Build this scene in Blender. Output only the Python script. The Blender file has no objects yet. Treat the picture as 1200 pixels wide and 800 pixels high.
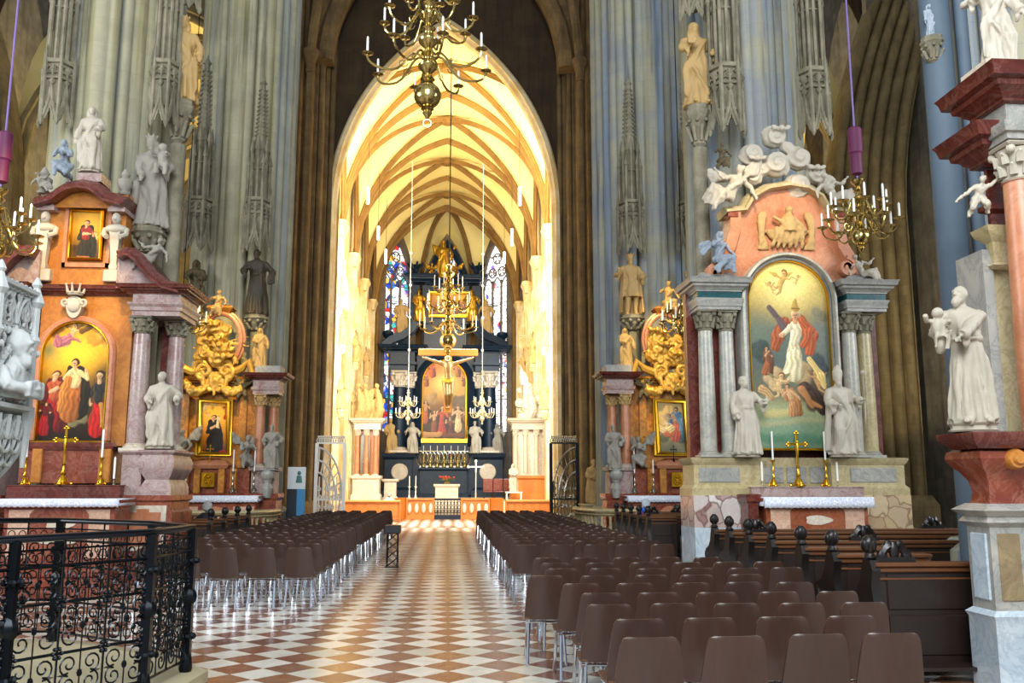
import bpy, bmesh, math, random
from math import sin, cos, pi, sqrt, radians, atan2, exp
from mathutils import Vector, Matrix, Euler, noise
random.seed(7)
SC = bpy.context.scene
COL = SC.collection
V = Vector

# ------------------------------------------------------------------ camera
F = 1050.0
PITCH = math.atan(168 / F)
YAW = math.atan(76 * cos(PITCH) / F)
CAM = V((0.22, 0.0, 1.72))
cam_d = bpy.data.cameras.new('camera')
cam_d.sensor_width = 36
cam_d.lens = F / 1200 * 36
cam_d.clip_end = 300
cam = bpy.data.objects.new('camera', cam_d)
cam.location = CAM
cam.rotation_euler = (pi / 2 + PITCH, 0, -YAW)
COL.objects.link(cam)
SC.camera = cam
ROT = Euler((pi / 2 + PITCH, 0, -YAW)).to_matrix()

def at(u, v, Y):
    """the point of the plane y = Y seen at photograph pixel (u, v)"""
    d = ROT @ V(((u - 600) / F, (400 - v) / F, -1))
    t = (Y - CAM.y) / d.y
    return CAM + d * t

def X_(u, v, Y): return at(u, v, Y).x
def Z_(u, v, Y): return at(u, v, Y).z

# ------------------------------------------------------------------ materials
MATS = {}
def lin(c):
    if isinstance(c, str):
        c = c.lstrip('#')
        c = [int(c[i:i + 2], 16) / 255 for i in (0, 2, 4)]
        return tuple(x / 12.92 if x <= .04045 else ((x + .055) / 1.055) ** 2.4 for x in c) + (1,)
    return tuple(c) + (1,) if len(c) == 3 else tuple(c)

class NT:
    def __init__(s, name):
        s.m = bpy.data.materials.new(name)
        s.m.use_nodes = True
        s.t = s.m.node_tree
        s.n = s.t.nodes
        s.b = s.n['Principled BSDF']
    def new(s, k, **kw):
        n = s.n.new(k)
        for a, v in kw.items():
            setattr(n, a, v)
        return n
    def link(s, a, b):
        s.t.links.new(a, b)
    def val(s, sock, v):
        if hasattr(v, 'is_output') or isinstance(v, bpy.types.NodeSocket): s.link(v, sock)
        else: sock.default_value = v
    def math(s, op, a, b=0.0, c=None):
        n = s.new('ShaderNodeMath', operation=op)
        s.val(n.inputs[0], a); s.val(n.inputs[1], b)
        if c is not None: s.val(n.inputs[2], c)
        return n.outputs[0]
    def mix(s, f, a, b, blend='MIX'):
        n = s.new('ShaderNodeMix', data_type='RGBA', blend_type=blend)
        s.val(n.inputs[0], f); s.val(n.inputs[6], a); s.val(n.inputs[7], b)
        return n.outputs[2]
    def noise(s, scale, detail=4, rough=.55, vec=None, dist=0):
        n = s.new('ShaderNodeTexNoise')
        n.inputs['Scale'].default_value = scale
        n.inputs['Detail'].default_value = detail
        n.inputs['Roughness'].default_value = rough
        n.inputs['Distortion'].default_value = dist
        if vec is not None: s.link(vec, n.inputs['Vector'])
        return n.outputs['Fac']
    def obj(s):
        return s.new('ShaderNodeTexCoord').outputs['Object']
    def pos(s):
        return s.new('ShaderNodeNewGeometry').outputs['Position']
    def ramp(s, f, stops):
        n = s.new('ShaderNodeValToRGB')
        cr = n.color_ramp
        while len(cr.elements) < len(stops): cr.elements.new(.5)
        for e, (p, c) in zip(cr.elements, stops):
            e.position = p; e.color = lin(c)
        s.link(f, n.inputs[0])
        return n.outputs[0]
    def smooth(s, v, lo, hi):
        n = s.new('ShaderNodeMapRange', interpolation_type='SMOOTHSTEP')
        s.val(n.inputs[0], v); n.inputs[1].default_value = lo; n.inputs[2].default_value = hi
        return n.outputs[0]
    def bump(s, h, strength=.3, dist=.02):
        n = s.new('ShaderNodeBump')
        n.inputs['Strength'].default_value = strength
        n.inputs['Distance'].default_value = dist
        s.link(h, n.inputs['Height'])
        s.link(n.outputs[0], s.b.inputs['Normal'])
    def set(s, rough=.6, metal=0, spec=.5, color=None, coat=0):
        s.b.inputs['Roughness'].default_value = rough
        s.b.inputs['Metallic'].default_value = metal
        s.b.inputs['Specular IOR Level'].default_value = spec
        s.b.inputs['Coat Weight'].default_value = coat
        if color is not None: s.val(s.b.inputs['Base Color'], color)

def M_plain(name, c, rough=.5, metal=0, var=.12, scale=8, bump=0, spec=.5, coat=0):
    n = NT(name)
    f = n.noise(scale, 4, .6, n.obj())
    c = lin(c)
    lo = tuple(x * (1 - var) for x in c[:3]) + (1,)
    hi = tuple(min(1, x * (1 + var)) for x in c[:3]) + (1,)
    n.set(rough, metal, spec, n.mix(f, lo, hi), coat)
    if bump: n.bump(n.noise(scale * 6, 5, .6, n.obj()), bump)
    MATS[name] = n.m
    return n.m

def M_stone(name, c1, c2, c3=None, scale=1.2, joints=(.9, .42), rough=.85, bump=.35, jdark=.72, streak=True):
    """weathered limestone: patches, vertical grime streaks, coursed joints"""
    n = NT(name)
    p = n.pos()
    f = n.smooth(n.noise(scale, 6, .62, p), .3, .72)
    c = n.mix(f, lin(c1), lin(c2))
    if streak:
        mp = n.new('ShaderNodeMapping'); mp.inputs['Scale'].default_value = (3.5, 3.5, .25)
        n.link(p, mp.inputs[0])
        g = n.smooth(n.noise(1.0, 4, .6, mp.outputs[0]), .45, .75)
        c = n.mix(n.math('MULTIPLY', g, .55), c, lin(c3 or c1))
    if joints:
        sep = n.new('ShaderNodeSeparateXYZ'); n.link(p, sep.inputs[0])
        cb = n.new('ShaderNodeCombineXYZ')
        n.link(n.math('ADD', sep.outputs[0], sep.outputs[1]), cb.inputs[0]); n.link(sep.outputs[2], cb.inputs[1])
        b = n.new('ShaderNodeTexBrick')
        n.link(cb.outputs[0], b.inputs['Vector'])
        b.inputs['Scale'].default_value = 1
        b.inputs['Brick Width'].default_value = joints[0]; b.inputs['Row Height'].default_value = joints[1]
        b.inputs['Mortar Size'].default_value = .012
        b.inputs['Color1'].default_value = (1, 1, 1, 1); b.inputs['Color2'].default_value = (.86, .84, .8, 1)
        b.inputs['Mortar'].default_value = (jdark, jdark, jdark, 1)
        c = n.mix(.8, c, b.outputs[0], 'MULTIPLY')
    n.set(rough, 0, .3, c)
    n.bump(n.noise(14, 6, .6, p), bump, .03)
    MATS[name] = n.m
    return n.m

def M_marble(name, c1, c2, vein, scale=2.5, vscale=3, rough=.22, vamt=.6, spec=.5):
    n = NT(name)
    o = n.obj()
    f = n.smooth(n.noise(scale, 7, .65, o, .8), .3, .7)
    c = n.mix(f, lin(c1), lin(c2))
    v = n.noise(vscale, 9, .7, o, 1.6)
    v = n.math('ABSOLUTE', n.math('SUBTRACT', v, .5))
    v = n.math('SUBTRACT', 1, n.smooth(v, .0, .045))
    c = n.mix(n.math('MULTIPLY', v, vamt), c, lin(vein))
    n.set(rough, 0, spec, c)
    MATS[name] = n.m
    return n.m

def M_breccia(name, cols, vein, scale=3, rough=.2):
    n = NT(name)
    o = n.obj()
    nz = n.new('ShaderNodeTexNoise'); nz.inputs['Scale'].default_value = 3; n.link(o, nz.inputs[0])
    ad = n.mix(.25, o, nz.outputs['Color'])
    vo = n.new('ShaderNodeTexVoronoi'); vo.inputs['Scale'].default_value = scale; n.link(ad, vo.inputs[0])
    h = n.new('ShaderNodeSeparateColor'); n.link(vo.outputs['Color'], h.inputs[0])
    c = n.ramp(h.outputs[0], [(i / max(1, len(cols) - 1), k) for i, k in enumerate(cols)])
    ve = n.new('ShaderNodeTexVoronoi', feature='DISTANCE_TO_EDGE'); ve.inputs['Scale'].default_value = scale; n.link(ad, ve.inputs[0])
    e = n.math('SUBTRACT', 1, n.smooth(ve.outputs['Distance'], 0, .07))
    c = n.mix(n.math('MULTIPLY', e, .8), c, lin(vein))
    c = n.mix(n.math('MULTIPLY', n.noise(22, 4, .6, o), .35), c, lin(vein))
    n.set(rough, 0, .5, c)
    MATS[name] = n.m
    return n.m

def M_emit(name, c, strength):
    n = NT(name)
    n.set(.6, 0, .2, lin(c))
    n.b.inputs['Emission Color'].default_value = lin(c)
    n.b.inputs['Emission Strength'].default_value = strength
    MATS[name] = n.m
    return n.m

# ------------------------------------------------------------------ mesh builder
class MB:
    def __init__(s):
        s.v = []; s.f = []; s.flat = False
    def add(s, vs, fs, mat=None):
        b = len(s.v)
        if mat is not None: vs = [mat @ V(p) for p in vs]
        s.v.extend([tuple(p) for p in vs])
        s.f.extend([tuple(b + i for i in f) for f in fs])
        return s
    def merge(s, o, mat=None):
        return s.add(o.v, o.f, mat)
    def box(s, x0, x1, y0, y1, z0, z1, bev=0, mat=None):
        if bev <= 0:
            vs = [(x, y, z) for z in (z0, z1) for y in (y0, y1) for x in (x0, x1)]
            fs = [(0, 2, 3, 1), (4, 5, 7, 6), (0, 1, 5, 4), (2, 6, 7, 3), (0, 4, 6, 2), (1, 3, 7, 5)]
            return s.add(vs, fs, mat)
        b = min(bev, (x1 - x0) * .45, (y1 - y0) * .45, (z1 - z0) * .45)
        rings = []
        for z, i in ((z0, b), (z0 + b, 0), (z1 - b, 0), (z1, b)):
            q = b
            rings.append([(x0 + i + (q if i == 0 else 0), y0 + i, z), (x1 - i - (q if i == 0 else 0), y0 + i, z),
                          (x1 - i, y0 + i + (q if i == 0 else 0), z), (x1 - i, y1 - i - (q if i == 0 else 0), z),
                          (x1 - i - (q if i == 0 else 0), y1 - i, z), (x0 + i + (q if i == 0 else 0), y1 - i, z),
                          (x0 + i, y1 - i - (q if i == 0 else 0), z), (x0 + i, y0 + i + (q if i == 0 else 0), z)])
        return s.rings(rings, True, True, mat)
    def rings(s, rings, cap0=True, cap1=True, mat=None, closed=True):
        n = len(rings[0]); vs = []; fs = []
        for r in rings: vs.extend(r)
        for i in range(len(rings) - 1):
            for j in range(n if closed else n - 1):
                k = (j + 1) % n
                fs.append((i * n + j, i * n + k, (i + 1) * n + k, (i + 1) * n + j))
        if cap0: fs.append(tuple(range(n - 1, -1, -1)))
        if cap1: fs.append(tuple((len(rings) - 1) * n + j for j in range(n)))
        return s.add(vs, fs, mat)
    def lathe(s, prof, n=16, c=(0, 0, 0), mat=None, axis='Z', a0=0):
        rr = []
        for r, z in prof:
            ring = []
            for j in range(n):
                a = a0 + 2 * pi * j / n
                p = (r * cos(a), r * sin(a), z)
                if axis == 'Y': p = (p[0], p[2], -p[1])
                if axis == 'X': p = (p[2], p[0], p[1])
                ring.append((c[0] + p[0], c[1] + p[1], c[2] + p[2]))
            rr.append(ring)
        return s.rings(rr, True, True, mat)
    def sphere(s, c, r, n=12, m=8, mat=None):
        if not hasattr(r, '__len__'): r = (r, r, r)
        rr = []
        for i in range(m + 1):
            t = pi * (i / m) - pi / 2
            t = max(-pi / 2 + .04, min(pi / 2 - .04, t))
            rr.append([(c[0] + r[0] * cos(t) * cos(2 * pi * j / n), c[1] + r[1] * cos(t) * sin(2 * pi * j / n), c[2] + r[2] * sin(t)) for j in range(n)])
        return s.rings(rr, True, True, mat)
    def tube(s, pts, r, n=8, closed=False, mat=None, flat=None):
        """swept tube through pts; r number or list"""
        P = [V(p) for p in pts]
        k = len(P)
        if not hasattr(r, '__len__'): r = [r] * k
        T = []
        for i in range(k):
            a = P[(i - 1) % k] if (i > 0 or closed) else P[i]
            b = P[(i + 1) % k] if (i < k - 1 or closed) else P[i]
            t = (b - a)
            T.append(t.normalized() if t.length > 1e-9 else V((0, 0, 1)))
        up = V((0, 0, 1)) if abs(T[0].z) < .9 else V((0, 1, 0))
        N = T[0].cross(up).normalized()
        rr = []
        for i in range(k):
            N = (N - T[i] * N.dot(T[i]))
            if N.length < 1e-6: N = T[i].orthogonal()
            N.normalize()
            B = T[i].cross(N)
            fl = 1 if flat is None else flat
            rr.append([tuple(P[i] + N * (r[i] * cos(2 * pi * j / n)) + B * (r[i] * fl * sin(2 * pi * j / n))) for j in range(n)])
        if closed: rr.append(rr[0])
        return s.rings(rr, not closed, not closed, mat)
    def bar(s, a, b, r, n=6, mat=None):
        return s.tube([a, b], r, n, mat=mat)
    def prism(s, poly, y0, y1, mat=None):
        """polygon in xz extruded along y"""
        n = len(poly)
        r0 = [(x, y0, z) for x, z in poly]; r1 = [(x, y1, z) for x, z in poly]
        return s.rings([r0, r1], True, True, mat)
    def prismz(s, poly, z0, z1, mat=None):
        r0 = [(x, y, z0) for x, y in poly]; r1 = [(x, y, z1) for x, y in poly]
        return s.rings([r0, r1], True, True, mat)
    def molding(s, poly, levels, mat=None):
        """plan polygon (convex-ish) stacked with outward offsets: levels = [(offset, z)...]"""
        n = len(poly)
        area = sum(poly[i][0] * poly[(i + 1) % n][1] - poly[(i + 1) % n][0] * poly[i][1] for i in range(n))
        sg = 1 if area > 0 else -1
        offs = []
        for i in range(n):
            p0 = V(poly[i - 1]); p1 = V(poly[i]); p2 = V(poly[(i + 1) % n])
            d1 = (p1 - p0).normalized(); d2 = (p2 - p1).normalized()
            n1 = V((d1.y, -d1.x)) * sg; n2 = V((d2.y, -d2.x)) * sg
            m = (n1 + n2)
            m = m / max(.3, (1 + n1.dot(n2)))
            offs.append(m)
        rr = [[(poly[i][0] + offs[i].x * o, poly[i][1] + offs[i].y * o, z) for i in range(n)] for o, z in levels]
        return s.rings(rr, True, True, mat)
    def sweep(s, path, prof, closed=False, mat=None, up=None):
        """profile (a, b): a along the in-plane normal, b along y; path in xz at given y -> list of (x,y,z)"""
        P = [V(p) for p in path]; k = len(P); rr = []
        for i in range(k):
            a = P[(i - 1) % k] if (i > 0 or closed) else P[i]
            b = P[(i + 1) % k] if (i < k - 1 or closed) else P[i]
            t = (b - a).normalized()
            U = up if up is not None else V((0, 1, 0))
            nn = t.cross(U)
            nn.normalize()
            sc = 1.0
            if 0 < i < k - 1 or closed:
                t1 = (P[i] - a).normalized(); sc = 1 / max(.5, abs(t1.dot(t)))
            rr.append([tuple(P[i] + nn * (pa * sc) + U * pb) for pa, pb in prof])
        if closed: rr.append(rr[0])
        return s.rings(rr, not closed, not closed, mat)
    def mesh(s, name, angle=32):
        me = bpy.data.meshes.new(name)
        me.from_pydata(s.v, [], s.f)
        bm = bmesh.new(); bm.from_mesh(me)
        bmesh.ops.recalc_face_normals(bm, faces=bm.faces)
        bm.to_mesh(me); bm.free()
        if not s.flat:
            me.polygons.foreach_set('use_smooth', [True] * len(me.polygons))
            me.set_sharp_from_angle(angle=radians(angle))
        return me
    def build(s, name, mat, parent=None, loc=None, rz=0, angle=32, **tags):
        o = bpy.data.objects.new(name, s.mesh(name, angle))
        o.data.materials.append(MATS[mat] if isinstance(mat, str) else mat)
        COL.objects.link(o)
        if parent is not None: o.parent = parent
        if loc is not None: o.location = loc
        if rz: o.rotation_euler = (0, 0, rz)
        for k, v in tags.items(): o[k] = v
        return o

def tag(o, label=None, cat=None, group=None, kind=None):
    if label: o['label'] = label
    if cat: o['category'] = cat
    if group: o['group'] = group
    if kind: o['kind'] = kind
    return o

def thing(name, label, cat, loc=(0, 0, 0), rz=0, group=None):
    o = bpy.data.objects.new(name, None)
    o.empty_display_size = .1
    COL.objects.link(o)
    o.location = loc; o.rotation_euler = (0, 0, rz)
    return tag(o, label, cat, group)

def kids(o): return list(o.children)

def copy_tree(o, parent=None, loc=None, rz=None, label=None):
    c = o.copy(); COL.objects.link(c)
    if parent is not None: c.parent = parent
    if loc is not None: c.location = loc
    if rz is not None: c.rotation_euler = (0, 0, rz)
    if label: c['label'] = label
    for ch in kids(o): copy_tree(ch, c)
    return c

def remesh(mb, name, voxel, smooth=2, mat=None, parent=None, loc=None, rz=0, disp=0, dscale=10, drape=0):
    """fuse overlapping shapes into one continuous surface"""
    me = bpy.data.meshes.new(name)
    me.from_pydata(mb.v, [], mb.f)
    bm = bmesh.new(); bm.from_mesh(me); bmesh.ops.recalc_face_normals(bm, faces=bm.faces); bm.to_mesh(me); bm.free()
    t = bpy.data.objects.new('tmp', me); COL.objects.link(t)
    r = t.modifiers.new('r', 'REMESH'); r.mode = 'VOXEL'; r.voxel_size = voxel; r.use_smooth_shade = True
    if smooth:
        sm = t.modifiers.new('s', 'SMOOTH'); sm.iterations = smooth; sm.factor = .5
    dg = bpy.context.evaluated_depsgraph_get()
    dg.update()
    out = bpy.data.meshes.new_from_object(t.evaluated_get(dg))
    bpy.data.objects.remove(t); bpy.data.meshes.remove(me)
    out.name = name
    if disp:
        import numpy as np
        k = len(out.vertices)
        co = np.empty(k * 3); no = np.empty(k * 3)
        out.vertices.foreach_get('co', co); out.vertices.foreach_get('normal', no)
        co = co.reshape(-1, 3); no = no.reshape(-1, 3)
        nz = noise.noise
        dz = dscale * (.3 if drape else 1)
        am = np.array([nz((x * dscale * 1.6, y * dscale * 1.6, z * dz)) * 1.3 + .5 * nz((x * dscale * 3, y * dscale * 3, z * dz * 2.4)) for x, y, z in co.tolist()])
        if drape: am = am * np.clip((drape - co[:, 2]) * 6, .12, 1)
        co = co + no * (am * disp)[:, None]
        out.vertices.foreach_set('co', co.reshape(-1)); out.update()
    out.polygons.foreach_set('use_smooth', [True] * len(out.polygons))
    if mat: out.materials.append(MATS[mat] if isinstance(mat, str) else mat)
    return out

def link_mesh(me, name, parent=None, loc=None, rz=0, scale=None):
    o = bpy.data.objects.new(name, me); COL.objects.link(o)
    if parent is not None: o.parent = parent
    if loc is not None: o.location = loc
    if rz: o.rotation_euler = (0, 0, rz)
    if scale is not None: o.scale = scale if hasattr(scale, '__len__') else (scale,) * 3
    return o

def struct(o, label=None):
    o['kind'] = 'structure'
    if label: o['label'] = label
    return o

def bez(p0, p1, p2, p3, n=10):
    p0, p1, p2, p3 = map(V, (p0, p1, p2, p3))
    return [p0 * (1 - t) ** 3 + p1 * 3 * t * (1 - t) ** 2 + p2 * 3 * t * t * (1 - t) + p3 * t ** 3 for t in [i / n for i in range(n + 1)]]

def arch_pts(w, spring, h, n=16):
    """pointed arch (half width w, rise h) as (x, z) from left spring over the apex to right spring"""
    R = (h * h + w * w) / (2 * w)
    a1 = atan2(h, R - w)
    L = []
    for i in range(n + 1):
        a = a1 * i / n
        L.append((-w + R - R * cos(a), spring + R * sin(a)))
    return L + [(-x, z) for x, z in reversed(L[:-1])]

def round_pts(w, spring, n=24):
    return [(-w * cos(pi * i / n), spring + w * sin(pi * i / n)) for i in range(n + 1)]
def M_pier(name, c1, c2, soot, warm, cool):
    """pale pier stone: ochre and bluish vertical bands, soot runs, faint courses"""
    n = NT(name); p = n.pos()
    def streak(sx, sz, off, lo, hi):
        mp = n.new('ShaderNodeMapping'); mp.inputs['Scale'].default_value = (sx, sx, sz); mp.inputs['Location'].default_value = (off, off * 2, off)
        n.link(p, mp.inputs[0]); return n.smooth(n.noise(1.0, 4, .6, mp.outputs[0]), lo, hi)
    c = n.mix(n.smooth(n.noise(.9, 6, .62, p), .3, .7), lin(c1), lin(c2))
    c = n.mix(n.math('MULTIPLY', streak(2.4, .05, 3, .5, .68), .75), c, lin(warm))
    c = n.mix(n.math('MULTIPLY', streak(2.2, .05, 11, .5, .66), .8), c, lin(cool))
    c = n.mix(n.math('MULTIPLY', streak(5, .22, 7, .5, .75), .7), c, lin(soot))
    sep = n.new('ShaderNodeSeparateXYZ'); n.link(p, sep.inputs[0])
    cb = n.new('ShaderNodeCombineXYZ'); n.link(n.math('ADD', sep.outputs[0], sep.outputs[1]), cb.inputs[0]); n.link(sep.outputs[2], cb.inputs[1])
    b = n.new('ShaderNodeTexBrick'); n.link(cb.outputs[0], b.inputs['Vector']); b.inputs['Scale'].default_value = 1
    b.inputs['Brick Width'].default_value = 1.4; b.inputs['Row Height'].default_value = .55; b.inputs['Mortar Size'].default_value = .008
    b.inputs['Color1'].default_value = (1, 1, 1, 1); b.inputs['Color2'].default_value = (.9, .89, .87, 1); b.inputs['Mortar'].default_value = (.82, .82, .82, 1)
    c = n.mix(.7, c, b.outputs[0], 'MULTIPLY')
    n.set(.85, 0, .3, c); n.bump(n.noise(14, 6, .6, p), .35, .03)
    MATS[name] = n.m

# ------------------------------------------------------------------ stone, glass and floor materials
M_pier('pier_stone', '#98957f', '#b0ab8e', '#4d4a39', '#8f8a55', '#8b949a')
M_pier('pier_stone_cool', '#8f9498', '#a8a58c', '#4a4c4c', '#97894e', '#74879f')
M_stone('brown_stone', '#5d4a30', '#7d6640', '#3a2c1a', streak=True)
M_stone('shade_stone', '#3a2c1c', '#4a3924', '#241a10', scale=.8, joints=(1.2, .5))  # shade over the choir arch is put into this dark brown
M_stone('choir_stone', '#e2d2ac', '#cfae70', '#b98c45', joints=(.8, .55), jdark=.85, streak=False)
M_stone('rib_stone', '#866634', '#72532a', '#5f4420', joints=None, streak=False)
M_stone('apse_stone', '#6b6158', '#857868', '#4c443e')
M_stone('carved_stone', '#6f6a58', '#938d78', '#38342a', joints=None, scale=2.5)
M_stone('aisle_stone', '#6e5f41', '#88764f', '#463a24')
M_stone('block_wall', '#6f675a', '#8d8472', '#4a4438', joints=(1.0, .5))
M_plain('vault_plaster', '#f1dc92', .9, var=.06, scale=.6)
M_plain('aisle_plaster', '#d9c078', .9, var=.12, scale=.5)

def mat_floor():
    n = NT('floor_tiles')
    p = n.pos()
    mp = n.new('ShaderNodeMapping')
    mp.inputs['Rotation'].default_value = (0, 0, radians(45))
    s = 1 / .355
    mp.inputs['Scale'].default_value = (s, s, s)
    n.link(p, mp.inputs[0])
    ck = n.new('ShaderNodeTexChecker'); ck.inputs['Scale'].default_value = 1; n.link(mp.outputs[0], ck.inputs[0])
    fl = n.new('ShaderNodeVectorMath', operation='FLOOR'); n.link(mp.outputs[0], fl.inputs[0])
    wn = n.new('ShaderNodeTexWhiteNoise', noise_dimensions='2D'); n.link(fl.outputs[0], wn.inputs['Vector'])
    r1 = n.ramp(wn.outputs['Value'], [(0, '#64392b'), (.4, '#7f4c36'), (.75, '#8a5c3e'), (1, '#744a3e')])
    w1 = n.ramp(wn.outputs['Value'], [(0, '#c9c6bd'), (.5, '#dcd8cd'), (1, '#b9b5a6')])
    c = n.mix(ck.outputs['Fac'], r1, w1)
    c = n.mix(n.math('MULTIPLY', n.smooth(n.noise(5, 6, .65, p), .4, .75), .4), c, lin('#8b7a66'))
    fr = n.new('ShaderNodeVectorMath', operation='FRACTION'); n.link(mp.outputs[0], fr.inputs[0])
    se = n.new('ShaderNodeSeparateXYZ'); n.link(fr.outputs[0], se.inputs[0])
    def edge(q): return n.math('MINIMUM', q, n.math('SUBTRACT', 1, q))
    e = n.math('MINIMUM', edge(se.outputs[0]), edge(se.outputs[1]))
    j = n.math('SUBTRACT', 1, n.smooth(e, .004, .016))
    c = n.mix(n.math('MULTIPLY', j, .55), c, lin('#4a3d33'))
    n.set(.25, 0, .3, c, 0)
    n.b.inputs['Coat Roughness'].default_value = .12
    n.val(n.b.inputs['Roughness'], n.math('ADD', .12, n.math('MULTIPLY', n.noise(2.5, 5, .6, p), .22)))
    n.bump(n.math('ADD', n.noise(3, 3, .5, p), n.math('MULTIPLY', j, -.3)), .04, .02)
    MATS['floor_tiles'] = n.m
mat_floor()

def mat_glass(name, tones, white, strength, scale=1.0):
    """leaded stained glass glowing with the daylight behind it"""
    n = NT(name)
    o = n.obj()
    mp = n.new('ShaderNodeMapping'); mp.inputs['Scale'].default_value = (scale, 1, scale); n.link(o, mp.inputs[0])
    vo = n.new('ShaderNodeTexVoronoi'); vo.inputs['Scale'].default_value = 3.2; n.link(mp.outputs[0], vo.inputs[0])
    h = n.new('ShaderNodeSeparateColor'); n.link(vo.outputs['Color'], h.inputs[0])
    c = n.ramp(h.outputs[0], [((i + .5) / len(tones), t) for i, t in enumerate(tones)])
    for e in n.n:
        if e.type == 'VALTORGB': e.color_ramp.interpolation = 'CONSTANT'
    big = n.noise(.55, 2, .5, o)
    c = n.mix(n.smooth(big, .58 - white * .3, .66 - white * .3), c, n.mix(.75, c, lin('#ffffff')))
    ve = n.new('ShaderNodeTexVoronoi', feature='DISTANCE_TO_EDGE'); ve.inputs['Scale'].default_value = 3.2; n.link(mp.outputs[0], ve.inputs[0])
    lead = n.smooth(ve.outputs['Distance'], .015, .05)
    sep = n.new('ShaderNodeSeparateXYZ'); n.link(o, sep.inputs[0])
    row = n.math('FRACT', n.math('MULTIPLY', sep.outputs[2], .8))
    bar = n.smooth(n.math('ABSOLUTE', n.math('SUBTRACT', row, .5)), .015, .03)
    k = n.math('MULTIPLY', lead, bar)
    c = n.mix(k, lin('#05060a'), c)
    n.set(.3, 0, .4, c)
    n.link(c, n.b.inputs['Emission Color'])
    n.b.inputs['Emission Strength'].default_value = strength
    MATS[name] = n.m
mat_glass('glass_blue', ['#1b3fae', '#dfe9ff', '#b32a2a', '#e9eefc', '#2f6fd0', '#27365f', '#f0f4ff', '#d8a238', '#3aa2a0', '#6a3c9a'], .15, 1.0, .8)
mat_glass('glass_white', ['#ffffff', '#f6f0ff', '#4a62c8', '#fff4e2', '#c8404a', '#ffffff', '#e0b25a', '#f0f6ff', '#7a5ac0', '#ffffff'], .7, 1.25, .8)

# ------------------------------------------------------------------ floor
mb = MB(); mb.box(-22, 22, -6, 37.2, -.3, 0); struct(mb.build('floor', 'floor_tiles'))
mb = MB(); mb.box(-22, 22, 37.2, 78, -.3, -.004); struct(mb.build('floor_choir', 'floor_tiles'))

# ------------------------------------------------------------------ compound piers
def shaft_ring(cx, cy, R, n=360, lobes=8, seed=0):
    """plan of a compound pier: round shafts of several sizes with hollows and fillets between them"""
    sh = []
    m = 28
    for k in range(m):
        t = 2 * pi * (k + .5 * (seed % 2)) / m
        c, s_ = abs(cos(t)), abs(sin(t))
        sq = 1 / (c ** 1.5 + s_ ** 1.5) ** (1 / 1.5)
        big = (k % 7 == 0); mid = (k % 7 in (3, 4))
        r = R * (.2 if big else .135 if mid else .085)
        d = R * sq - r
        sh.append((d * cos(t), d * sin(t), r))
    pts = []
    for i in range(n):
        t = 2 * pi * i / n; dx, dy = cos(t), sin(t)
        c, s_ = abs(dx), abs(dy)
        best = R * .86 / (c ** 1.5 + s_ ** 1.5) ** (1 / 1.5)
        for x, y, r in sh:
            b_ = x * dx + y * dy; dd = b_ * b_ - (x * x + y * y - r * r)
            if dd > 0 and b_ > 0: best = max(best, b_ + sqrt(dd))
        pts.append((cx + best * dx, cy + best * dy))
    return pts

def pier(name, cx, cy, R, mat, z1=27, label=None, lobes=20):
    mb = MB()
    base = [(cx + R * 1.12 * cos(pi / 8 + i * pi / 4), cy + R * 1.12 * sin(pi / 8 + i * pi / 4)) for i in range(8)]
    mb.molding(base, [(.12, 0), (.12, .55), (.06, .62), (.06, .9), (-.1, 1.05)])
    ring = shaft_ring(cx, cy, R, seed=lobes)
    mb.rings([[(x, y, .95) for x, y in ring], [(x, y, z1) for x, y in ring]], True, True)
    o = mb.build(name, mat, angle=28)
    return struct(o, label)

PX = 6.95
PIERS = {}
pier('pillar_left', -7.3, 19.7, 1.4, 'pier_stone', label='tall grey clustered pier behind the left red marble altar')
pier('pillar_right', 7.2, 20.0, 1.46, 'pier_stone_cool', label='tall grey clustered pier behind the altar with the large arched painting')
pier('pillar_left.001', -6.55, 28.95, 1.62, 'pier_stone', label='grey clustered pier behind the gilded altar left of the choir')
pier('pillar_right.001', 6.75, 29.05, 1.72, 'pier_stone_cool', label='bluish grey clustered pier behind the gilded altar right of the choir')
pier('pillar_near', 8.35, 10.9, 1.6, 'pier_stone_cool', label='blue grey pier at the right edge of the picture')

# ------------------------------------------------------------------ chancel arch and its responds
def respond(name, sx, x0, x1, y0, z1, mat, label=None, n=5):
    """stepped jamb with attached shafts, stepping from the opening x0 outwards to x1 and forward to y0"""
    mb = MB()
    poly = [(x0, 38.2)]
    for i in range(n):
        a = x0 + (x1 - x0) * i / n; b = x0 + (x1 - x0) * (i + 1) / n
        ya = 37.4 - (37.4 - y0) * i / n; yb = 37.4 - (37.4 - y0) * (i + 1) / n
        poly += [(a, ya), (a + (b - a) * .35, ya), (a + (b - a) * .35, ya - .12)]
        cx = a + (b - a) * .68; cy = (ya + yb) / 2 - .02; r = (b - a) * .3
        for k in range(9):
            t = pi * 1.05 - pi * 1.1 * k / 8
            poly.append((cx - r * cos(t) * -1, cy - .02 - r * abs(sin(t))))
    poly += [(x1, y0), (x1 + .6, y0), (x1 + .6, 38.2)]
    poly = [(sx * x, y) for x, y in poly]
    mb.prismz(poly, 0, z1)
    base = [(sx * (x0 - .05), 38.2), (sx * (x0 - .05), 37.2), (sx * x1, y0 - .15), (sx * (x1 + .6), y0 - .15), (sx * (x1 + .6), 38.2)]
    mb.molding(base, [(.05, 0), (.05, .8), (0, .95), (-.1, 1.1)])
    return struct(mb.build(name, mat, angle=50), label)
respond('wall_respond_left', -1, 4.62, 6.6, 34.6, 26, 'brown_stone', 'brown moulded jamb left of the choir opening')
respond('wall_respond_right', 1, 4.72, 6.5, 34.8, 26, 'brown_stone', 'brown moulded jamb right of the choir opening')

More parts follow.
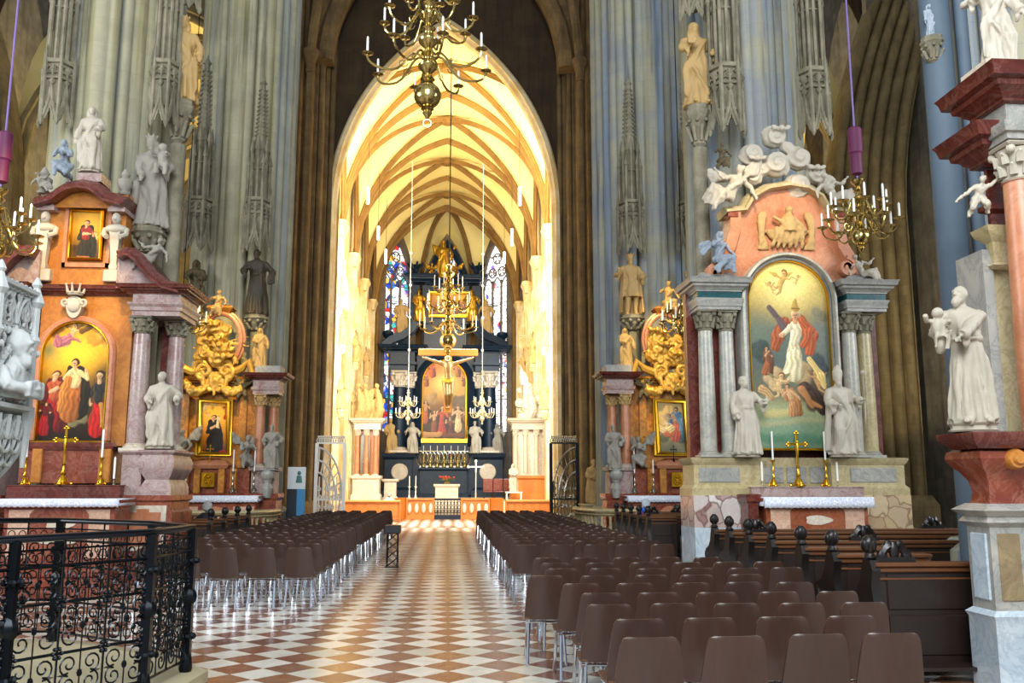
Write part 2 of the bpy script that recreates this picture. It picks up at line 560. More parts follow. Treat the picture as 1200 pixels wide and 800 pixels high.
AW, ASP, ARISE = 4.72, 13.4, 8.45
def arch_wall(mb, w, zs, rise, x0, x1, ztop, y0, y1, sill=None, n=18):
    A = arch_pts(w, zs, rise, n)
    m = len(A)
    for y, flip in ((y0, 0), (y1, 1)):
        vs = []; fs = []
        for i, (x, z) in enumerate(A):
            vs += [(x, y, z), (x, y, ztop)]
        for i in range(m - 1):
            fs.append((2 * i, 2 * i + 2, 2 * i + 3, 2 * i + 1))
        mb.add(vs, fs)
    vs = [];fs = []
    for x, z in A: vs += [(x, y0, z), (x, y1, z)]
    for i in range(m - 1): fs.append((2 * i, 2 * i + 1, 2 * i + 3, 2 * i + 2))
    mb.add(vs, fs)
    zb = sill if sill is not None else 0
    if x0 < -w: mb.box(x0, -w, y0, y1, zb, ztop)
    if x1 > w: mb.box(w, x1, y0, y1, zb, ztop)
    return A
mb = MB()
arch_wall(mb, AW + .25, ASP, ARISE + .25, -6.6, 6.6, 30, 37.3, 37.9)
struct(mb.build('wall_chancel', 'shade_stone'), 'dark wall above the pointed choir arch')
mb = MB()
A = arch_pts(AW + .05, ASP, ARISE + .05, 26)
path = [(-AW - .05, 0, 0)] + [(x, 0, z) for x, z in A] + [(AW + .05, 0, 0)]
prof = [(-.0, -.25), (.16, -.25), (.24, -.15), (.24, .5), (-.12, .5), (-.16, .2), (-.12, .1), (-.02, .04), (-.06, -.08), (0, -.14)]
mb.sweep(path, prof)
struct(mb.build('trim_chancel_arch', 'choir_stone', loc=(0, 37.25, 0)), 'pale moulded edge of the pointed choir arch')
# framing arch of the nave vault in front of the dark wall, and the capitals it springs from
for sx, side in ((-1, 'left'), (1, 'right')):
    mb = MB()
    A = arch_pts(5.05, 19.4, 6.6, 14)
    mb.sweep([(x, 0, z) for x, z in A if x * sx >= 0] if sx > 0 else [(x, 0, z) for x, z in A if x <= 0],
             [(-.25, -.2), (0, -.35), (.3, -.3), (.5, 0), (.75, -.1), (.9, .4), (-.25, .5)])
    struct(mb.build('trim_nave_arch_' + side, 'brown_stone', loc=(0, 36.0, 0)))
    mb = MB()
    mb.lathe([(.16, 18.5), (.2, 18.52), (.2, 18.62), (.17, 18.66), (.22, 19.0), (.34, 19.35), (.34, 19.5), (.1, 19.52)], 12, (sx * 5.62, 35.3, 0))
    mb.lathe([(.15, 0), (.15, 18.6)], 12, (sx * 5.62, 35.3, 0))
    A = bez((sx * 5.62, 35.3, 19.4), (sx * 5.5, 35.3, 22), (sx * 4.9, 35.0, 24.5), (sx * 3.6, 34, 26.5), 10)
    mb.tube(A, .2, 8)
    struct(mb.build('trim_respond_shaft_' + side, 'brown_stone'), 'brown shaft with a dark capital beside the choir arch, ' + side)
    # arcade arch towards the aisle
    mb = MB()
    A = bez((sx * 6.35, 34.5, 9), (sx * 6.4, 34.5, 16), (sx * 6.55, 34.5, 19), (sx * 7.9, 34.5, 23), 14)
    mb.tube([(sx * 6.35, 34.5, 0)] + A, .2, 8)
    B = [p + V((sx * .32, .2, 0)) for p in A]
    mb.tube([(sx * 6.67, 34.7, 0)] + B, .14, 8)
    struct(mb.build('trim_aisle_arch_' + side, 'brown_stone'), 'gold brown moulding rising beside the pier')

# ------------------------------------------------------------------ choir vault, bays, shafts
HW, ZS, ZR = 5.3, 14.8, 7.2
R_ = (ZR * ZR + HW * HW) / (2 * HW)
def fz(x):
    x = min(abs(x), HW)
    return ZS + sqrt(max(0, R_ * R_ - (x + R_ - HW) ** 2))
BY = [38.0, 44.5, 51.0, 57.5, 64.0]
mb = MB()
nx, ny = 32, 12
for b in range(4):
    y0, y1 = BY[b], BY[b + 1]; ym = (y0 + y1) / 2; L = (y1 - y0) / 2
    vs = []; fs = []
    for j in range(ny + 1):
        yy = -1 + 2 * j / ny
        for i in range(nx + 1):
            xx = -1 + 2 * i / nx
            vs.append((xx * HW, ym + yy * L, fz(min(abs(xx), abs(yy)) * HW) + .15))
    for j in range(ny):
        for i in range(nx):
            a = j * (nx + 1) + i
            fs.append((a, a + 1, a + nx + 2, a + nx + 1))
    mb.add(vs, fs)
mb.flat = False
struct(mb.build('ceiling', 'vault_plaster', angle=60), 'cream plaster rib vault of the choir')
RP = [(-.17, .1), (-.17, -.06), (-.1, -.1), (-.1, -.2), (-.05, -.3), (.05, -.3), (.1, -.2), (.1, -.1), (.17, -.06), (.17, .1)]
def rib(mb, path, sc=1.0):
    """path of world points, profile hung below"""
    P = [V(p) for p in path]; rr = []
    for i, p in enumerate(P):
        t = (P[min(i + 1, len(P) - 1)] - P[max(i - 1, 0)]).normalized()
        side = t.cross(V((0, 0, 1)))
        if side.length < .05: side = V((1, 0, 0)) if abs(t.x) < .5 else V((0, 1, 0))
        side.normalize(); up = side.cross(t).normalized()
        if i and side.dot(ps) < 0: side = -side
        ps = side
        up = side.cross(t); 
        if up.z < 0 and abs(up.z) > 1e-4: up = -up
        rr.append([tuple(p + side * (a * sc) + up * (b * sc)) for a, b in RP])
    mb.rings(rr)
mb = MB()
for k, y in enumerate(BY):
    rib(mb, [(x, y, fz(x)) for x in [HW * (-1 + 2 * i / 32) for i in range(33)]], 1.0 if k in (0, 4) else .72)
for b in range(4):
    ym = (BY[b] + BY[b + 1]) / 2; L = 3.25
    for s in (1, -1):
        rib(mb, [(HW * t, ym + s * L * t, fz(HW * t)) for t in [-1 + 2 * i / 32 for i in range(33)]], .66)
    mb.lathe([(.1, fz(0) - .38), (.32, fz(0) - .34), (.36, fz(0) - .2), (.3, fz(0))], 12, (0, ym, 0))
    for sx in (1, -1):
        rib(mb, [(sx * (HW - .1), ym + L * t, fz(abs(t) * HW)) for t in [-1 + 2 * i / 16 for i in range(17)]], .8)
struct(mb.build('ceiling_ribs', 'rib_stone', angle=40), 'ochre stone ribs of the choir vault')

for sx, side in ((-1, 'left'), (1, 'right')):
    mb = MB(); mb.box(min(sx * 5.55, sx * 5.95), max(sx * 5.55, sx * 5.95), 38.2, 66.3, 0, 23)
    struct(mb.build('wall_choir_' + side, 'choir_stone'), 'pale yellow stone side wall of the choir, ' + side)
    for k, y in enumerate(BY[1:]):
        mb = MB()
        for dx, dy, r in ((0, 0, .2), (.05, -.34, .13), (.05, .34, .13), (.22, -.62, .1), (.22, .62, .1)):
            mb.lathe([(r * 1.5, 0), (r * 1.5, .9), (r, 1.05), (r, ZS)], 12, (sx * (5.28 + dx), y + dy, 0))
        mb.box(min(sx * 5.3, sx * 5.7), max(sx * 5.3, sx * 5.7), y - .7, y + .7, 0, ZS)
        for dy in (-.5, 0, .5):
            mb.lathe([(.16, ZS - .75), (.2, ZS - .7), (.17, ZS - .62), (.24, ZS - .3), (.34, ZS - .1), (.34, ZS + .02), (.2, ZS + .05)], 10, (sx * 5.27, y + dy, 0))
        struct(mb.build('trim_choir_shafts_' + side, 'choir_stone', angle=45))

# ------------------------------------------------------------------ apse
AC = 64.0
APV = [(HW, 66.2), (2.195, 69.3), (-2.195, 69.3), (-HW, 66.2)]
boss = V((0, AC, fz(0)))
mbv = MB(); mbr = MB()
def apse_facet(A, B, idx, glass, opening, label):
    A = V((A[0], A[1])); B = V((B[0], B[1]))
    wdt = (B - A).length / 2; mid = (A + B) / 2; d = (B - A).normalized()
    arise = 6.6
    WA = arch_pts(wdt, ZS, arise, 8)
    vs = []; fs = []; nt = 10
    for x, z in WA:
        for j in range(nt + 1):
            t = j / nt
            q = mid + d * x
            px = boss.x + (q.x - boss.x) * t; py = boss.y + (q.y - boss.y) * t
            vs.append((px, py, z + (boss.z - z) * sqrt(max(0, 1 - t ** 2.1)) + .1))
    m = nt + 1
    for i in range(len(WA) - 1):
        for j in range(nt): fs.append((i * m + j, i * m + j + 1, (i + 1) * m + j + 1, (i + 1) * m + j))
    mbv.add(vs, fs)
    # wall with its pointed window
    ang = atan2(d.y, d.x)
    ow, sill, sp, rise = opening
    mb = MB()
    arch_wall(mb, ow, sp, rise, -wdt - .1, wdt + .1, 22, 0, .5, sill=0)
    mb.box(-ow - .01, ow + .01, 0, .5, 0, sill)
    # splayed reveal mouldings
    for e, yy, r in ((.0, -.02, .13), (.22, .05, .1)):
        A2 = arch_pts(ow + e, sp, rise + e * 1.2, 14)
        mb.tube([(-ow - e, yy, sill)] + [(x, yy, z) for x, z in A2] + [(ow + e, yy, sill)], r, 6)
    if ang > pi / 2 or ang < -pi / 2: ang += pi
    w = struct(mb.build('wall_apse', 'apse_stone', loc=(mid.x, mid.y, 0), rz=ang), label + ', its wall')
    win = thing('window_%d' % idx, label, None, (mid.x, mid.y, 0), ang); struct(win)
    g = MB()
    A2 = arch_pts(ow, sp, rise, 12)
    vs = [(x, .3, z) for x, z in A2] + [(ow, .3, sill), (-ow, .3, sill)]
    g.add(vs, [tuple(range(len(vs)))]); g.build('stained_glass', glass, win)
    t = MB()
    for k in (-1, 1): t.box(ow * k / 3 - .06, ow * k / 3 + .06, .16, .34, sill, sp + .5)
    for k in (-1, 0, 1):
        A3 = arch_pts(ow / 3, sp - .1, ow * .62, 6)
        t.tube([(x + k * ow * 2 / 3, .25, z) for x, z in A3], .06, 6)
    for cx, cz, r in ((0, sp + rise * .62, ow * .3), (-ow * .36, sp + rise * .32, ow * .27), (ow * .36, sp + rise * .32, ow * .27)):
        t.tube([(cx + r * cos(a * pi / 8), .25, cz + r * sin(a * pi / 8)) for a in range(16)], .055, 6, closed=True)
        for q in range(4):
            a = q * pi / 2 + pi / 4
            t.tube([(cx + r * cos(a), .25, cz + r * sin(a)), (cx + r * .35 * cos(a), .25, cz + r * .35 * sin(a))], .05, 5)
    for q in range(1, 8): t.box(-ow, ow, .27, .33, sill + (sp - sill) * q / 8 - .02, sill + (sp - sill) * q / 8 + .02)
    t.build('tracery', 'apse_stone', win)
op = (1.35, 5.6, 16.9, 3.6)
apse_facet(APV[3], APV[2], 1, 'glass_blue', op, 'tall blue and red stained glass window left of the high altar')
apse_facet(APV[2], APV[1], 2, 'glass_blue', (1.5, 5.6, 16.9, 3.9), 'stained glass window behind the top of the high altar')
apse_facet(APV[1], APV[0], 3, 'glass_white', op, 'tall bright white stained glass window right of the high altar')
struct(mbv.build('ceiling_apse', 'vault_plaster', angle=60), 'cream plaster vault of the apse')
for ax, ay in APV:
    rib(mbr, [(boss.x + (ax - boss.x) * t, boss.y + (ay - boss.y) * t, ZS + (boss.z - ZS) * sqrt(max(0, 1 - t ** 2.1))) for t in [i / 16 for i in range(17)]])
    mbr.lathe([(.2, 0), (.2, ZS)], 10, (ax * .97, ay - .1, 0))
struct(mbr.build('ceiling_apse_ribs', 'rib_stone', angle=40), 'ochre ribs of the apse vault')
for sx, side in ((-1, 'left'), (1, 'right')):
    mb = MB(); mb.box(min(sx * 5.3, sx * 5.5), max(sx * 5.3, sx * 5.5), 64, 66.3, 0, 22)
    struct(mb.build('wall_apse_' + side, 'apse_stone'))

# ------------------------------------------------------------------ aisles: outer walls, responds, vault of the side choirs
for sx, side in ((-1, 'left'), (1, 'right')):
    mb = MB()
    mb.box(min(sx * 20.9, sx * 21.5), max(sx * 20.9, sx * 21.5), 5, 62, 0, 34)
    struct(mb.build('wall_' + side, 'block_wall'), 'coursed stone outer wall of the aisle, ' + side)
    mb = MB(); mb.box(min(sx * 5.6, sx * 21), max(sx * 5.6, sx * 21), 58, 58.6, 0, 40)
    struct(mb.build('wall_aisle_end_' + side, 'aisle_stone'), 'end wall of the side choir, ' + side)
    r0 = 17.3 if sx > 0 else 18.1
    def lean(z): return 2.1 * max(0, (z - 13.5) / 9.5) ** 1.7
    ZL = [1.2, 6, 11, 13.5, 15, 16.5, 18, 19.5, 21, 22.5, 24]
    mb = MB()
    poly = []
    for i in range(6):
        a = r0 + .42 * i; yb = 37.6 - .3 * i
        for k in range(7):
            t = pi * k / 6
            poly.append((a + .21 - .21 * cos(t), yb - .24 * sin(t) - .05))
    poly += [(r0 + 2.6, 36.0), (r0 + 2.6, 38.6), (r0, 38.6)]
    mb.rings([[(sx * (x + lean(z)), y, z) for x, y in poly] for z in ZL])
    mb.molding([(sx * (r0 - .1), 38.6), (sx * (r0 - .1), 37.4), (sx * (r0 + 2.2), 35.7), (sx * (r0 + 2.7), 35.7), (sx * (r0 + 2.7), 38.6)], [(.15, 0), (.15, .9), (.05, 1.1), (-.05, 1.3)])
    struct(mb.build('wall_aisle_respond_' + side, 'aisle_stone', angle=50), 'brown moulded respond of the aisle arch, ' + side)
    mb = MB(); mb.box(min(sx * (r0 + 2.4), sx * 23), max(sx * (r0 + 2.4), sx * 23), 38.0, 38.4, 0, 34)
    struct(mb.build('wall_aisle_back_' + side, 'block_wall'), 'coursed stone wall beside the aisle arch, ' + side)
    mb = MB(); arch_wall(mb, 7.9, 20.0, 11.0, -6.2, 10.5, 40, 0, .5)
    o = struct(mb.build('wall_aisle_arch_' + side, 'shade_stone', loc=(sx * 12.6, 38.7, 0)), 'dark wall around the pointed arch of the side choir, ' + side)
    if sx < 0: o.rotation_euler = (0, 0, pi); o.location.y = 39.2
    mb = MB(); mb.lathe([(.2, 0), (.2, 13.6), (.3, 13.9), (.42, 14.3), (.42, 14.5), (.15, 14.6)], 12, (sx * (r0 - .5), 39.8, 0))
    struct(mb.build('trim_aisle_shaft_' + side, 'aisle_stone'), 'slender shaft with a capital under the side choir vault, ' + side)
    # vault
    w, zs, rise, cx = 6.6, 14.5, 9.0, 12.6
    Rr = (rise * rise + w * w) / (2 * w)
    g = lambda x: zs + sqrt(max(0, Rr * Rr - (min(abs(x), w) + Rr - w) ** 2))
    mb = MB(); ribs = MB()
    for b in range(3):
        y0 = 39.2 + 6.3 * b; L = 3.15; ym = y0 + L
        vs = []; fs = []; nx, ny = 24, 10
        for j in range(ny + 1):
            for i in range(nx + 1):
                xx = -1 + 2 * i / nx; yy = -1 + 2 * j / ny
                vs.append((sx * (cx + xx * w), ym + yy * L, g(min(abs(xx), abs(yy)) * w) + .15))
        for j in range(ny):
            for i in range(nx):
                a = j * (nx + 1) + i; fs.append((a, a + 1, a + nx + 2, a + nx + 1))
        mb.add(vs, fs)
        for s in (1, -1):
            rib(ribs, [(sx * cx + sx * w * t, ym + s * L * t, g(w * t)) for t in [-1 + i / 12 for i in range(25)]], 1.1)
        rib(ribs, [(sx * cx + w * t, y0, g(w * t)) for t in [-1 + i / 12 for i in range(25)]], 1.5)
    struct(mb.build('ceiling_aisle_' + side, 'aisle_plaster', angle=60), 'cream vault of the side choir, ' + side)
    struct(ribs.build('ceiling_aisle_ribs_' + side, 'aisle_stone', angle=40))
# ------------------------------------------------------------------ chairs
def mat_chair():
    n = NT('chair_shell'); o = n.obj()
    mp = n.new('ShaderNodeMapping'); mp.inputs['Scale'].default_value = (14, 14, 1.2); n.link(o, mp.inputs[0])
    g = n.noise(2.0, 5, .6, mp.outputs[0], .6)
    c = n.mix(g, lin('#33231d'), lin('#4b352a'))
    r = n.new('ShaderNodeObjectInfo').outputs['Random']
    c = n.mix(n.math('MULTIPLY', r, .5), c, n.mix(.6, c, lin('#2b2224')))
    n.set(.34, 0, .5, c); MATS['chair_shell'] = n.m
mat_chair()
M_plain('chair_seat', '#5a3f2c', .4, var=.15, scale=3)
M_plain('chrome', '#d4dbe6', .16, 1, var=.03)
M_plain('oak_dark', '#1e130e', .42, var=.3, scale=5, bump=.1)
M_plain('oak_rail', '#5f3a20', .38, var=.3, scale=4, bump=.08)
M_plain('oak_black', '#15100f', .35, var=.3, scale=6)
M_plain('iron', '#10161c', .32, .7, var=.25, scale=20)
M_plain('iron_rail', '#2c3038', .3, .8, var=.2, scale=14)
M_plain('platform_stone', '#a39a7d', .6, var=.15, scale=3)
WORDS = 'first second third fourth fifth sixth seventh eighth ninth tenth eleventh twelfth thirteenth fourteenth fifteenth sixteenth seventeenth eighteenth nineteenth twentieth twenty-first twenty-second twenty-third twenty-fourth'.split()

def panel_back():
    mb = MB(); n = 10; rows = []
    # outline of the back as (halfwidth, z) with rounded top corners, curved round the sitter
    prof = [(.208, .43), (.21, .50), (.2, .61), (.187, .72), (.178, .785), (.169, .82), (.152, .845), (.13, .853)]
    F_, B_ = [], []
    for hw, z in prof:
        yb = -.195 - (z - .43) * .22
        fr = []; bk = []
        for i in range(n + 1):
            t = -1 + 2 * i / n
            y = yb + .028 * t * t
            fr.append((hw * t, y + .009, z)); bk.append((hw * t, y - .009, z))
        F_.append(fr); B_.append(bk)
    mb.rings([f + list(reversed(b)) for f, b in zip(F_, B_)], True, True)
    return mb
def panel_seat():
    mb = MB(); n = 8; rows = []
    prof = [(.2, -.19, .445), (.21, -.1, .432), (.212, .05, .434), (.205, .15, .442), (.19, .2, .438), (.17, .225, .425)]
    rr = []
    for hw, y, z in prof:
        up = [(hw * (-1 + 2 * i / n), y, z + .008 * (-1 + 2 * i / n) ** 2) for i in range(n + 1)]
        dn = [(x, yy, zz - .016) for x, yy, zz in reversed(up)]
        rr.append(up + dn)
    mb.rings(rr, True, True)
    return mb
def leg_pts(sx, back):
    return [(sx * .165, -.12 if back else .12, .425), (sx * .185, -.225 if back else .2, .0)]
def make_chair(full, label):
    t = thing('chapel_chair', label, 'chair', group='brown chairs in the nave')
    if full:
        panel_back().build('backrest', 'chair_shell', t)
        panel_seat().build('seat', 'chair_seat', t)
        for sx in (-1, 1):
            for bk in (True, False):
                a, b = leg_pts(sx, bk)
                m = MB(); m.bar(a, b, .015, 8); m.lathe([(.016, 0), (.016, .02), (.012, .025)], 8, (b[0], b[1], 0))
                m.build('leg', 'chrome', t)
        m = MB()
        m.tube([(-.165, -.16, .42), (-.165, .14, .42)], .011, 6); m.tube([(.165, -.16, .42), (.165, .14, .42)], .011, 6)
        m.tube([(-.2, -.15, .405), (.2, -.15, .405)], .011, 6); m.tube([(-.2, .1, .405), (.2, .1, .405)], .011, 6)
        m.build('seat_frame', 'chrome', t)
    else:
        sh = panel_back(); sh.merge(panel_seat()); sh.build('shell', 'chair_shell', t)
        m = MB()
        for sx in (-1, 1):
            for bk in (True, False):
                a, b = leg_pts(sx, bk); m.bar(a, b, .016, 6)
        m.tube([(-.2, -.125, .415), (.2, -.125, .415)], .013, 6); m.tube([(-.17, -.14, .415), (-.17, .14, .415)], .012, 6); m.tube([(.17, -.14, .415), (.17, .14, .415)], .012, 6)
        m.build('frame', 'chrome', t)
    return t
CH = {True: None, False: None}
def put_chair(x, y, label, full):
    rz = radians(random.uniform(-3, 3))
    x += random.uniform(-.02, .02); y += random.uniform(-.03, .03)
    if CH[full] is None:
        o = CH[full] = make_chair(full, label); o.location = (x, y, 0); o.rotation_euler.z = rz
    else:
        copy_tree(CH[full], None, (x, y, 0), rz, label)
for r in range(22):
    y = 13.35 + .86 * r + (.5 if r > 7 else 0)
    nc = 5
    for k in range(nc):
        put_chair(-1.83 - .52 * k, y, 'brown chair left of the aisle, %s row away, %s from the aisle' % (WORDS[r], WORDS[k]), r < 4)
for r in range(9):
    y = 5.6 + .71 * r
    nc = 4 if r < 2 else (5 if r < 6 else (6 if r < 8 else 5))
    sh = -.2 if r == 5 else (.06 if r % 2 else 0)
    for k in range(nc):
        put_chair(1.42 + sh + .49 * k, y, 'brown chair in the near right block, %s row away, %s from the aisle' % (WORDS[r], WORDS[k]), True)
for r in range(21):
    y = 13.7 + .88 * r + (.4 if r > 8 else 0)
    nc = 5
    for k in range(nc):
        put_chair(1.42 + .5 * k, y, 'brown chair in the far right block, %s row away, %s from the aisle' % (WORDS[r], WORDS[k]), r < 3)

# ------------------------------------------------------------------ pews
def crest(mb, cx, y, z, w=.34, h=.17):
    """carved leafy crest: scrolls and shell"""
    mb.sphere((cx, y, z + h * .55), (w * .16, .035, h * .5), 10, 6)
    for s in (-1, 1):
        mb.tube([(cx + s * w * (.12 + .38 * t), y, z + h * (.75 - .7 * t) + .02 * sin(t * 6)) for t in [i / 6 for i in range(7)]], [.045, .045, .04, .035, .03, .028, .02], 6)
        mb.sphere((cx + s * w * .34, y, z + h * .28), (.055, .035, .055), 8, 6)
        mb.sphere((cx + s * w * .16, y, z + h * .85), (.045, .03, .045), 8, 6)
    mb.box(cx - w * .55, cx + w * .55, y - .03, y + .03, z - .02, z + .035)
def pew_end(mb):
    """scrolled bench end in the yz plane, about 7 cm thick, front towards +y"""
    prof = [(-.30, 0), (.30, 0), (.30, .1), (.22, .18), (.2, .42), (.30, .52), (.33, .62), (.26, .7), (.12, .74), (.02, .84), (-.02, .95), (-.06, 1.04),
            (-.2, 1.04), (-.24, .95), (-.2, .8), (-.25, .6), (-.33, .4), (-.27, .2), (-.34, .1)]
    vs0 = [(-.04, y, z) for y, z in prof]; vs1 = [(.04, y, z) for y, z in prof]
    mb.rings([vs0, vs1])
    mb.lathe([(.05, -.05), (.07, -.05), (.07, .05), (.05, .05)], 10, (0, .24, .6), axis='X')
def make_pew(label, x0, x1, end_l=True, group=None, crest_at=None, end_r=False):
    t = thing('church_pew', label, 'pew', (x0, 0, 0), 0, group)
    L = x1 - x0
    m = MB()
    m.box(0.03, L, -.19, -.15, .1, .98)
    k = max(1, int(L / .75))
    for i in range(k):
        a = .06 + (L - .1) * i / k; b = .06 + (L - .1) * (i + 1) / k - .05
        for z0, z1 in ((.2, .55), (.6, .92)):
            m.box(a + .05, b - .02, -.205, -.19, z0, z1, .012)
    m.build('backrest', 'oak_dark', t)
    m = MB()
    m.box(0, L, -.25, -.08, .98, 1.02, .01); m.box(0, L, -.22, -.12, .93, .98, .01); m.box(.02, L, -.21, -.13, .86, .885, .008)
    m.build('top_rail', 'oak_rail', t)
    m = MB(); m.box(.03, L, -.16, .22, .44, .48, .01); m.box(.05, L, .12, .16, .1, .44); m.build('seat', 'oak_dark', t)
    m = MB(); m.box(.03, L, -.5, -.26, .12, .15); m.build('kneeler', 'oak_dark', t)
    for e, xx in ((end_l, 0), (end_r, L)):
        if e:
            m = MB(); pew_end(m)
            pe = m.build('bench_end', 'oak_black', t, (xx, 0, 0))
            m = MB()
            m.lathe([(.05, 0), (.065, .02), (.045, .045), (.04, .06), (.062, .1), (.068, .15), (.055, .19), (.025, .22)], 10, (0, -.12, 1.04))
            for q in range(5):
                a = q * 2 * pi / 5; m.sphere((.055 * cos(a), -.12 + .055 * sin(a), 1.17), (.022, .022, .05), 6, 5)
            m.build('finial', 'oak_black', pe)
    if crest_at is not None:
        m = MB(); crest(m, crest_at, -.15, 1.03); m.build('carved_crest', 'oak_black', t)
    return t
pr = [(8.35, 4.12, 5.2, .22), (9.35, 4.2, 5.2, None), (10.35, 4.27, 5.2, None), (11.5, 4.34, 9.2, 1.2), (12.55, 4.4, 9.2, None), (13.6, 4.46, 9.2, .4), (14.5, 4.5, 9.2, 3.6)]
for i, (y, x0, x1, c) in enumerate(pr):
    o = make_pew('dark carved oak pew right of the near chairs, %s of its row from the camera' % WORDS[i], x0, x1, group='pews before the large arched altar painting', crest_at=c)
    o.location.y = y
for i in range(4):
    y = 18.6 + 1.15 * i
    o = make_pew('dark carved pew before the left gilded altar, %s of its row from the camera' % WORDS[i], -5.55 if i < 2 else -7.6, -4.45, end_l=False, end_r=True, group='pews before the left gilded altar', crest_at=.35 if i == 0 else None)
    o.location.y = y
for i in range(5):
    y = 20.3 + .95 * i
    o = make_pew('dark carved pew before the right gilded altar, %s of its row from the camera' % WORDS[i], 4.72, 5.35 if i < 1 else 7.2, group='pews before the right gilded altar', crest_at=.5 if i == 2 else (1.4 if i == 3 else None))
    o.location.y = y

# ------------------------------------------------------------------ wrought iron railing round the pulpit
RAIL = [(-2.98, 6.25), (-2.78, 6.63), (-2.14, 7.55), (-2.06, 8.42), (-2.66, 9.2), (-3.9, 10.1), (-5.9, 10.1)]
HR = 1.24
def spiral(mb, c, r, a0, turns, sgn, ux, n=16, rad=.0075):
    pts = []
    for i in range(n + 1):
        t = i / n; rr = r * (1 - .82 * t); a = a0 + sgn * turns * 2 * pi * t
        pts.append((c[0] + ux[0] * rr * cos(a), c[1] + ux[1] * rr * cos(a), c[2] + rr * sin(a)))
    mb.tube(pts, rad, 4)
    return pts[0]
rl = thing('iron_railing', 'dark wrought iron railing with scrollwork around the carved pulpit, lower left', 'railing', (-2.5, 8, 0))
def rp(mb, name, mat, par): 
    for i, p in enumerate(mb.v): mb.v[i] = (p[0] + 2.5, p[1] - 8, p[2])
    return mb.build(name, mat, par)
m = MB(); prof_p = [(x, y, HR) for x, y in RAIL]
for dz, r in ((0, .024),):
    m.tube([(x, y, HR) for x, y in RAIL], r, 8)
m.tube([(x, y, HR + .022) for x, y in RAIL], .03, 8, flat=.4)
rp(m, 'handrail', 'iron_rail', rl)
for i, (x, y) in enumerate(RAIL):
    m = MB(); r = .03 if i in (1,) else .036
    m.box(x - r, x + r, y - r, y + r, 0, HR - .01)
    m.lathe([(.05, .0), (.06, .03), (.05, .12), (.038, .16)], 8, (x, y, 0))
    m.lathe([(.03, .56), (.06, .60), (.07, .64), (.06, .68), (.03, .72)], 8, (x, y, 0))
    for zz in (.3, .95):
        for q in range(4):
            a = q * pi / 2 + .4; m.sphere((x + .05 * cos(a), y + .05 * sin(a), zz), (.03, .03, .03), 6, 4)
    rp(m, 'post', 'iron', rl)
for i in range(len(RAIL) - 1):
    a, b = V(RAIL[i]), V(RAIL[i + 1]); d = b - a; L = d.length; ux = d / L
    m = MB()
    P = lambda t, z: (a.x + ux.x * t, a.y + ux.y * t, z)
    for z, r in ((.1, .012), (.42, .011), (.78, .011), (1.04, .012), (1.16, .008)):
        m.tube([P(.03, z), P(L - .03, z)], r, 4)
    nb = max(2, int(round(L / .36)))
    for k in range(1, nb):
        m.tube([P(L * k / nb, .1), P(L * k / nb, HR)], .009, 4)
    for k in range(nb):
        c = L * (k + .5) / nb; wv = L / nb
        for z0, z1 in ((.1, .42), (.42, .78), (.78, 1.04)):
            zm = (z0 + z1) / 2; hh = (z1 - z0) / 2
            for s in (-1, 1):
                cc = c + s * wv * .24
                e0 = spiral(m, P(cc, zm + hh * .42), min(wv * .21, hh * .52), -pi / 2, 1.35, s, ux)
                e1 = spiral(m, P(cc, zm - hh * .42), min(wv * .21, hh * .52), pi / 2, 1.35, -s, ux)
                m.tube([e0, P(c + s * wv * .46, zm), e1], .007, 4)
            m.sphere(P(c, zm), (.022, .022, .03), 6, 4)
            m.tube([P(c, z0), P(c, z1)], .006, 4)
        for q in range(3):
            cc = c + wv * (q - 1) / 3
            m.tube([P(cc + .035 * cos(g), 1.10 + .04 * sin(g)) for g in [j * pi / 6 for j in range(12)]], .005, 4, closed=True)
    for k in range(nb + 1):
        t = min(max(L * k / nb, .03), L - .03)
        for z in (.42, .78):
            for q in range(6):
                g = q * pi / 3; m.sphere(P(t + .035 * cos(g), z + .035 * sin(g)), .017, 5, 4)
    rp(m, 'scroll_panel', 'iron', rl)
m = MB()
m.molding([(x + (-.0), y) for x, y in [(-3.1, 6.0), (-1.98, 7.5), (-1.88, 8.5), (-2.55, 9.38), (-3.85, 10.28), (-6.2, 10.28), (-6.2, 6.0)]], [(.0, 0), (.0, .09), (-.015, .1)])
struct(m.build('trim_platform', 'platform_stone', loc=(0, 0, 0)), 'low pale stone platform under the pulpit and railing')
for o in (rl,): o.location.z = .1
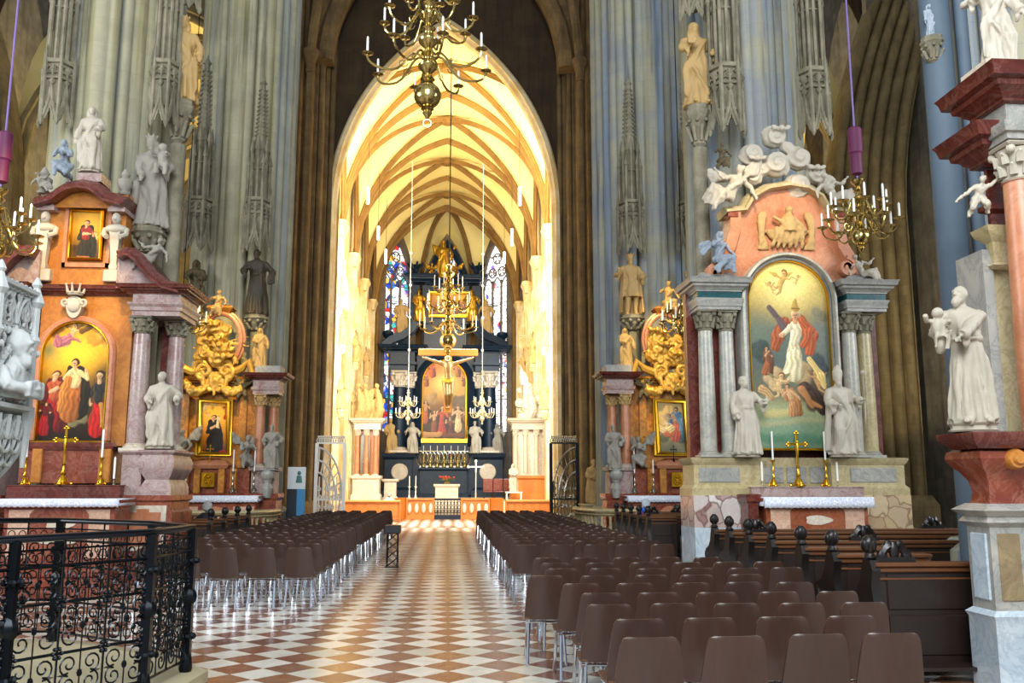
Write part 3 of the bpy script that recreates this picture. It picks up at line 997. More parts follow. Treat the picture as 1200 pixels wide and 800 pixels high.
# ------------------------------------------------------------------ oil paintings (flat pictures, colours stored on a fine grid)
import numpy as np
def hexc(c): return np.array(lin(c)[:3])
class Pic:
    """canvas with u across 0..1 and v upwards 0..asp"""
    def __init__(s, w, h, n=110, seed=1):
        s.w, s.h = w, h; s.asp = h / w
        s.nx = n; s.ny = int(n * s.asp)
        u = np.linspace(0, 1, s.nx + 1); v = np.linspace(0, s.asp, s.ny + 1)
        s.U0, s.V0 = np.meshgrid(u, v)
        rs = np.random.RandomState(seed); s.rs = rs
        du = np.zeros_like(s.U0); dv = np.zeros_like(s.U0)
        for k, a in ((6, .008), (13, .006), (29, .0035)):
            for q in range(5):
                ax, ay, ph = rs.uniform(-k, k) * 2, rs.uniform(-k, k) * 2, rs.uniform(0, 6.3)
                du += a * .6 * np.sin(ax * s.U0 + ay * s.V0 + ph); dv += a * .6 * np.sin(ay * s.U0 - ax * s.V0 + ph * 2)
        s.U = s.U0 + du; s.V = s.V0 + dv
        s.C = np.zeros(s.U.shape + (3,))
    def ground(s, stops):
        f = s.V / s.asp; ps = [p for p, _ in stops]; cs = np.array([hexc(c) for _, c in stops])
        for i in range(3): s.C[..., i] = np.interp(f, ps, cs[:, i])
    def put(s, m, col):
        m = np.clip(m, 0, 1)[..., None]; s.C = s.C * (1 - m) + col * m
    def glow(s, u, v, ru, rv, c, k=1.0):
        v *= s.asp; rv *= s.asp
        d = ((s.U - u) / ru) ** 2 + ((s.V - v) / rv) ** 2
        s.put(np.exp(-d * 1.6) * k, hexc(c))
    def cap(s, u0, v0, u1, v1, r0, r1, c, fold=0, k=9, soft=.006, sh=.5):
        """tapered stroke with light from the upper left and optional drapery folds along it"""
        v0 *= s.asp; v1 *= s.asp
        dx, dy = u1 - u0, v1 - v0; L2 = dx * dx + dy * dy + 1e-9; L = sqrt(L2)
        t = np.clip(((s.U - u0) * dx + (s.V - v0) * dy) / L2, 0, 1)
        px_, py_ = s.U - (u0 + dx * t), s.V - (v0 + dy * t)
        d = np.sqrt(px_ ** 2 + py_ ** 2); r = r0 + (r1 - r0) * t
        lit = (-px_ * .75 + py_ * .65) / np.maximum(r, 1e-4)
        shade = .82 + sh * .75 * np.clip(lit, -1, 1)
        if fold:
            side = ((s.U - u0) * dy - (s.V - v0) * dx) / L / np.maximum(r, 1e-4)
            shade = shade * (1 + fold * np.sin(side * k + t * 2.5 + 2 * np.sin(t * 4)))
        m = np.clip((r - d) / soft + .5, 0, 1)
        s.put(m, np.clip(hexc(c) * shade[..., None], 0, 1))
    def poly(s, pts, r, c, **k):
        for a, b in zip(pts[:-1], pts[1:]): s.cap(a[0], a[1], b[0], b[1], a[2] if len(a) > 2 else r, b[2] if len(b) > 2 else r, c, **k)
    def cloud(s, u, v, r, c, n=9):
        for q in range(n):
            a = s.rs.uniform(0, 6.3); d = s.rs.uniform(0, r)
            s.cap(u + d * cos(a), v + d * sin(a) / s.asp * .6, u + d * cos(a) + .01, v + d * sin(a) / s.asp * .6, r * s.rs.uniform(.3, .55), r * .4, c, soft=.03, sh=.35)
    def headf(s, u, v, r, skin='#d8a878', hair='#4a2c14', face=0):
        A = s.asp
        s.cap(u + .15 * r, v + .35 * r / A, u + .15 * r, v + .3 * r / A, r * 1.1, r * 1.1, hair)
        s.cap(u, v, u + face * r * .2, v - .4 * r / A, r * .82, r * .62, skin)
        s.cap(u - .35 * r, v + .02 * r / A, u - .15 * r, v + .02 * r / A, r * .1, r * .1, '#3a2212', soft=.003); s.cap(u + .15 * r, v + .02 * r / A, u + .35 * r, v + .02 * r / A, r * .1, r * .1, '#3a2212', soft=.003)
        s.cap(u, v - .1 * r / A, u - .05 * r, v - .25 * r / A, r * .1, r * .13, '#b8845a', soft=.003); s.cap(u - .15 * r, v - .5 * r / A, u + .15 * r, v - .5 * r / A, r * .08, r * .08, '#8a3a2a', soft=.003)
    def figure(s, u, v, h, robe, top=None, skin='#d8a878', hair='#4a2c14', cloak=None, arms=((-.14, .62), (.14, .58)), lean=0, wide=1.0, head=True):
        """robed figure: feet at (u, v), height h in units of canvas width"""
        A = s.asp; q = lambda x, y: (u + x * h + lean * y * h, v + y * h / A)
        top = top or robe
        if cloak: s.poly([(*q(.1, .8), .07 * h), (*q(.17, .45), .11 * h), (*q(.16, .06), .13 * h)], 0, cloak, fold=.3); s.poly([(*q(-.08, .8), .06 * h), (*q(-.15, .5), .06 * h)], 0, cloak, fold=.25)
        s.poly([(*q(0, .52), .085 * h * wide), (*q(.0, .3), .12 * h * wide), (*q(-.01, .07), .15 * h * wide)], 0, robe, fold=.28, k=10)
        s.poly([(*q(0, .74), .085 * h * wide), (*q(0, .54), .075 * h * wide)], 0, top, fold=.18, k=7)
        for sx, (ax, ay) in zip((-1, 1), arms):
            ex, ey = (sx * .15 + ax) / 2 + sx * .04, min(.62, (.74 + ay) / 2 - .04)
            s.cap(*q(sx * .085, .74), *q(ex, ey), .045 * h, .04 * h, top, fold=.2); s.cap(*q(ex, ey), *q(ax, ay), .036 * h, .024 * h, top if sx > 0 else skin); s.cap(*q(ax, ay), *q(ax - .012 * sx, ay + .02), .022 * h, .02 * h, skin)
        s.cap(*q(0, .8), *q(0, .84), .03 * h, .03 * h, skin)
        if head: s.headf(*q(0, .905), .062 * h, skin, hair)
    def putto(s, u, v, h, wings='#8a7a5a', skin='#dcae7c', flip=1, cloth=None):
        A = s.asp; q = lambda x, y: (u + flip * x * h, v + y * h / A)
        for sx in (-1, 1): s.poly([(*q(.02, .3), .03 * h), (*q(sx * .3, .5), .09 * h), (*q(sx * .5, .62), .03 * h)], 0, wings, fold=.3, k=6)
        s.cap(*q(.05, .3), *q(-.08, 0), .13 * h, .12 * h, skin)
        s.cap(*q(-.08, -.02), *q(-.3, -.12), .09 * h, .06 * h, skin); s.cap(*q(-.3, -.12), *q(-.46, .02), .055 * h, .03 * h, skin); s.cap(*q(-.06, -.04), *q(-.12, -.3), .085 * h, .055 * h, skin); s.cap(*q(-.12, -.3), *q(-.3, -.42), .05 * h, .03 * h, skin)
        s.cap(*q(.12, .32), *q(.36, .3), .055 * h, .04 * h, skin); s.cap(*q(.36, .3), *q(.5, .42), .04 * h, .025 * h, skin); s.cap(*q(-.04, .32), *q(-.22, .42), .05 * h, .035 * h, skin)
        if cloth: s.poly([(*q(-.2, .1), .06 * h), (*q(-.05, -.06), .1 * h), (*q(.25, -.12), .06 * h), (*q(.4, -.2), .03 * h)], 0, cloth, fold=.3)
        s.headf(*q(.12, .52), .13 * h, skin, '#7a4a20')
    def finish(s, name, varnish=.1):
        g = 1 + varnish * (np.sin(s.U0 * 67 + 5 * np.sin(s.V0 * 31)) * np.sin(s.V0 * 59 + 4 * np.sin(s.U0 * 43))) + s.rs.uniform(-.06, .06, s.U0.shape)
        s.C = np.clip(s.C * g[..., None], 0, 1); s.name = name
        return s
def canvas_mesh(pic, arch):
    nx, ny, w, h = pic.nx, pic.ny, pic.w, pic.h
    X = (pic.U0 - .5) * w; Z = pic.V0 * w
    vs = np.stack([X, np.full_like(X, -.006), Z], -1).reshape(-1, 3)
    ok = np.ones_like(X, bool)
    if arch:
        c = h - w / 2; ok = (Z <= c) | (X ** 2 + (Z - c) ** 2 <= (w / 2 + .03) ** 2)
    fs = []
    for j in range(ny):
        for i in range(nx):
            if ok[j, i] and ok[j, i + 1] and ok[j + 1, i] and ok[j + 1, i + 1]:
                a = j * (nx + 1) + i; fs.append((a, a + 1, a + nx + 2, a + nx + 1))
    nb = len(vs)
    pts = [(-w / 2, 0), (w / 2, 0)] + ([(-a, b) for a, b in round_pts(w / 2, h - w / 2, 20)] if arch else [(w / 2, h), (-w / 2, h)])
    m = MB(); m.prism(pts, -.004, .02)
    fs += [tuple(nb + i for i in f) for f in m.f]
    me = bpy.data.meshes.new('canvas'); me.from_pydata(vs.tolist() + m.v, [], fs)
    at_ = me.color_attributes.new('paint', 'FLOAT_COLOR', 'POINT')
    col = np.ones((len(me.vertices), 4)); col[:, :3] = .03; col[:nb, :3] = pic.C.reshape(-1, 3)
    at_.data.foreach_set('color', col.reshape(-1))
    return me
def mat_canvas():
    n = NT('oil_paint'); a = n.new('ShaderNodeVertexColor', layer_name='paint')
    n.set(.42, 0, .35, a.outputs[0]); n.bump(n.noise(60, 4, .6, n.obj()), .1, .01); MATS['oil_paint'] = n.m
mat_canvas()
# ------------------------------------------------------------------ carved figures
M_plain('statue_white', '#b2aa9a', .55, var=.2, scale=3.5)
M_plain('statue_grey', '#8f8a7e', .75, var=.28, scale=4)
M_plain('statue_warm', '#b0915c', .7, var=.25, scale=4)
M_plain('statue_bronze', '#6e4f24', .45, .3, var=.25, scale=4)
M_plain('statue_dark', '#55492f', .7, var=.3, scale=4)
M_plain('statue_gilt', '#c79a35', .38, .75, var=.2, scale=4)
M_plain('statue_blue', '#8d98a4', .7, var=.2, scale=4)
M_plain('statue_robe_blackbrown', '#3b3426', .7, var=.4, scale=5)

def ell_ring(cx, cy, z, rx, ry, n, fold=0, k=9, ph=0, seed=0):
    L = []
    for j in range(n):
        a = 2 * pi * j / n
        m = 1 + fold * ((abs(sin(k * a * .5 + ph)) * 1.5 - 1) * .6 + sin((k * 2) // 1 * a + 2.1 * ph + seed) * .35)
        L.append((cx + rx * m * cos(a), cy + ry * m * sin(a), z))
    return L
def hand(mb, p, d, s=1.0, curl=.4):
    """palm, four fingers and a thumb reaching along d from the wrist p"""
    p = V(p); d = V(d).normalized()
    sd = d.cross(V((0, -1, 0)))
    if sd.length < .2: sd = V((1, 0, 0))
    sd.normalize(); nn = d.cross(sd)
    mb.tube([p, p + d * .025 * s, p + d * .045 * s], [.016 * s, .022 * s, .02 * s], 8, flat=.6)
    for q in range(4):
        o = p + d * .042 * s + sd * (.0105 * (q - 1.5)) * s; L = (.03, .035, .034, .026)[q] * s
        mb.tube([o, o + d * L * .5 + nn * .004 * s, o + d * L * .85 + nn * curl * .03 * s], [.0066 * s, .0062 * s, .005 * s], 6)
    o = p + d * .012 * s - sd * .02 * s
    mb.tube([o, o + d * .018 * s - sd * .012 * s, o + d * .034 * s - sd * .012 * s], [.008 * s, .0075 * s, .006 * s], 6)
def head(mb, c, s=1.0, turn=0, tilt=0, beard=0, hair='short', hat=None):
    """head about 1/7.5 of the figure, face towards -y"""
    R = Matrix.Translation(V(c)) @ Euler((tilt, 0, turn)).to_matrix().to_4x4() @ Matrix.Scale(s, 4)
    mb.sphere((0, 0, .005), (.043, .053, .056), 14, 10, R)
    mb.sphere((0, -.014, -.024), (.034, .038, .042), 12, 8, R)           # jaw
    mb.tube([(0, -.049, .012), (0, -.064, -.012), (0, -.05, -.016)], [.006, .0105, .008], 6, mat=R)   # nose
    mb.tube([(-.03, -.046, .016), (0, -.053, .021), (.03, -.046, .016)], [.006, .0085, .006], 6, mat=R)  # brow
    mb.tube([(-.014, -.05, -.033), (0, -.054, -.032), (.014, -.05, -.033)], .005, 6, mat=R)  # mouth
    for sx in (-1, 1): 
        mb.sphere((sx * .044, .004, 0), (.006, .012, .017), 6, 5, R)     # ear
        mb.sphere((sx * .02, -.036, -.014), (.012, .014, .011), 6, 5, R) # cheek
    if hair != 'none':
        mb.sphere((0, .012, .018), (.05, .052, .05), 12, 8, R)
        if hair == 'long':
            for sx in (-1, 0, 1): mb.tube([(sx * .035, .03, .02), (sx * .046, .035, -.04), (sx * .05, .03, -.09)], [.03, .026, .015], 8, mat=R)
    if beard:
        mb.tube([(0, -.04, -.045), (0, -.048, -.07), (0, -.045, -.045 - beard)], [.03, .026, .01], 8, mat=R)
    if hat == 'mitre':
        mb.rings([[(.05 * cos(a), .054 * sin(a), .025) for a in [q * pi / 8 for q in range(16)]],
                  [(.056 * cos(a), .056 * sin(a), .08) for a in [q * pi / 8 for q in range(16)]],
                  [(.034 * cos(a), .04 * sin(a), .13) for a in [q * pi / 8 for q in range(16)]],
                  [(.004 * cos(a), .03 * sin(a), .165) for a in [q * pi / 8 for q in range(16)]]], mat=R)
    elif hat == 'crown':
        mb.lathe([(.05, .03), (.052, .045), (.058, .07), (.05, .07)], 14, mat=R)
        for q in range(8):
            a = q * pi / 4; mb.tube([(.055 * cos(a), .055 * sin(a), .06), (.062 * cos(a), .062 * sin(a), .1)], [.012, .005], 6, mat=R)
    elif hat == 'hood':
        mb.sphere((0, .02, .012), (.06, .062, .068), 12, 8, R); mb.tube([(0, .03, .0), (0, .04, -.09)], [.06, .075], 10, mat=R)
    elif hat == 'cap':
        mb.lathe([(.05, .025), (.055, .04), (.045, .075), (.01, .085)], 12, mat=R)
def wing(mb, root, tip, drop, w=.03):
    root, tip, drop = V(root), V(tip), V(drop)
    for q in range(9):
        t = q / 8
        a = root.lerp(tip, .25 + .7 * t); b = tip
        e = root.lerp(tip, .3 + .7 * t) + (drop - root) * (.25 + .55 * (1 - t)) * (.9 - .3 * abs(t - .4))
        mb.tube([root.lerp(tip, .9 * t), a * .6 + e * .4, a * .25 + e * .75, e], [.03, w * 1.25, w * 1.15, .012], 8, flat=.35)
    mb.tube([root, root.lerp(tip, .5) + V((0, 0, .03)), tip], [.028, .034, .012], 8)

def robed(rh=None, lh=None, beard=0, hair='short', hat=None, turn=0, tilt=0, sway=.02, wide=1.0, folds=.2, mantle=1, seed=0,
          attrs=(), knee=0, cape=0, short=0, wings=0, detail=1):
    """standing draped figure one unit tall (head top near 1.0), facing -y"""
    rnd = random.Random(seed)
    mb = MB(); n = 54
    prof = [(0, .165, .13), (.015, .17, .135), (.08, .155, .122), (.2, .14, .11), (.33, .132, .104), (.45, .13, .1), (.53, .122, .094), (.60, .108, .082),
            (.66, .115, .085), (.72, .13, .09), (.77, .138, .086), (.80, .128, .076), (.825, .085, .058), (.845, .04, .04), (.87, .034, .036)]
    if short:
        prof = [(z, rx, ry) for z, rx, ry in prof if z > .3]
        prof[0] = (.3, .16, .12)
        for sx in (-1, 1):
            mb.tube([(sx * .06, 0, .5), (sx * .065, -.02, .3), (sx * .065, .0, .2), (sx * .07, 0, .04)], [.065, .05, .048, .032], 10)
            mb.tube([(sx * .07, .02, .02), (sx * .085, -.08, .015)], [.03, .026], 8, flat=.8)
    rr = []
    off = lambda z: (sway * sin(z * 5.2), -.01 * sin(z * 4))
    for z, rx, ry in prof:
        f = folds * max(.12, (1 - z / .8)) ** .8
        ox, oy = off(z)
        rr.append(ell_ring(ox, oy, z, rx * wide if z < .8 else rx, ry * wide if z < .8 else ry, n, f if z < .8 else 0, 8 + seed % 3, .9 * seed + z * 2.2, seed))
    mb.rings(rr)
    if knee and not short:   # bent free leg pressing through the robe
        mb.tube([(knee * .05, -.05, .5), (knee * .075, -.115, .3), (knee * .085, -.07, .03)], [.06, .055, .05], 10)
    if not short:
        for sx in (-1, 1): mb.tube([(sx * .06, -.08, .02), (sx * .075, -.165, .018)], [.03, .022], 8, flat=.8)
    sh = {1: (.118 + off(.77)[0], -.005, .775), -1: (-.118 + off(.77)[0], -.005, .775)}
    for sx, h in ((-1, rh), (1, lh)):
        if h is None: h = (sx * .17, -.05, .46)
        S = V(sh[sx]); H = V(h)
        mid = (S + H) / 2
        dd = (H - S).length
        reach = max(0.0, .155 ** 2 - (dd / 2) ** 2) ** .5
        out = V((sx * .75, .25, -.75)); ax = (H - S).normalized(); out = (out - ax * out.dot(ax)).normalized()
        E = mid + out * reach
        mb.tube([S + V((-sx * .02, 0, .005)), S, S.lerp(E, .55), E], [.045, .05, .048, .043], 10)
        mb.tube([E, E.lerp(H, .5), E.lerp(H, .9)], [.044, .042, .047], 10)
        hd = (H - E).normalized()
        mb.tube([E.lerp(H, .75), H], [.02, .018], 8)
        hand(mb, H - hd * .005, hd, 1.0)
        # hanging sleeve
        mb.tube([E.lerp(H, .55) + V((0, 0, -.02)), E.lerp(H, .6) + V((0, 0, -.09)), E.lerp(H, .5) + V((0, .01, -.14))], [.04, .028, .01], 8, flat=.6)
    if mantle:
        s = 1 if seed % 2 else -1
        for q in range(5):
            t = q / 4
            mb.tube(bez((s * .11, -.045, .79 - .03 * t), (s * (.04 - .05 * t), -.12, .70 - .07 * t), (-s * .08, -.12, .56 - .1 * t), (-s * .13, -.04, .50 - .14 * t), 8), [.012, .016, .02, .02, .02, .02, .018, .015, .01], 6)
        mb.tube(bez((-s * .12, -.06, .5), (-s * .15, -.08, .35), (-s * .14, -.07, .22), (-s * .15, -.06, .1), 8), [.035, .04, .045, .04, .045, .04, .045, .04, .02], 8, flat=.6)
        mb.tube(bez((-s * .08, -.1, .46), (-s * .02, -.13, .36), (s * .03, -.13, .22), (s * .09, -.12, .1), 8), [.016, .02, .024, .022, .022, .02, .02, .018, .012], 6)
    if cape:
        rr = []
        for z, r_ in ((.04, .2), (.25, .185), (.5, .17), (.68, .155), (.78, .145), (.83, .08)):
            ring = []
            for j in range(25):
                a = -.5 + (pi + 1.0) * j / 24
                m = r_ * (1 + .08 * sin(a * 9 + seed) * (1 - z))
                ring.append((m * cos(a), m * .8 * sin(a) + .0, z))
            for j in range(24, -1, -1):
                x, y, _ = ring[j]; ring.append((x * .85, y * .85, z))
            rr.append(ring)
        mb.rings(rr)
    if not mantle and not short:
        for q in range(9):
            a = -pi * .95 + pi * .9 * q / 8
            w0 = rnd.uniform(-.1, .1)
            mb.tube([(.11 * wide * cos(a), .085 * wide * sin(a), .58), (.135 * wide * cos(a + w0), .108 * wide * sin(a + w0), .3), (.165 * wide * cos(a + w0), .13 * wide * sin(a + w0), .03)], [.01, .018, .022], 6)
        mb.lathe([(.1, .585), (.118, .59), (.118, .61), (.1, .615)], 20)
    hx, hy = off(.9)
    mb.tube([(hx, 0, .84), (hx, -.01, .89)], [.036, .034], 8)
    head(mb, (hx, -.02, .925), 1.12, turn, tilt, beard, hair, hat)
    for a in attrs:
        if a[0] == 'staff':
            _, x, y, z0, z1, kind = a
            mb.tube([(x, y, z0), (x, y, z1)], .011, 6)
            if kind == 'crook': mb.tube([(x + .045 - .045 * cos(q * .5) * (1 - q * .045), y, z1 + .05 * sin(q * .5) * (1 - q * .045) + .02) for q in range(12)], .011, 6)
            if kind == 'cross': mb.tube([(x - .05, y, z1 - .05), (x + .05, y, z1 - .05)], .011, 6); 
            if kind == 'orb': mb.sphere((x, y, z1), .03, 10, 8)
        elif a[0] == 'book':
            _, x, y, z = a; mb.box(x - .045, x + .045, y - .02, y + .02, z - .06, z + .06, .006)
        elif a[0] == 'child':
            _, x, y, z, k = a
            mb.sphere((x, y, z), (.05 * k, .045 * k, .07 * k), 10, 8); mb.sphere((x, y - .01, z + .1 * k), .042 * k, 10, 8)
            mb.tube([(x, y, z - .05 * k), (x - .03 * k, y - .06 * k, z - .08 * k), (x - .03 * k, y - .05 * k, z - .16 * k)], .024 * k, 8)
            mb.tube([(x + .03 * k, y, z - .05 * k), (x + .05 * k, y - .05 * k, z - .08 * k), (x + .04 * k, y - .04 * k, z - .17 * k)], .024 * k, 8)
            mb.tube([(x + .04 * k, y, z + .045 * k), (x + .07 * k, y - .04 * k, z + .02 * k), (x + .05 * k, y - .09 * k, z + .03 * k)], .019 * k, 8)
            mb.tube([(x - .04 * k, y, z + .045 * k), (x - .08 * k, y - .03 * k, z + .04 * k), (x - .09 * k, y - .07 * k, z + .08 * k)], .019 * k, 8)
        elif a[0] == 'halo':
            mb.tube([(hx + .085 * cos(q * pi / 8), .03, .935 + .085 * sin(q * pi / 8)) for q in range(16)], .009, 6, closed=True)
        elif a[0] == 'sword': mb.tube([(a[1], a[2], a[3]), (a[1], a[2], a[4])], [.012, .004], 6); mb.tube([(a[1] - .05, a[2], a[3] - .0), (a[1] + .05, a[2], a[3])], .01, 6)
    if wings:
        for sx in (-1, 1): wing(mb, (sx * .05, .08, .74), (sx * .3, .1, .95), (sx * .2, .11, .35), .045)
    return mb

def limb_figure(J, s=1.0, cloth=True, wings=None, hair='short', turn=0, seed=0, robe=()):
    """unclothed or lightly draped figure from joint positions (putti, seated angels)"""
    mb = MB()
    pel, ch, nk, hd = V(J['pelvis']), V(J['chest']), V(J['neck']), V(J['head'])
    k = s
    mb.tube([pel - (ch - pel) * .25, pel, pel.lerp(ch, .5), ch, ch.lerp(nk, .7), nk], [.06 * k, .085 * k, .078 * k, .095 * k, .07 * k, .035 * k], 12)
    mb.tube([nk, hd], .034 * k, 8)
    head(mb, hd, 1.1 * k, turn, 0, 0, hair)
    for sd, sx in (('l', 1), ('r', -1)):
        S, E, H = [V(J[q + sd]) for q in ('sh_', 'el_', 'ha_')]
        mb.sphere(E, .035 * k, 8, 6); mb.tube([ch.lerp(S, .5), S, E], [.05 * k, .045 * k, .035 * k], 10); mb.tube([E, H], [.035 * k, .022 * k], 10)
        hand(mb, H, (H - E), 1.0 * k)
        P, K, A = [V(J[q + sd]) for q in ('hp_', 'kn_', 'an_')]
        mb.sphere(K, .053 * k, 8, 6); mb.tube([pel.lerp(P, .4), P, K], [.07 * k, .075 * k, .052 * k], 10); mb.tube([K, K.lerp(A, .35), A], [.052 * k, .05 * k, .03 * k], 10)
        f = V((0, -1, -.2)).normalized()
        mb.tube([A, A + f * .08 * k], [.03 * k, .022 * k], 8)
    if cloth:
        rnd = random.Random(seed)
        for q in range(7):
            a = pel.lerp(V(J['hp_l']), rnd.uniform(-.5, 1)).lerp(V(J['hp_r']), rnd.uniform(0, .8))
            b = V(J['kn_l']).lerp(V(J['kn_r']), q / 6); c = V(J['an_l']).lerp(V(J['an_r']), q / 6) + V((rnd.uniform(-.08, .08), rnd.uniform(-.03, .05), rnd.uniform(-.02, .1)))
            mb.tube([a, a.lerp(b, .6) + V((0, -.03, .03)) * k, b + V((0, -.02, .02)) * k, b.lerp(c, .5), c], [.05 * k, .06 * k, .06 * k, .05 * k, .03 * k], 8)
        mb.tube([V(J['sh_l']) + V((0, -.03, 0)), ch + V((0, -.09, -.03)) * k, pel + V((-.08, -.07, .02)) * k], [.03 * k, .04 * k, .03 * k], 8)
    if wings:
        for sx, tip, drop in wings: wing(mb, ch + V((sx * .04, .07, .02)) * k, tip, drop, .045 * k)
    return mb
SIT = dict(pelvis=(0, 0, .3), chest=(.02, -.02, .55), neck=(.02, -.03, .66), head=(.02, -.05, .75), sh_l=(.13, -.01, .6), el_l=(.24, -.03, .47), ha_l=(.22, -.15, .38),
           sh_r=(-.1, -.02, .61), el_r=(-.2, -.1, .52), ha_r=(-.12, -.22, .58), hp_l=(.08, -.02, .28), kn_l=(.13, -.26, .26), an_l=(.12, -.24, .02),
           hp_r=(-.08, -.02, .28), kn_r=(-.08, -.25, .2), an_r=(-.16, -.14, .02))
RECL = dict(pelvis=(.1, 0, .16), chest=(-.02, -.02, .36), neck=(-.06, -.03, .46), head=(-.09, -.05, .55), sh_l=(.08, -.04, .43), el_l=(.2, -.12, .38), ha_l=(.3, -.14, .48),
            sh_r=(-.13, -.02, .38), el_r=(-.24, -.02, .26), ha_r=(-.26, -.1, .12), hp_l=(.17, -.03, .14), kn_l=(.36, -.12, .22), an_l=(.46, -.06, .02),
            hp_r=(.08, -.06, .12), kn_r=(.24, -.2, .1), an_r=(.38, -.2, -.1))
KNEEL = dict(pelvis=(0, .06, .3), chest=(.0, -.02, .52), neck=(0, -.06, .63), head=(0, -.1, .72), sh_l=(.12, -.03, .58), el_l=(.17, -.12, .44), ha_l=(.05, -.24, .5),
             sh_r=(-.12, -.03, .58), el_r=(-.17, -.12, .44), ha_r=(-.05, -.24, .52), hp_l=(.08, .05, .28), kn_l=(.1, -.14, .1), an_l=(.1, .14, .04),
             hp_r=(-.08, .04, .28), kn_r=(-.1, -.2, .25), an_r=(-.1, -.16, .03))
FLY = dict(pelvis=(0, .02, .4), chest=(.05, -.04, .6), neck=(.08, -.06, .7), head=(.1, -.09, .8), sh_l=(.17, -.04, .64), el_l=(.3, -.08, .7), ha_l=(.4, -.12, .8),
           sh_r=(-.06, -.03, .66), el_r=(-.2, -.1, .62), ha_r=(-.3, -.18, .68), hp_l=(.08, 0, .36), kn_l=(.12, -.16, .22), an_l=(.18, .02, .06),
           hp_r=(-.08, 0, .36), kn_r=(-.14, -.08, .18), an_r=(-.22, .08, .0))
PUTTO = {k: V(v) for k, v in FLY.items()}
W2 = lambda h=.75, s=1: [(-1, (-.34 * s, .1, h + .25), (-.28 * s, .12, h - .3)), (1, (.36 * s, .1, h + .25), (.3 * s, .12, h - .3))]
def mirror(J):
    o = {}
    for k, v in J.items():
        kk = k[:-1] + {'l': 'r', 'r': 'l'}[k[-1]] if k[-2:] in ('_l', '_r') else k
        o[kk] = (-v[0], v[1], v[2])
    return o

def statue(label, loc, h, mat, mb, rz=0, vox=.0125, plinth=None, name='stone_statue', cat='statue', group=None, pmat=None, smooth=1, disp=.019, drape=.82):
    t = thing(name, label, cat, loc, rz, group)
    z0 = 0
    if plinth:
        pw, ph = plinth
        m = MB(); m.molding([(pw * cos(pi / 8 + i * pi / 4), pw * .8 * sin(pi / 8 + i * pi / 4)) for i in range(8)], [(0, 0), (.01, ph * .2), (-.01, ph * .4), (-.01, ph * .7), (.01, ph)])
        m.build('plinth', pmat or mat, t); z0 = ph - .004
    me = remesh(mb, 'figure', vox, smooth, mat, disp=disp, dscale=9, drape=drape)
    link_mesh(me, 'figure', t, (0, 0, z0), 0, h)
    return t
# ------------------------------------------------------------------ altar materials
M_marble('marble_red', '#6e2f22', '#8f4a34', '#b08470', 2.5, 2.2, .25, .28)
M_marble('marble_darkred', '#4d1f1a', '#6a3027', '#8d6a5e', 2.5, 2.5, .25, .25)
M_marble('marble_ochre_lit', '#a5652c', '#c08038', '#7a4420', 3, 2.6, .3, .35)  # yellow-orange lamp light is put into this marble colour
M_marble('marble_salmon', '#b4714e', '#c48a68', '#8a4c36', 2, 1.6, .35, .3)
M_marble('marble_pinkgrey', '#8c6a66', '#a5958f', '#c8bab0', 5, 5, .25, .35)
M_marble('marble_grey', '#8e8f8a', '#a6a39a', '#6a6c6c', 3, 3, .3, .5)
M_marble('marble_columngrey', '#9a9a8e', '#b6b0a0', '#7d8288', 4, 3, .3, .5)
M_marble('marble_yellowgrey', '#a89a72', '#bcae88', '#837448', 3, 3, .3, .5)
M_marble('marble_pale', '#c4b7a3', '#d6ccbb', '#a08a70', 3, 4, .35, .5)
M_marble('marble_inlay', '#c39c82', '#d0b19b', '#9a6a52', 4, 5, .3, .5)
M_marble('frieze_teal', '#20484c', '#2c5a5c', '#123034', 3, 3, .25, .5)
M_marble('black_marble', '#081826', '#0e2236', '#24405a', 3, 2.5, .42, .3, .3)  # blue haze around the high altar is put into this marble colour
M_marble('marble_brownred', '#7c3c22', '#965030', '#b08468', 2.5, 2.2, .28, .25)
M_breccia('breccia', ['#cfc7c0', '#b8a49c', '#ded8d2', '#9a8078', '#c9bcb6', '#7d4a40'], '#6e4c48', 3.4)
M_breccia('breccia_warm', ['#c9b48c', '#b39a74', '#d8c8a4', '#a2876a'], '#7c5c40', 4)
M_marble('marble_blueweb', '#9fb0bd', '#c2ccd2', '#6d8090', 2.5, 2.5, .25, .3)
M_plain('gold', '#d9a62e', .28, 1, var=.15, scale=6)
M_plain('gilt_wood', '#c99a40', .42, .35, var=.25, scale=8)
M_plain('brass', '#c0aa6c', .2, 1, var=.15, scale=8)
M_plain('silver', '#b5b0a2', .25, 1, var=.1)
M_plain('candle_wax', '#f2f0ea', .5, var=.03)
M_plain('dark_recess', '#1c1512', .7)
def mat_lace():
    n = NT('altar_linen')
    o = n.obj(); s = n.new('ShaderNodeSeparateXYZ'); n.link(o, s.inputs[0])
    vo = n.new('ShaderNodeTexVoronoi', feature='DISTANCE_TO_EDGE'); vo.inputs['Scale'].default_value = 14; n.link(o, vo.inputs[0])
    f = n.smooth(vo.outputs['Distance'], .01, .06)
    c = n.mix(f, lin('#ffffff'), lin('#cfd6e6'))
    n.set(.8, 0, .2, c); MATS['altar_linen'] = n.m
mat_lace()

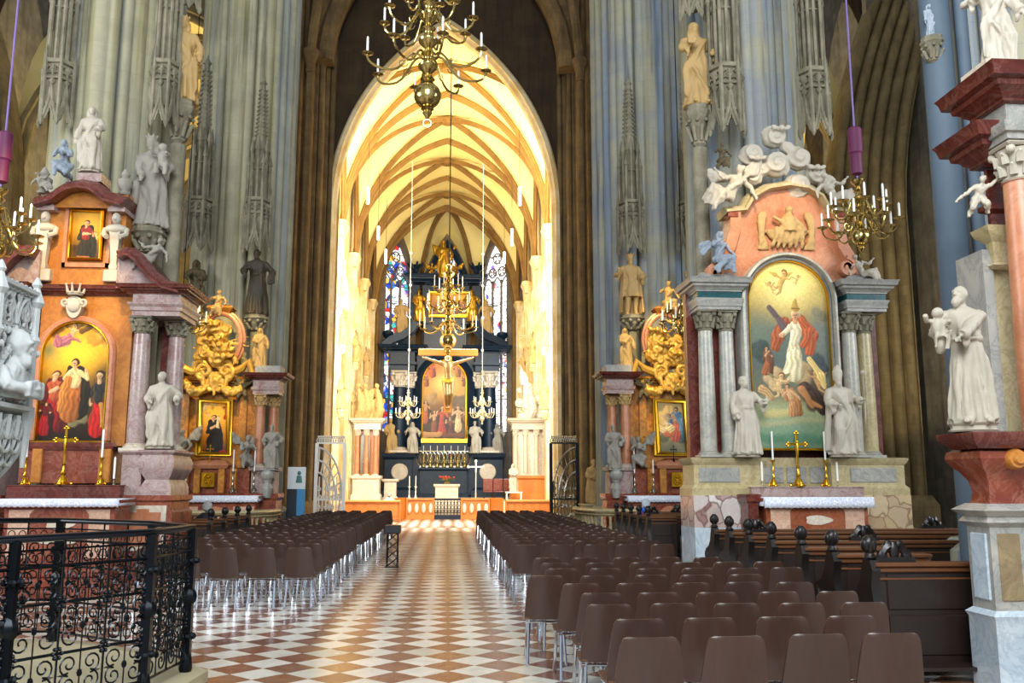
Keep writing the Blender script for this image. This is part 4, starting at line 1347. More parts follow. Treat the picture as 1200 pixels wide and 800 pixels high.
def wpart(mb, name, mat, t, angle=32, **k):
    """shape given in world coordinates -> part of thing t"""
    L = t.location if t.parent is None else t.parent.location + t.location
    for i, p in enumerate(mb.v): mb.v[i] = (p[0] - L[0], p[1] - L[1], p[2] - L[2])
    return mb.build(name, mat, t, angle=angle, **k)
def px(u, v, Y):
    p = at(u, v, Y); return p.x, p.z
def pbox(mb, u0, v0, u1, v1, Y, d, bev=0, dy0=0):
    """block whose front face at depth Y covers the pixel rectangle"""
    x0, z1 = px(u0, v0, Y); x1, z0 = px(u1, v1, Y)
    return mb.box(x0, x1, Y + dy0, Y + d, z0, z1, bev)
def capital(mb, x, y, z0, z1, r):
    h = z1 - z0
    mb.lathe([(r * .95, z0), (r * 1.08, z0 + h * .06), (r * .95, z0 + h * .12), (r * 1.02, z0 + h * .5), (r * 1.3, z0 + h * .85)], 14, (x, y, 0))
    for k in range(8):
        a = k * pi / 4
        for zz, rr, w in ((.15, 1.05, .3), (.45, 1.18, .28)):
            aa = a + (pi / 8 if zz > .3 else 0)
            mb.tube([(x + r * rr * cos(aa), y + r * rr * sin(aa), z0 + h * zz), (x + r * (rr + .12) * cos(aa), y + r * (rr + .12) * sin(aa), z0 + h * (zz + .22)), (x + r * (rr + .42) * cos(aa), y + r * (rr + .42) * sin(aa), z0 + h * (zz + .27))], [r * w, r * w * .9, r * .1], 6)
    for k in range(4):
        a = pi / 4 + k * pi / 2; c = (x + r * 1.5 * cos(a), y + r * 1.5 * sin(a), z0 + h * .8)
        mb.sphere(c, (r * .32, r * .32, r * .34), 8, 6)
    q = r * 1.45
    mb.box(x - q, x + q, y - q, y + q, z0 + h * .88, z1, r * .15)
def column(t, x, y, z0, z1, r, mat, cmat='carved_stone', bmat=None, caph=None, square=False):
    ch = caph or r * 2.4
    m = MB()
    prof = [(r, z0 + r * .7), (r * 1.0, z0 + (z1 - z0) * .35), (r * .86, z1 - ch * .98), (r * .95, z1 - ch)]
    m.lathe(prof, 20, (x, y, 0))
    c = wpart(m, 'column', mat, t)
    m = MB(); capital(m, x, y, z1 - ch, z1, r * .88)
    def sub(mb, name, mt):
        L = t.location
        for i, p in enumerate(mb.v): mb.v[i] = (p[0] - L[0], p[1] - L[1], p[2] - L[2])
        return mb.build(name, mt, c)
    sub(m, 'capital', cmat)
    m = MB(); q = r * 1.35
    m.box(x - q, x + q, y - q, y + q, z0, z0 + r * .3)
    m.lathe([(r * 1.3, z0 + r * .3), (r * 1.35, z0 + r * .42), (r * 1.2, z0 + r * .55), (r * 1.08, z0 + r * .6), (r * 1.15, z0 + r * .72), (r, z0 + r * .8)], 20, (x, y, 0))
    sub(m, 'base', bmat or cmat)
    return c
def rect(x0, x1, y0, y1): return [(x0, y0), (x1, y0), (x1, y1), (x0, y1)]
CORN = [(0, 0), (.03, .04), (.03, .12), (.07, .2), (.1, .32), (.16, .4), (.17, .55), (.24, .62), (.26, .85), (.29, 1), (.0, 1.02)]
def cornice(mb, poly, z0, z1, k=1.0):
    return mb.molding(poly, [(o * k, z0 + (z1 - z0) * h) for o, h in CORN])
def candlestick(label, x, y, z, hs, hc, mat='gold', group=None, name='candlestick', stick='candlestick'):
    t = thing(name, label, 'candlestick', (x, y, z), 0, group)
    k = hs / .5
    m = MB()
    m.lathe([(.085 * k, 0), (.09 * k, .015 * k), (.06 * k, .035 * k), (.05 * k, .07 * k), (.035 * k, .11 * k), (.02 * k, .14 * k), (.034 * k, .17 * k), (.02 * k, .2 * k), (.014 * k, .26 * k),
             (.026 * k, .31 * k), (.014 * k, .35 * k), (.012 * k, .42 * k), (.022 * k, .45 * k), (.045 * k, .475 * k), (.048 * k, .49 * k), (.02 * k, .5 * k)], 12)
    for q in range(3):
        a = -pi / 2 + q * 2 * pi / 3; m.sphere((.085 * k * cos(a), .085 * k * sin(a), .015 * k), .022 * k, 8, 6)
        m.tube([(.085 * k * cos(a), .085 * k * sin(a), .02 * k), (.06 * k * cos(a), .06 * k * sin(a), .08 * k), (.03 * k * cos(a), .03 * k * sin(a), .13 * k)], .014 * k, 6)
    m.build('stick', mat, t)
    m = MB(); m.lathe([(.019, hs - .01), (.019, hs + hc - .015), (.012, hs + hc - .005), (.003, hs + hc)], 10)
    m.tube([(0, 0, hs + hc - .005), (.002, 0, hs + hc + .015)], .002, 4)
    m.build('candle', 'candle_wax', t)
    return t
def altar_cross(label, x, y, z, h, mat='gold', group=None):
    t = thing('altar_cross', label, 'crucifix', (x, y, z), 0, group)
    k = h
    m = MB()
    m.lathe([(.13 * k, 0), (.135 * k, .02 * k), (.09 * k, .05 * k), (.07 * k, .1 * k), (.03 * k, .16 * k), (.05 * k, .2 * k), (.025 * k, .24 * k), (.02 * k, .32 * k), (.04 * k, .35 * k), (.018 * k, .38 * k)], 12)
    for q in range(3):
        a = -pi / 2 + q * 2 * pi / 3; m.sphere((.13 * k * cos(a), .13 * k * sin(a), .02 * k), .035 * k, 8, 6)
    m.build('foot', mat, t)
    m = MB(); c = .76 * k
    m.box(-.02 * k, .02 * k, -.012 * k, .012 * k, .37 * k, .95 * k, .004); m.box(-.15 * k, .15 * k, -.012 * k, .012 * k, c - .02 * k, c + .02 * k, .004)
    for dx, dz in ((-.16, 0), (.16, 0), (0, .2)):
        for q in range(3):
            a = atan2(dz, dx) + (q - 1) * pi / 2
            m.sphere((dx * k + .03 * k * cos(a), 0, c + dz * k + .03 * k * sin(a)), .024 * k, 8, 6)
    m.build('cross', mat, t)
    m = MB()
    m.tube([(0, -.02 * k, c + .02 * k), (.005 * k, -.03 * k, c - .1 * k), (0, -.022 * k, c - .24 * k)], [.02 * k, .022 * k, .01 * k], 8)
    m.sphere((0, -.03 * k, c + .05 * k), .02 * k, 8, 6)
    for s in (-1, 1): m.tube([(0, -.025 * k, c), (s * .12 * k, -.018 * k, c + .03 * k)], [.012 * k, .008 * k], 6)
    m.build('corpus', mat, t)
    return t
def mensa(label, x0, x1, y0, y1, z1, panels=True, mat='marble_red', inlay='marble_inlay'):
    """altar table: block with moulded base and top slab, inlaid front"""
    t = thing('altar_table', label, 'altar', ((x0 + x1) / 2, y0, 0))
    m = MB(); m.molding(rect(x0, x1, y0, y1), [(.08, 0), (.08, .16), (.03, .22), (0, .26), (0, z1 - .16), (.03, z1 - .13), (.05, z1 - .08), (0, z1 - .08)])
    wpart(m, 'body', mat, t)
    m = MB(); m.molding(rect(x0 - .08, x1 + .08, y0 - .08, y1), [(-.02, z1 - .085), (.02, z1 - .06), (.02, z1 - .01), (0, z1)]); wpart(m, 'top_slab', mat, t)
    if panels:
        w = x1 - x0; xm = (x0 + x1) / 2; za, zb = .5, z1 - .17; zm = (za + zb) / 2
        for s in (-1, 1):
            a, b = sorted((xm + s * w * .45, xm + s * w * .2)); 
            m = MB(); c = .08
            pts = [(a, za), (b, za), (b, zb), (a, zb)]
            pts = [(xm + s * w * .46, za), (xm + s * w * .23, za), (xm + s * w * .27, za + c), (xm + s * w * .27, zb - c), (xm + s * w * .23, zb), (xm + s * w * .46, zb)]
            m.prism(pts, y0 - .012, y0 + .02); wpart(m, 'inlay_panel', inlay, t)
        m = MB(); m.prism([(xm + w * .13 * cos(a) * (1 + .18 * cos(3 * a)), zm + .16 + .09 * sin(a)) for a in [q * pi / 12 for q in range(24)]], y0 - .014, y0 + .02)
        for s in (-1, 1): m.prism([(xm + s * w * .1 + w * .08 * cos(a), zm - .1 + .07 * sin(a) + s * .0) for a in [q * pi / 10 for q in range(20)]], y0 - .014, y0 + .02)
        wpart(m, 'inlay_motif', 'marble_pale', t)
    return t
def cloth(label, x0, x1, y0, y1, z, drop=.17):
    mb = MB(); n = 40
    rr = []
    for x in (x0 - .012, x0, x1, x1 + .012): pass
    top = []
    # top sheet with a lace border hanging over the front and the two ends
    nx = n; vs = []; fs = []
    prof = [(y1, z + .006), (y0 - .012, z + .006), (y0 - .02, z - .01), (y0 - .022, z - drop * .5), (y0 - .022, z - drop)]
    for i in range(nx + 1):
        x = x0 + (x1 - x0) * i / nx
        for j, (y, zz) in enumerate(prof):
            wv = .008 * sin(i * .9) if j >= 3 else 0
            vs.append((x, y - wv, zz + (.018 * abs(sin(i * pi / 2)) if j == 4 else 0)))
    m = len(prof)
    for i in range(nx):
        for j in range(m - 1): fs.append((i * m + j, i * m + j + 1, (i + 1) * m + j + 1, (i + 1) * m + j))
    mb.add(vs, fs)
    for x, s in ((x0, -1), (x1, 1)):
        mb.add([(x, y1, z + .006), (x, y0 - .015, z + .006), (x + s * .012, y0 - .015, z - drop * .8), (x + s * .012, y1, z - drop * .8)], [(0, 1, 2, 3)])
    t = thing('altar_cloth', label, 'tablecloth', ((x0 + x1) / 2, y0, z))
    o = wpart(mb, 'linen', 'altar_linen', t)
    md = o.modifiers.new('s', 'SOLIDIFY'); md.thickness = .006
    return t
def painting(label, x, y, z0, w, h, mat, arch=False, fw=.09, fmat='gilt_wood', name='altar_painting', rz=0):
    t = thing(name, label, 'painting', (x, y, z0), rz)
    me = canvas_mesh(mat, arch); me.materials.append(MATS['oil_paint']); link_mesh(me, 'canvas', t)
    m = MB()
    path = [(-w / 2, 0, 0)] + [(a, 0, b) for a, b in round_pts(w / 2, h - w / 2, 20)] + [(w / 2, 0, 0)] if arch else [(-w / 2, 0, 0), (-w / 2, 0, h), (w / 2, 0, h), (w / 2, 0, 0)]
    prof = [(.0, -.02), (-.01, -.05), (-fw * .35, -.04), (-fw * .5, -.075), (-fw * .8, -.085), (-fw, -.05), (-fw, .03), (0, .03)]
    if not arch:
        m.sweep(path, prof, closed=True)
    else:
        m.sweep(path, prof); m.box(-w / 2 - fw, w / 2 + fw, -.07, .03, -fw, 0, .015)
    m.build('frame', fmat, t)
    return t
def volute(mb, pts, r, y0, y1):
    """thick scroll band following pts in xz, between y0 and y1"""
    P = [V((x, 0, z)) for x, z in pts]
    mb.sweep([tuple(p) for p in P], [(-r, y0), (r, y0), (r * 1.2, (y0 + y1) / 2), (r, y1), (-r, y1)])
def spiral_pts(cx, cz, r, a0, turns, sg=1, n=22):
    return [(cx + r * (1 - .85 * i / n) * cos(a0 + sg * turns * 2 * pi * i / n), cz + r * (1 - .85 * i / n) * sin(a0 + sg * turns * 2 * pi * i / n)) for i in range(n + 1)]
def puffs(seed, items, y, depth=.8, spiral=True):
    """sculpted cloud balls with curling ridges: items (x, z, r)"""
    mb = MB(); rnd = random.Random(seed)
    for x, z, r in items:
        yy = y + rnd.uniform(-.1, .1) * r
        mb.sphere((x, yy, z), (r, r * depth, r * .95), 12, 8)
        if spiral:
            a0 = rnd.uniform(0, 6); sg = rnd.choice((-1, 1)); P = []
            for i in range(26):
                t = i / 25; q = r * (1.02 - .85 * t); a = a0 + sg * t * 11
                P.append((x + q * cos(a), yy - depth * sqrt(max(0, r * r - q * q)) * 1.02 - .0, z + q * .95 * sin(a)))
            mb.tube(P, [r * (.17 - .07 * i / 25) for i in range(26)], 6)
    return mb
def cherub_head(mb, x, y, z, s):
    mb.sphere((x, y, z), (s, s, s * 1.1), 10, 8); mb.sphere((x, y - s * .8, z - s * .3), s * .3, 6, 5)
    for sx in (-1, 1):
        mb.sphere((x + sx * s * .4, y - s * .7, z - s * .3), s * .35, 6, 5)
        wing(mb, (x + sx * s * .8, y + .3 * s, z - s * .5), (x + sx * s * 3, y + s * .4, z + s * 1.0), (x + sx * s * 2.2, y + s * .4, z - s * 1.3), s * .35)
# ================================================================== right altar with the large arched painting
Y = 17.6
T = thing('stone_altarpiece', 'grey and salmon marble altarpiece around the large arched painting, right side', 'altarpiece', (X_(927, 600, Y), Y, 0))
fl = lambda v: px(927, v, Y)[1]
def U(u, v=450, yy=Y): return px(u, v, yy)[0]
zped = fl(536)
# pedestals
for nm, u0, u1, lowmat, uu in (('left', 811, 893, 'breccia', (814, 868)), ('right', 971, 1056, 'breccia_warm', (990, 1050))):
    x0, x1 = U(u0, 560), U(u1, 560)
    m = MB(); m.molding(rect(x0, x1, Y - .15, Y + .7), [(.06, fl(581)), (.06, fl(572)), (.0, fl(568)), (0, fl(545)), (.05, fl(541)), (.07, fl(537)), (.0, zped)])
    p = wpart(m, 'pedestal', 'marble_yellowgrey', T)
    m = MB(); pa, pb = U(uu[0] + 3, 560), U(uu[1] - 4, 560)
    m.box(pa, pb, Y - .17, Y, fl(565), fl(548), .01); wpart(m, 'pedestal_panel', 'marble_grey', T)
    xa, xb = (x0 - .05, x1 - .45) if nm == 'left' else (x0 + .2, x1 + .05)
    m = MB(); m.box(xa, xb, Y - .25, Y + .75, fl(617), fl(580)); wpart(m, 'breccia_block', lowmat, T)
    m = MB(); m.box(xa, xb, Y - .27, Y + .75, 0, fl(617)); wpart(m, 'foundation_block', 'marble_blueweb' if nm == 'left' else lowmat, T)
m = MB(); m.box(U(880), U(990), Y + .05, Y + .6, fl(580), zped); wpart(m, 'predella', 'marble_yellowgrey', T)
m = MB()
for k in range(3):
    a = U(896 + 27 * k, 555); m.box(a, a + .4, Y + .03, Y + .06, fl(566), fl(547), .01)
wpart(m, 'predella_panel', 'marble_grey', T, kind='stuff')
# back wall, pilasters, columns
m = MB(); m.box(U(812), U(1040), Y + .35, Y + .6, zped, fl(335)); wpart(m, 'back_wall', 'marble_darkred', T)
zc = fl(366)
for u, yy, mt in ((828, Y - .02, 'marble_columngrey'), (853, Y + .02, 'marble_columngrey'), (998, Y, 'marble_columngrey'), (1018, Y + .1, 'marble_yellowgrey')):
    column(T, U(u), yy, zped, zc, .165, mt, 'carved_stone', 'marble_columngrey', .42)
for u0, u1 in ((806, 869), (979, 1037)):
    P = rect(U(u0 + 8, 350), U(u1 - 5, 350), Y - .22, Y + .6)
    m = MB(); m.molding(P, [(0, zc), (0, zc + .06), (.02, zc + .07), (.02, zc + .15), (.05, zc + .2), (.05, zc + .23), (0, zc + .24)]); wpart(m, 'architrave', 'marble_grey', T)
    m = MB(); m.molding(P, [(0, zc + .23), (0, fl(345))]); wpart(m, 'frieze', 'frieze_teal', T)
    m = MB(); cornice(m, P, fl(346), fl(331), .75); wpart(m, 'cornice', 'marble_grey', T)
    m = MB(); m.molding(rect(P[0][0] + .02, P[1][0] - .02, Y - .2, Y + .6), [(.06, fl(331)), (-.1, fl(322))]); wpart(m, 'attic_block', 'marble_grey', T)
# arched stone surround of the painting
pw, pz0 = U(976) - U(878), fl(525); ph = fl(305) - pz0; xc = U(927)
m = MB()
def arch_path(w, z0, z1): return [(xc - w, Y, z0)] + [(xc + a, Y, b) for a, b in round_pts(w, z1 - w, 28)] + [(xc + w, Y, z0)]
w2 = pw / 2 + .06
m.sweep(arch_path(w2, zped, pz0 + ph + .06), [(0, .05), (0, -.06), (-.05, -.1), (-.09, -.06), (-.09, .35), (0, .35)])
wpart(m, 'arch_surround', 'marble_grey', T)
m = MB(); m.sweep(arch_path(w2 + .09, zped, pz0 + ph + .15), [(0, .3), (0, -.1), (-.03, -.17), (-.08, -.19), (-.1, -.12), (-.1, .35)])
wpart(m, 'arch_archivolt', 'marble_columngrey', T)
# upper gable of salmon marble
G = [(822, 333), (824, 322), (836, 316), (846, 300), (853, 278), (857, 258), (857, 243), (872, 243), (880, 228), (898, 219), (922, 215), (945, 219), (962, 228), (970, 243), (982, 243), (983, 262), (988, 286), (998, 306), (1012, 318), (1016, 333)]
m = MB(); m.prism([px(u, v, Y) for u, v in G], Y + .05, Y + .6); wpart(m, 'gable', 'marble_salmon', T)
m = MB()
P = [px(u, v, Y) for u, v in ((848, 242), (868, 240), (876, 226), (896, 215), (922, 211), (947, 215), (966, 226), (974, 240), (990, 242))]
m.sweep([(x, Y + .05, z) for x, z in P], [(-.0, .45), (0, 0), (-.03, -.06), (-.08, -.1), (-.1, -.2), (-.16, -.22), (-.18, -.1), (-.18, .45)])
wpart(m, 'gable_cornice', 'marble_yellowgrey', T)
for s, pts in ((1, [(860, 248), (860, 268), (854, 290), (843, 310), (830, 322)]), (-1, [(980, 248), (981, 268), (986, 290), (996, 306)])):
    m = MB(); volute(m, [px(u, v, Y) for u, v in pts], .11, Y - .12, Y + .1)
    x, z = px(*(pts[-1]), Y); 
    c = px(838, 322, Y) if s > 0 else px(990, 314, Y)
    volute(m, spiral_pts(c[0], c[1], .2, pi / 2, 1.4, s), .045, Y - .15, Y + .12)
    m.lathe([(.05, -.02), (.09, -.02), (.09, .05), (.02, .05)], 10, (c[0], Y - .13, c[1]), axis='Y')
    wpart(m, 'volute', 'marble_salmon', T)
for u0 in (851, 975):
    m = MB(); x, z = px(u0, 250, Y); m.box(x, x + .22, Y - .14, Y + .1, z - .12, z + .08, .02); wpart(m, 'volute_head', 'marble_red', T)
# relief of a figure rising from a shell-like bowl
m = MB(); cx, cz = px(921, 272, Y)
m.rings([[(cx + r * cos(a), Y - .02 + .12 * sin(a), cz + z) for a in [q * pi / 8 for q in range(16)]] for r, z in ((.12, -.26), (.3, -.2), (.42, -.06), (.46, .02), (.4, .03))])
m.tube([(cx + .02, Y - .06, cz), (cx + .03, Y - .1, cz + .25), (cx + .05, Y - .08, cz + .38)], [.2, .16, .06], 10)
m.sphere((cx + .06, Y - .1, cz + .46), .085, 10, 8)
m.tube([(cx + .1, Y - .1, cz + .3), (cx - .15, Y - .16, cz + .18), (cx - .32, Y - .12, cz + .3)], [.06, .05, .04], 8)
m.tube([(cx + .1, Y - .1, cz + .28), (cx + .3, Y - .12, cz + .1), (cx + .38, Y - .1, cz + .0)], [.07, .06, .04], 8)
for k in range(6):
    m.tube(bez((cx - .25 + .1 * k, Y - .12, cz + .08), (cx - .2 + .1 * k, Y - .16, cz - .1), (cx - .3 + .12 * k, Y - .12, cz - .2), (cx - .35 + .13 * k, Y - .04, cz - .36), 6), [.05, .05, .05, .05, .04, .04, .02], 6)
for s in (-1, 1):
    for k in range(5): m.tube(bez((cx + s * .45, Y + .02, cz + .45), (cx + s * (.7 - .08 * k), Y - .05, cz + .3), (cx + s * (.45 + .06 * k), Y - .06, cz), (cx + s * (.6 - .06 * k), Y + .02, cz - .38), 8), [.03, .05, .05, .05, .05, .05, .05, .04, .02], 6)
me = remesh(m, 'relief', .022, 1, 'statue_warm', disp=.012, dscale=9); r_ = link_mesh(me, 'relief', T, (-T.location.x, -T.location.y, 0)); r_['label'] = 'cream relief of a figure above a bowl'
# painting
P = Pic(pw, ph, 130, 3)
P.ground([(0, '#6b8468'), (.1, '#7d9678'), (.2, '#a3a678'), (.28, '#6c6a52'), (.45, '#56605a'), (.62, '#5f6858'), (.74, '#b0924c'), (.86, '#e0bf62'), (1, '#c9a545')])
P.glow(.5, .86, .4, .16, '#f4e08a'); P.glow(.12, .62, .2, .14, '#6f7a66', .8); P.glow(.88, .6, .16, .16, '#6e7468', .8)
P.cap(.0, .12, 1, .15, .03, .03, '#b4b488', soft=.04, sh=.1); P.cap(.0, .05, 1, .04, .05, .05, '#5f8a6c', soft=.05, sh=.1); P.cap(.2, .17, .55, .2, .03, .05, '#cfc07e', soft=.04, sh=.2)
P.cloud(.16, .5, .17, '#47534c'); P.cloud(.86, .42, .17, '#3f4a48'); P.cloud(.7, .28, .2, '#6a5a46'); P.cloud(.35, .36, .16, '#c8a878'); P.cloud(.6, .38, .16, '#b8996a'); P.cloud(.84, .7, .12, '#8a8060')
P.putto(.44, .86, .26, '#c9a650', '#caa35c'); P.putto(.3, .84, .14, '#c9ac5a', '#d0ac68', -1); P.putto(.62, .88, .12, '#d2b25c', '#cfae66')
P.poly([(.62, .66, .09), (.76, .58, .08), (.74, .5, .05)], 0, '#b85a2c', fold=.3); P.poly([(.45, .66, .07), (.36, .59, .08), (.34, .53, .05)], 0, '#a85630', fold=.3); P.poly([(.42, .64, .05), (.33, .7, .04), (.27, .74, .03)], 0, '#6e5a58', fold=.25)
P.figure(.54, .37, .8, '#e6d6a8', '#ead9b0', '#d8a070', '#d8c090', None, ((-.2, .62), (.22, .6)), .06, 1.0)
P.poly([(.66, .66, .05), (.72, .6, .06), (.68, .54, .04)], 0, '#b85a2c', fold=.3); P.cap(.59, .735, .595, .785, .048, .014, '#c9a04a'); P.cap(.55, .735, .635, .735, .01, .01, '#8a6a2c')
P.figure(.2, .38, .34, '#a8603a', '#8f5a40', cloak='#6a4632', arms=((.1, .8), (.2, .66)), lean=.1); P.putto(.36, .31, .26, '#8f8458', '#e0b880', 1, '#d0b078'); P.putto(.82, .34, .22, '#8a6a44', '#d2a068', -1)
P.figure(.5, .17, .36, '#c98f5c', '#d8a878', cloak='#b27a48', arms=((-.2, .9), (.25, .5)), lean=-.15); P.poly([(.66, .3, .09), (.78, .26, .1), (.84, .2, .06)], 0, '#4a3a30', fold=.25); P.cap(.7, .24, .84, .22, .035, .02, '#c88c5a'); P.cap(.62, .3, .72, .22, .05, .03, '#c08450')
P.poly([(.74, .46, .03), (.86, .38, .05), (.9, .32, .02)], 0, '#e0c074', fold=.3); P.poly([(.15, .3, .05), (.25, .26, .04)], 0, '#c8a06a', fold=.3)
P.finish('p')
painting('large arched painting of a robed bishop on clouds above the right altar table', xc, Y - .03, pz0, pw, ph, P, True, .05, 'gold')
# cloud glory, angels and saints
items = []
for u, v, r in ((882, 179, 15), (909, 158, 15), (911, 191, 17), (938, 184, 16), (936, 216, 17), (958, 202, 13), (972, 213, 12), (925, 170, 9), (896, 196, 10), (952, 222, 9), (885, 205, 11)):
    x, z = px(u, v, Y); items.append((x, z, r / 59.6))
m = puffs(3, items, Y + .15)
x, z = px(914, 152, Y); cherub_head(m, x, Y - .1, z, .07); x, z = px(886, 187, Y); cherub_head(m, x, Y - .12, z, .065); x, z = px(956, 198, Y); cherub_head(m, x, Y - .1, z, .065)
me = remesh(m, 'cloud_glory', .025, 1, 'statue_white', disp=.008, dscale=7); r_ = link_mesh(me, 'cloud_glory', T, (-T.location.x, -T.location.y, 0)); r_['label'] = 'pale carved clouds with cherub heads'
def stand(label, u, v0, v1, Y, mat, mb, **k):
    """figure whose feet are at (u, v1) and head top at (u, v0) on the plane Y"""
    p = at(u, v1, Y); h = at(u, v0, Y).z - p.z
    return statue(label, (p.x, Y, p.z), h, mat, mb, **k)
def place(label, u, v, Y, h, mat, mb, **k):
    p = at(u, v, Y)
    return statue(label, (p.x, Y, p.z), h, mat, mb, **k)
place('pale carved angel reclining on the left shoulder of the salmon gable', 862, 242, Y - .12, 1.45, 'statue_white', limb_figure(mirror(RECL), 1.0, True, [(-1, (-.3, .12, .6), (-.34, .12, .28)), (1, (.42, .1, .8), (.4, .12, .4))], 'short', .4), name='stone_angel', drape=0, vox=.016)
place('pale bluish carved angel seated on the left volute below the gable', 843, 322, Y - .2, 1.12, 'statue_blue', limb_figure(SIT, 1.0, True, [(-1, (-.3, .12, .6), (-.3, .12, .2))], 'long', -.3), name='stone_angel', drape=0, vox=.016, rz=.4)
place('pale carved angel leaning beside the right volute under the chandelier', 1007, 328, Y - .1, .85, 'statue_white', limb_figure(RECL, 1.0, True, None, 'short', .3), name='stone_angel', drape=0, vox=.018)
place('carved angel behind the chandelier on the right shoulder of the salmon gable', 972, 240, Y - .12, 1.1, 'statue_white', limb_figure(RECL, 1.0, True, None, 'short', .3), name='stone_angel', drape=0, vox=.018)
place('dark carved angel head and shoulders left of the clouds', 846, 200, Y + .1, .75, 'statue_dark', limb_figure(SIT, 1.0, True, None, 'short', .3), name='stone_angel', drape=0, vox=.018)
stand('white statue of a saint in a cape left of the arched painting', 876, 445, 535.5, Y - .35, 'statue_white',
      robed(seed=5, hair='short', rh=(-.15, -.1, .5), lh=(.2, -.18, .64), wide=1.12, cape=0, mantle=0, folds=.22, turn=.5, attrs=[('staff', .21, -.2, .58, .74, 'cross')], tilt=-.1, hat='cap'), plinth=(.25, .05))
stand('white statue of a mitred bishop with crozier right of the arched painting', 988, 440, 535.5, Y - .35, 'statue_white',
      robed(seed=6, hat='mitre', beard=.06, rh=(-.1, -.17, .6), lh=(.23, -.1, .66), mantle=1, cape=1, knee=-1, turn=-.2, attrs=[('staff', .25, -.13, .3, 1.0, 'orb')]), plinth=(.25, .05))
# table, cloth and ornaments
Ym = 16.75
xm0, xm1 = px(898, 600, Ym)[0], px(1017, 600, Ym)[0]; ztop = px(950, 583, Ym)[1]
mensa('red marble altar table with pale inlays below the large arched painting', xm0, xm1, Ym, 17.25, ztop, True, 'marble_brownred')
T2 = thing('altar_block', 'red and violet marble block at the left end of the right altar table', 'altar block', (xm0 - .2, Ym + .1, 0))
m = MB(); m.molding(rect(px(879, 600, Ym)[0], xm0 - .11, Ym + .1, 17.3), [(.04, 0), (.04, .15), (0, .2), (0, ztop - .1), (.04, ztop - .07), (.05, ztop + .06), (0, ztop + .07)]); wpart(m, 'block', 'marble_darkred', T2)
cloth('white lace cloth on the right altar table below the large arched painting', px(893, 583, Ym)[0], px(1021, 583, Ym)[0], Ym - .1, 17.2, ztop + .006, .2)
T3 = thing('altar_shelf', 'pinkish marble shelf behind the right altar cloth carrying cross and candlesticks', 'shelf', (xc, 17.26, ztop))
zs_ = px(940, 570, 17.3)[1]
m = MB(); m.molding(rect(px(880, 575, 17.3)[0], px(1011, 575, 17.3)[0], 17.26, 17.44), [(0, ztop - .25), (0, zs_ - .03), (.015, zs_ - .02), (.015, zs_)]); wpart(m, 'shelf', 'marble_pinkgrey', T3)
altar_cross('gold altar cross in the middle of the right altar with the arched painting', px(936, 570, 17.34)[0], 17.34, zs_ + .001, px(936, 505, 17.34)[1] - zs_)
for u, w_ in ((907, 'left'), (969, 'right')):
    candlestick('tall gold candlestick just %s of the gold cross on the right altar' % w_, px(u, 570, 17.34)[0], 17.34, zs_ + .001, .52, .56)
for u, w_ in ((893.5, 'left'), (982, 'right')):
    t = candlestick('short grey candle holder at the %s end of the right altar shelf' % w_, px(u, 570, 17.34)[0], 17.34, zs_ + .001, .12, .36, 'silver')
# ================================================================== left red and lamplit ochre marble altar
Y = 17.2
T = thing('marble_altarpiece', 'lamplit ochre and red marble altarpiece with a small painting above an arched one, left side', 'altarpiece', (X_(85, 600, Y), Y, 0))
fl = lambda v, u=85, yy=None: px(u, v, yy or Y)[1]
def U(u, v=450, yy=None): return px(u, v, yy or Y)[0]
xc = U(85)
zb = fl(528)
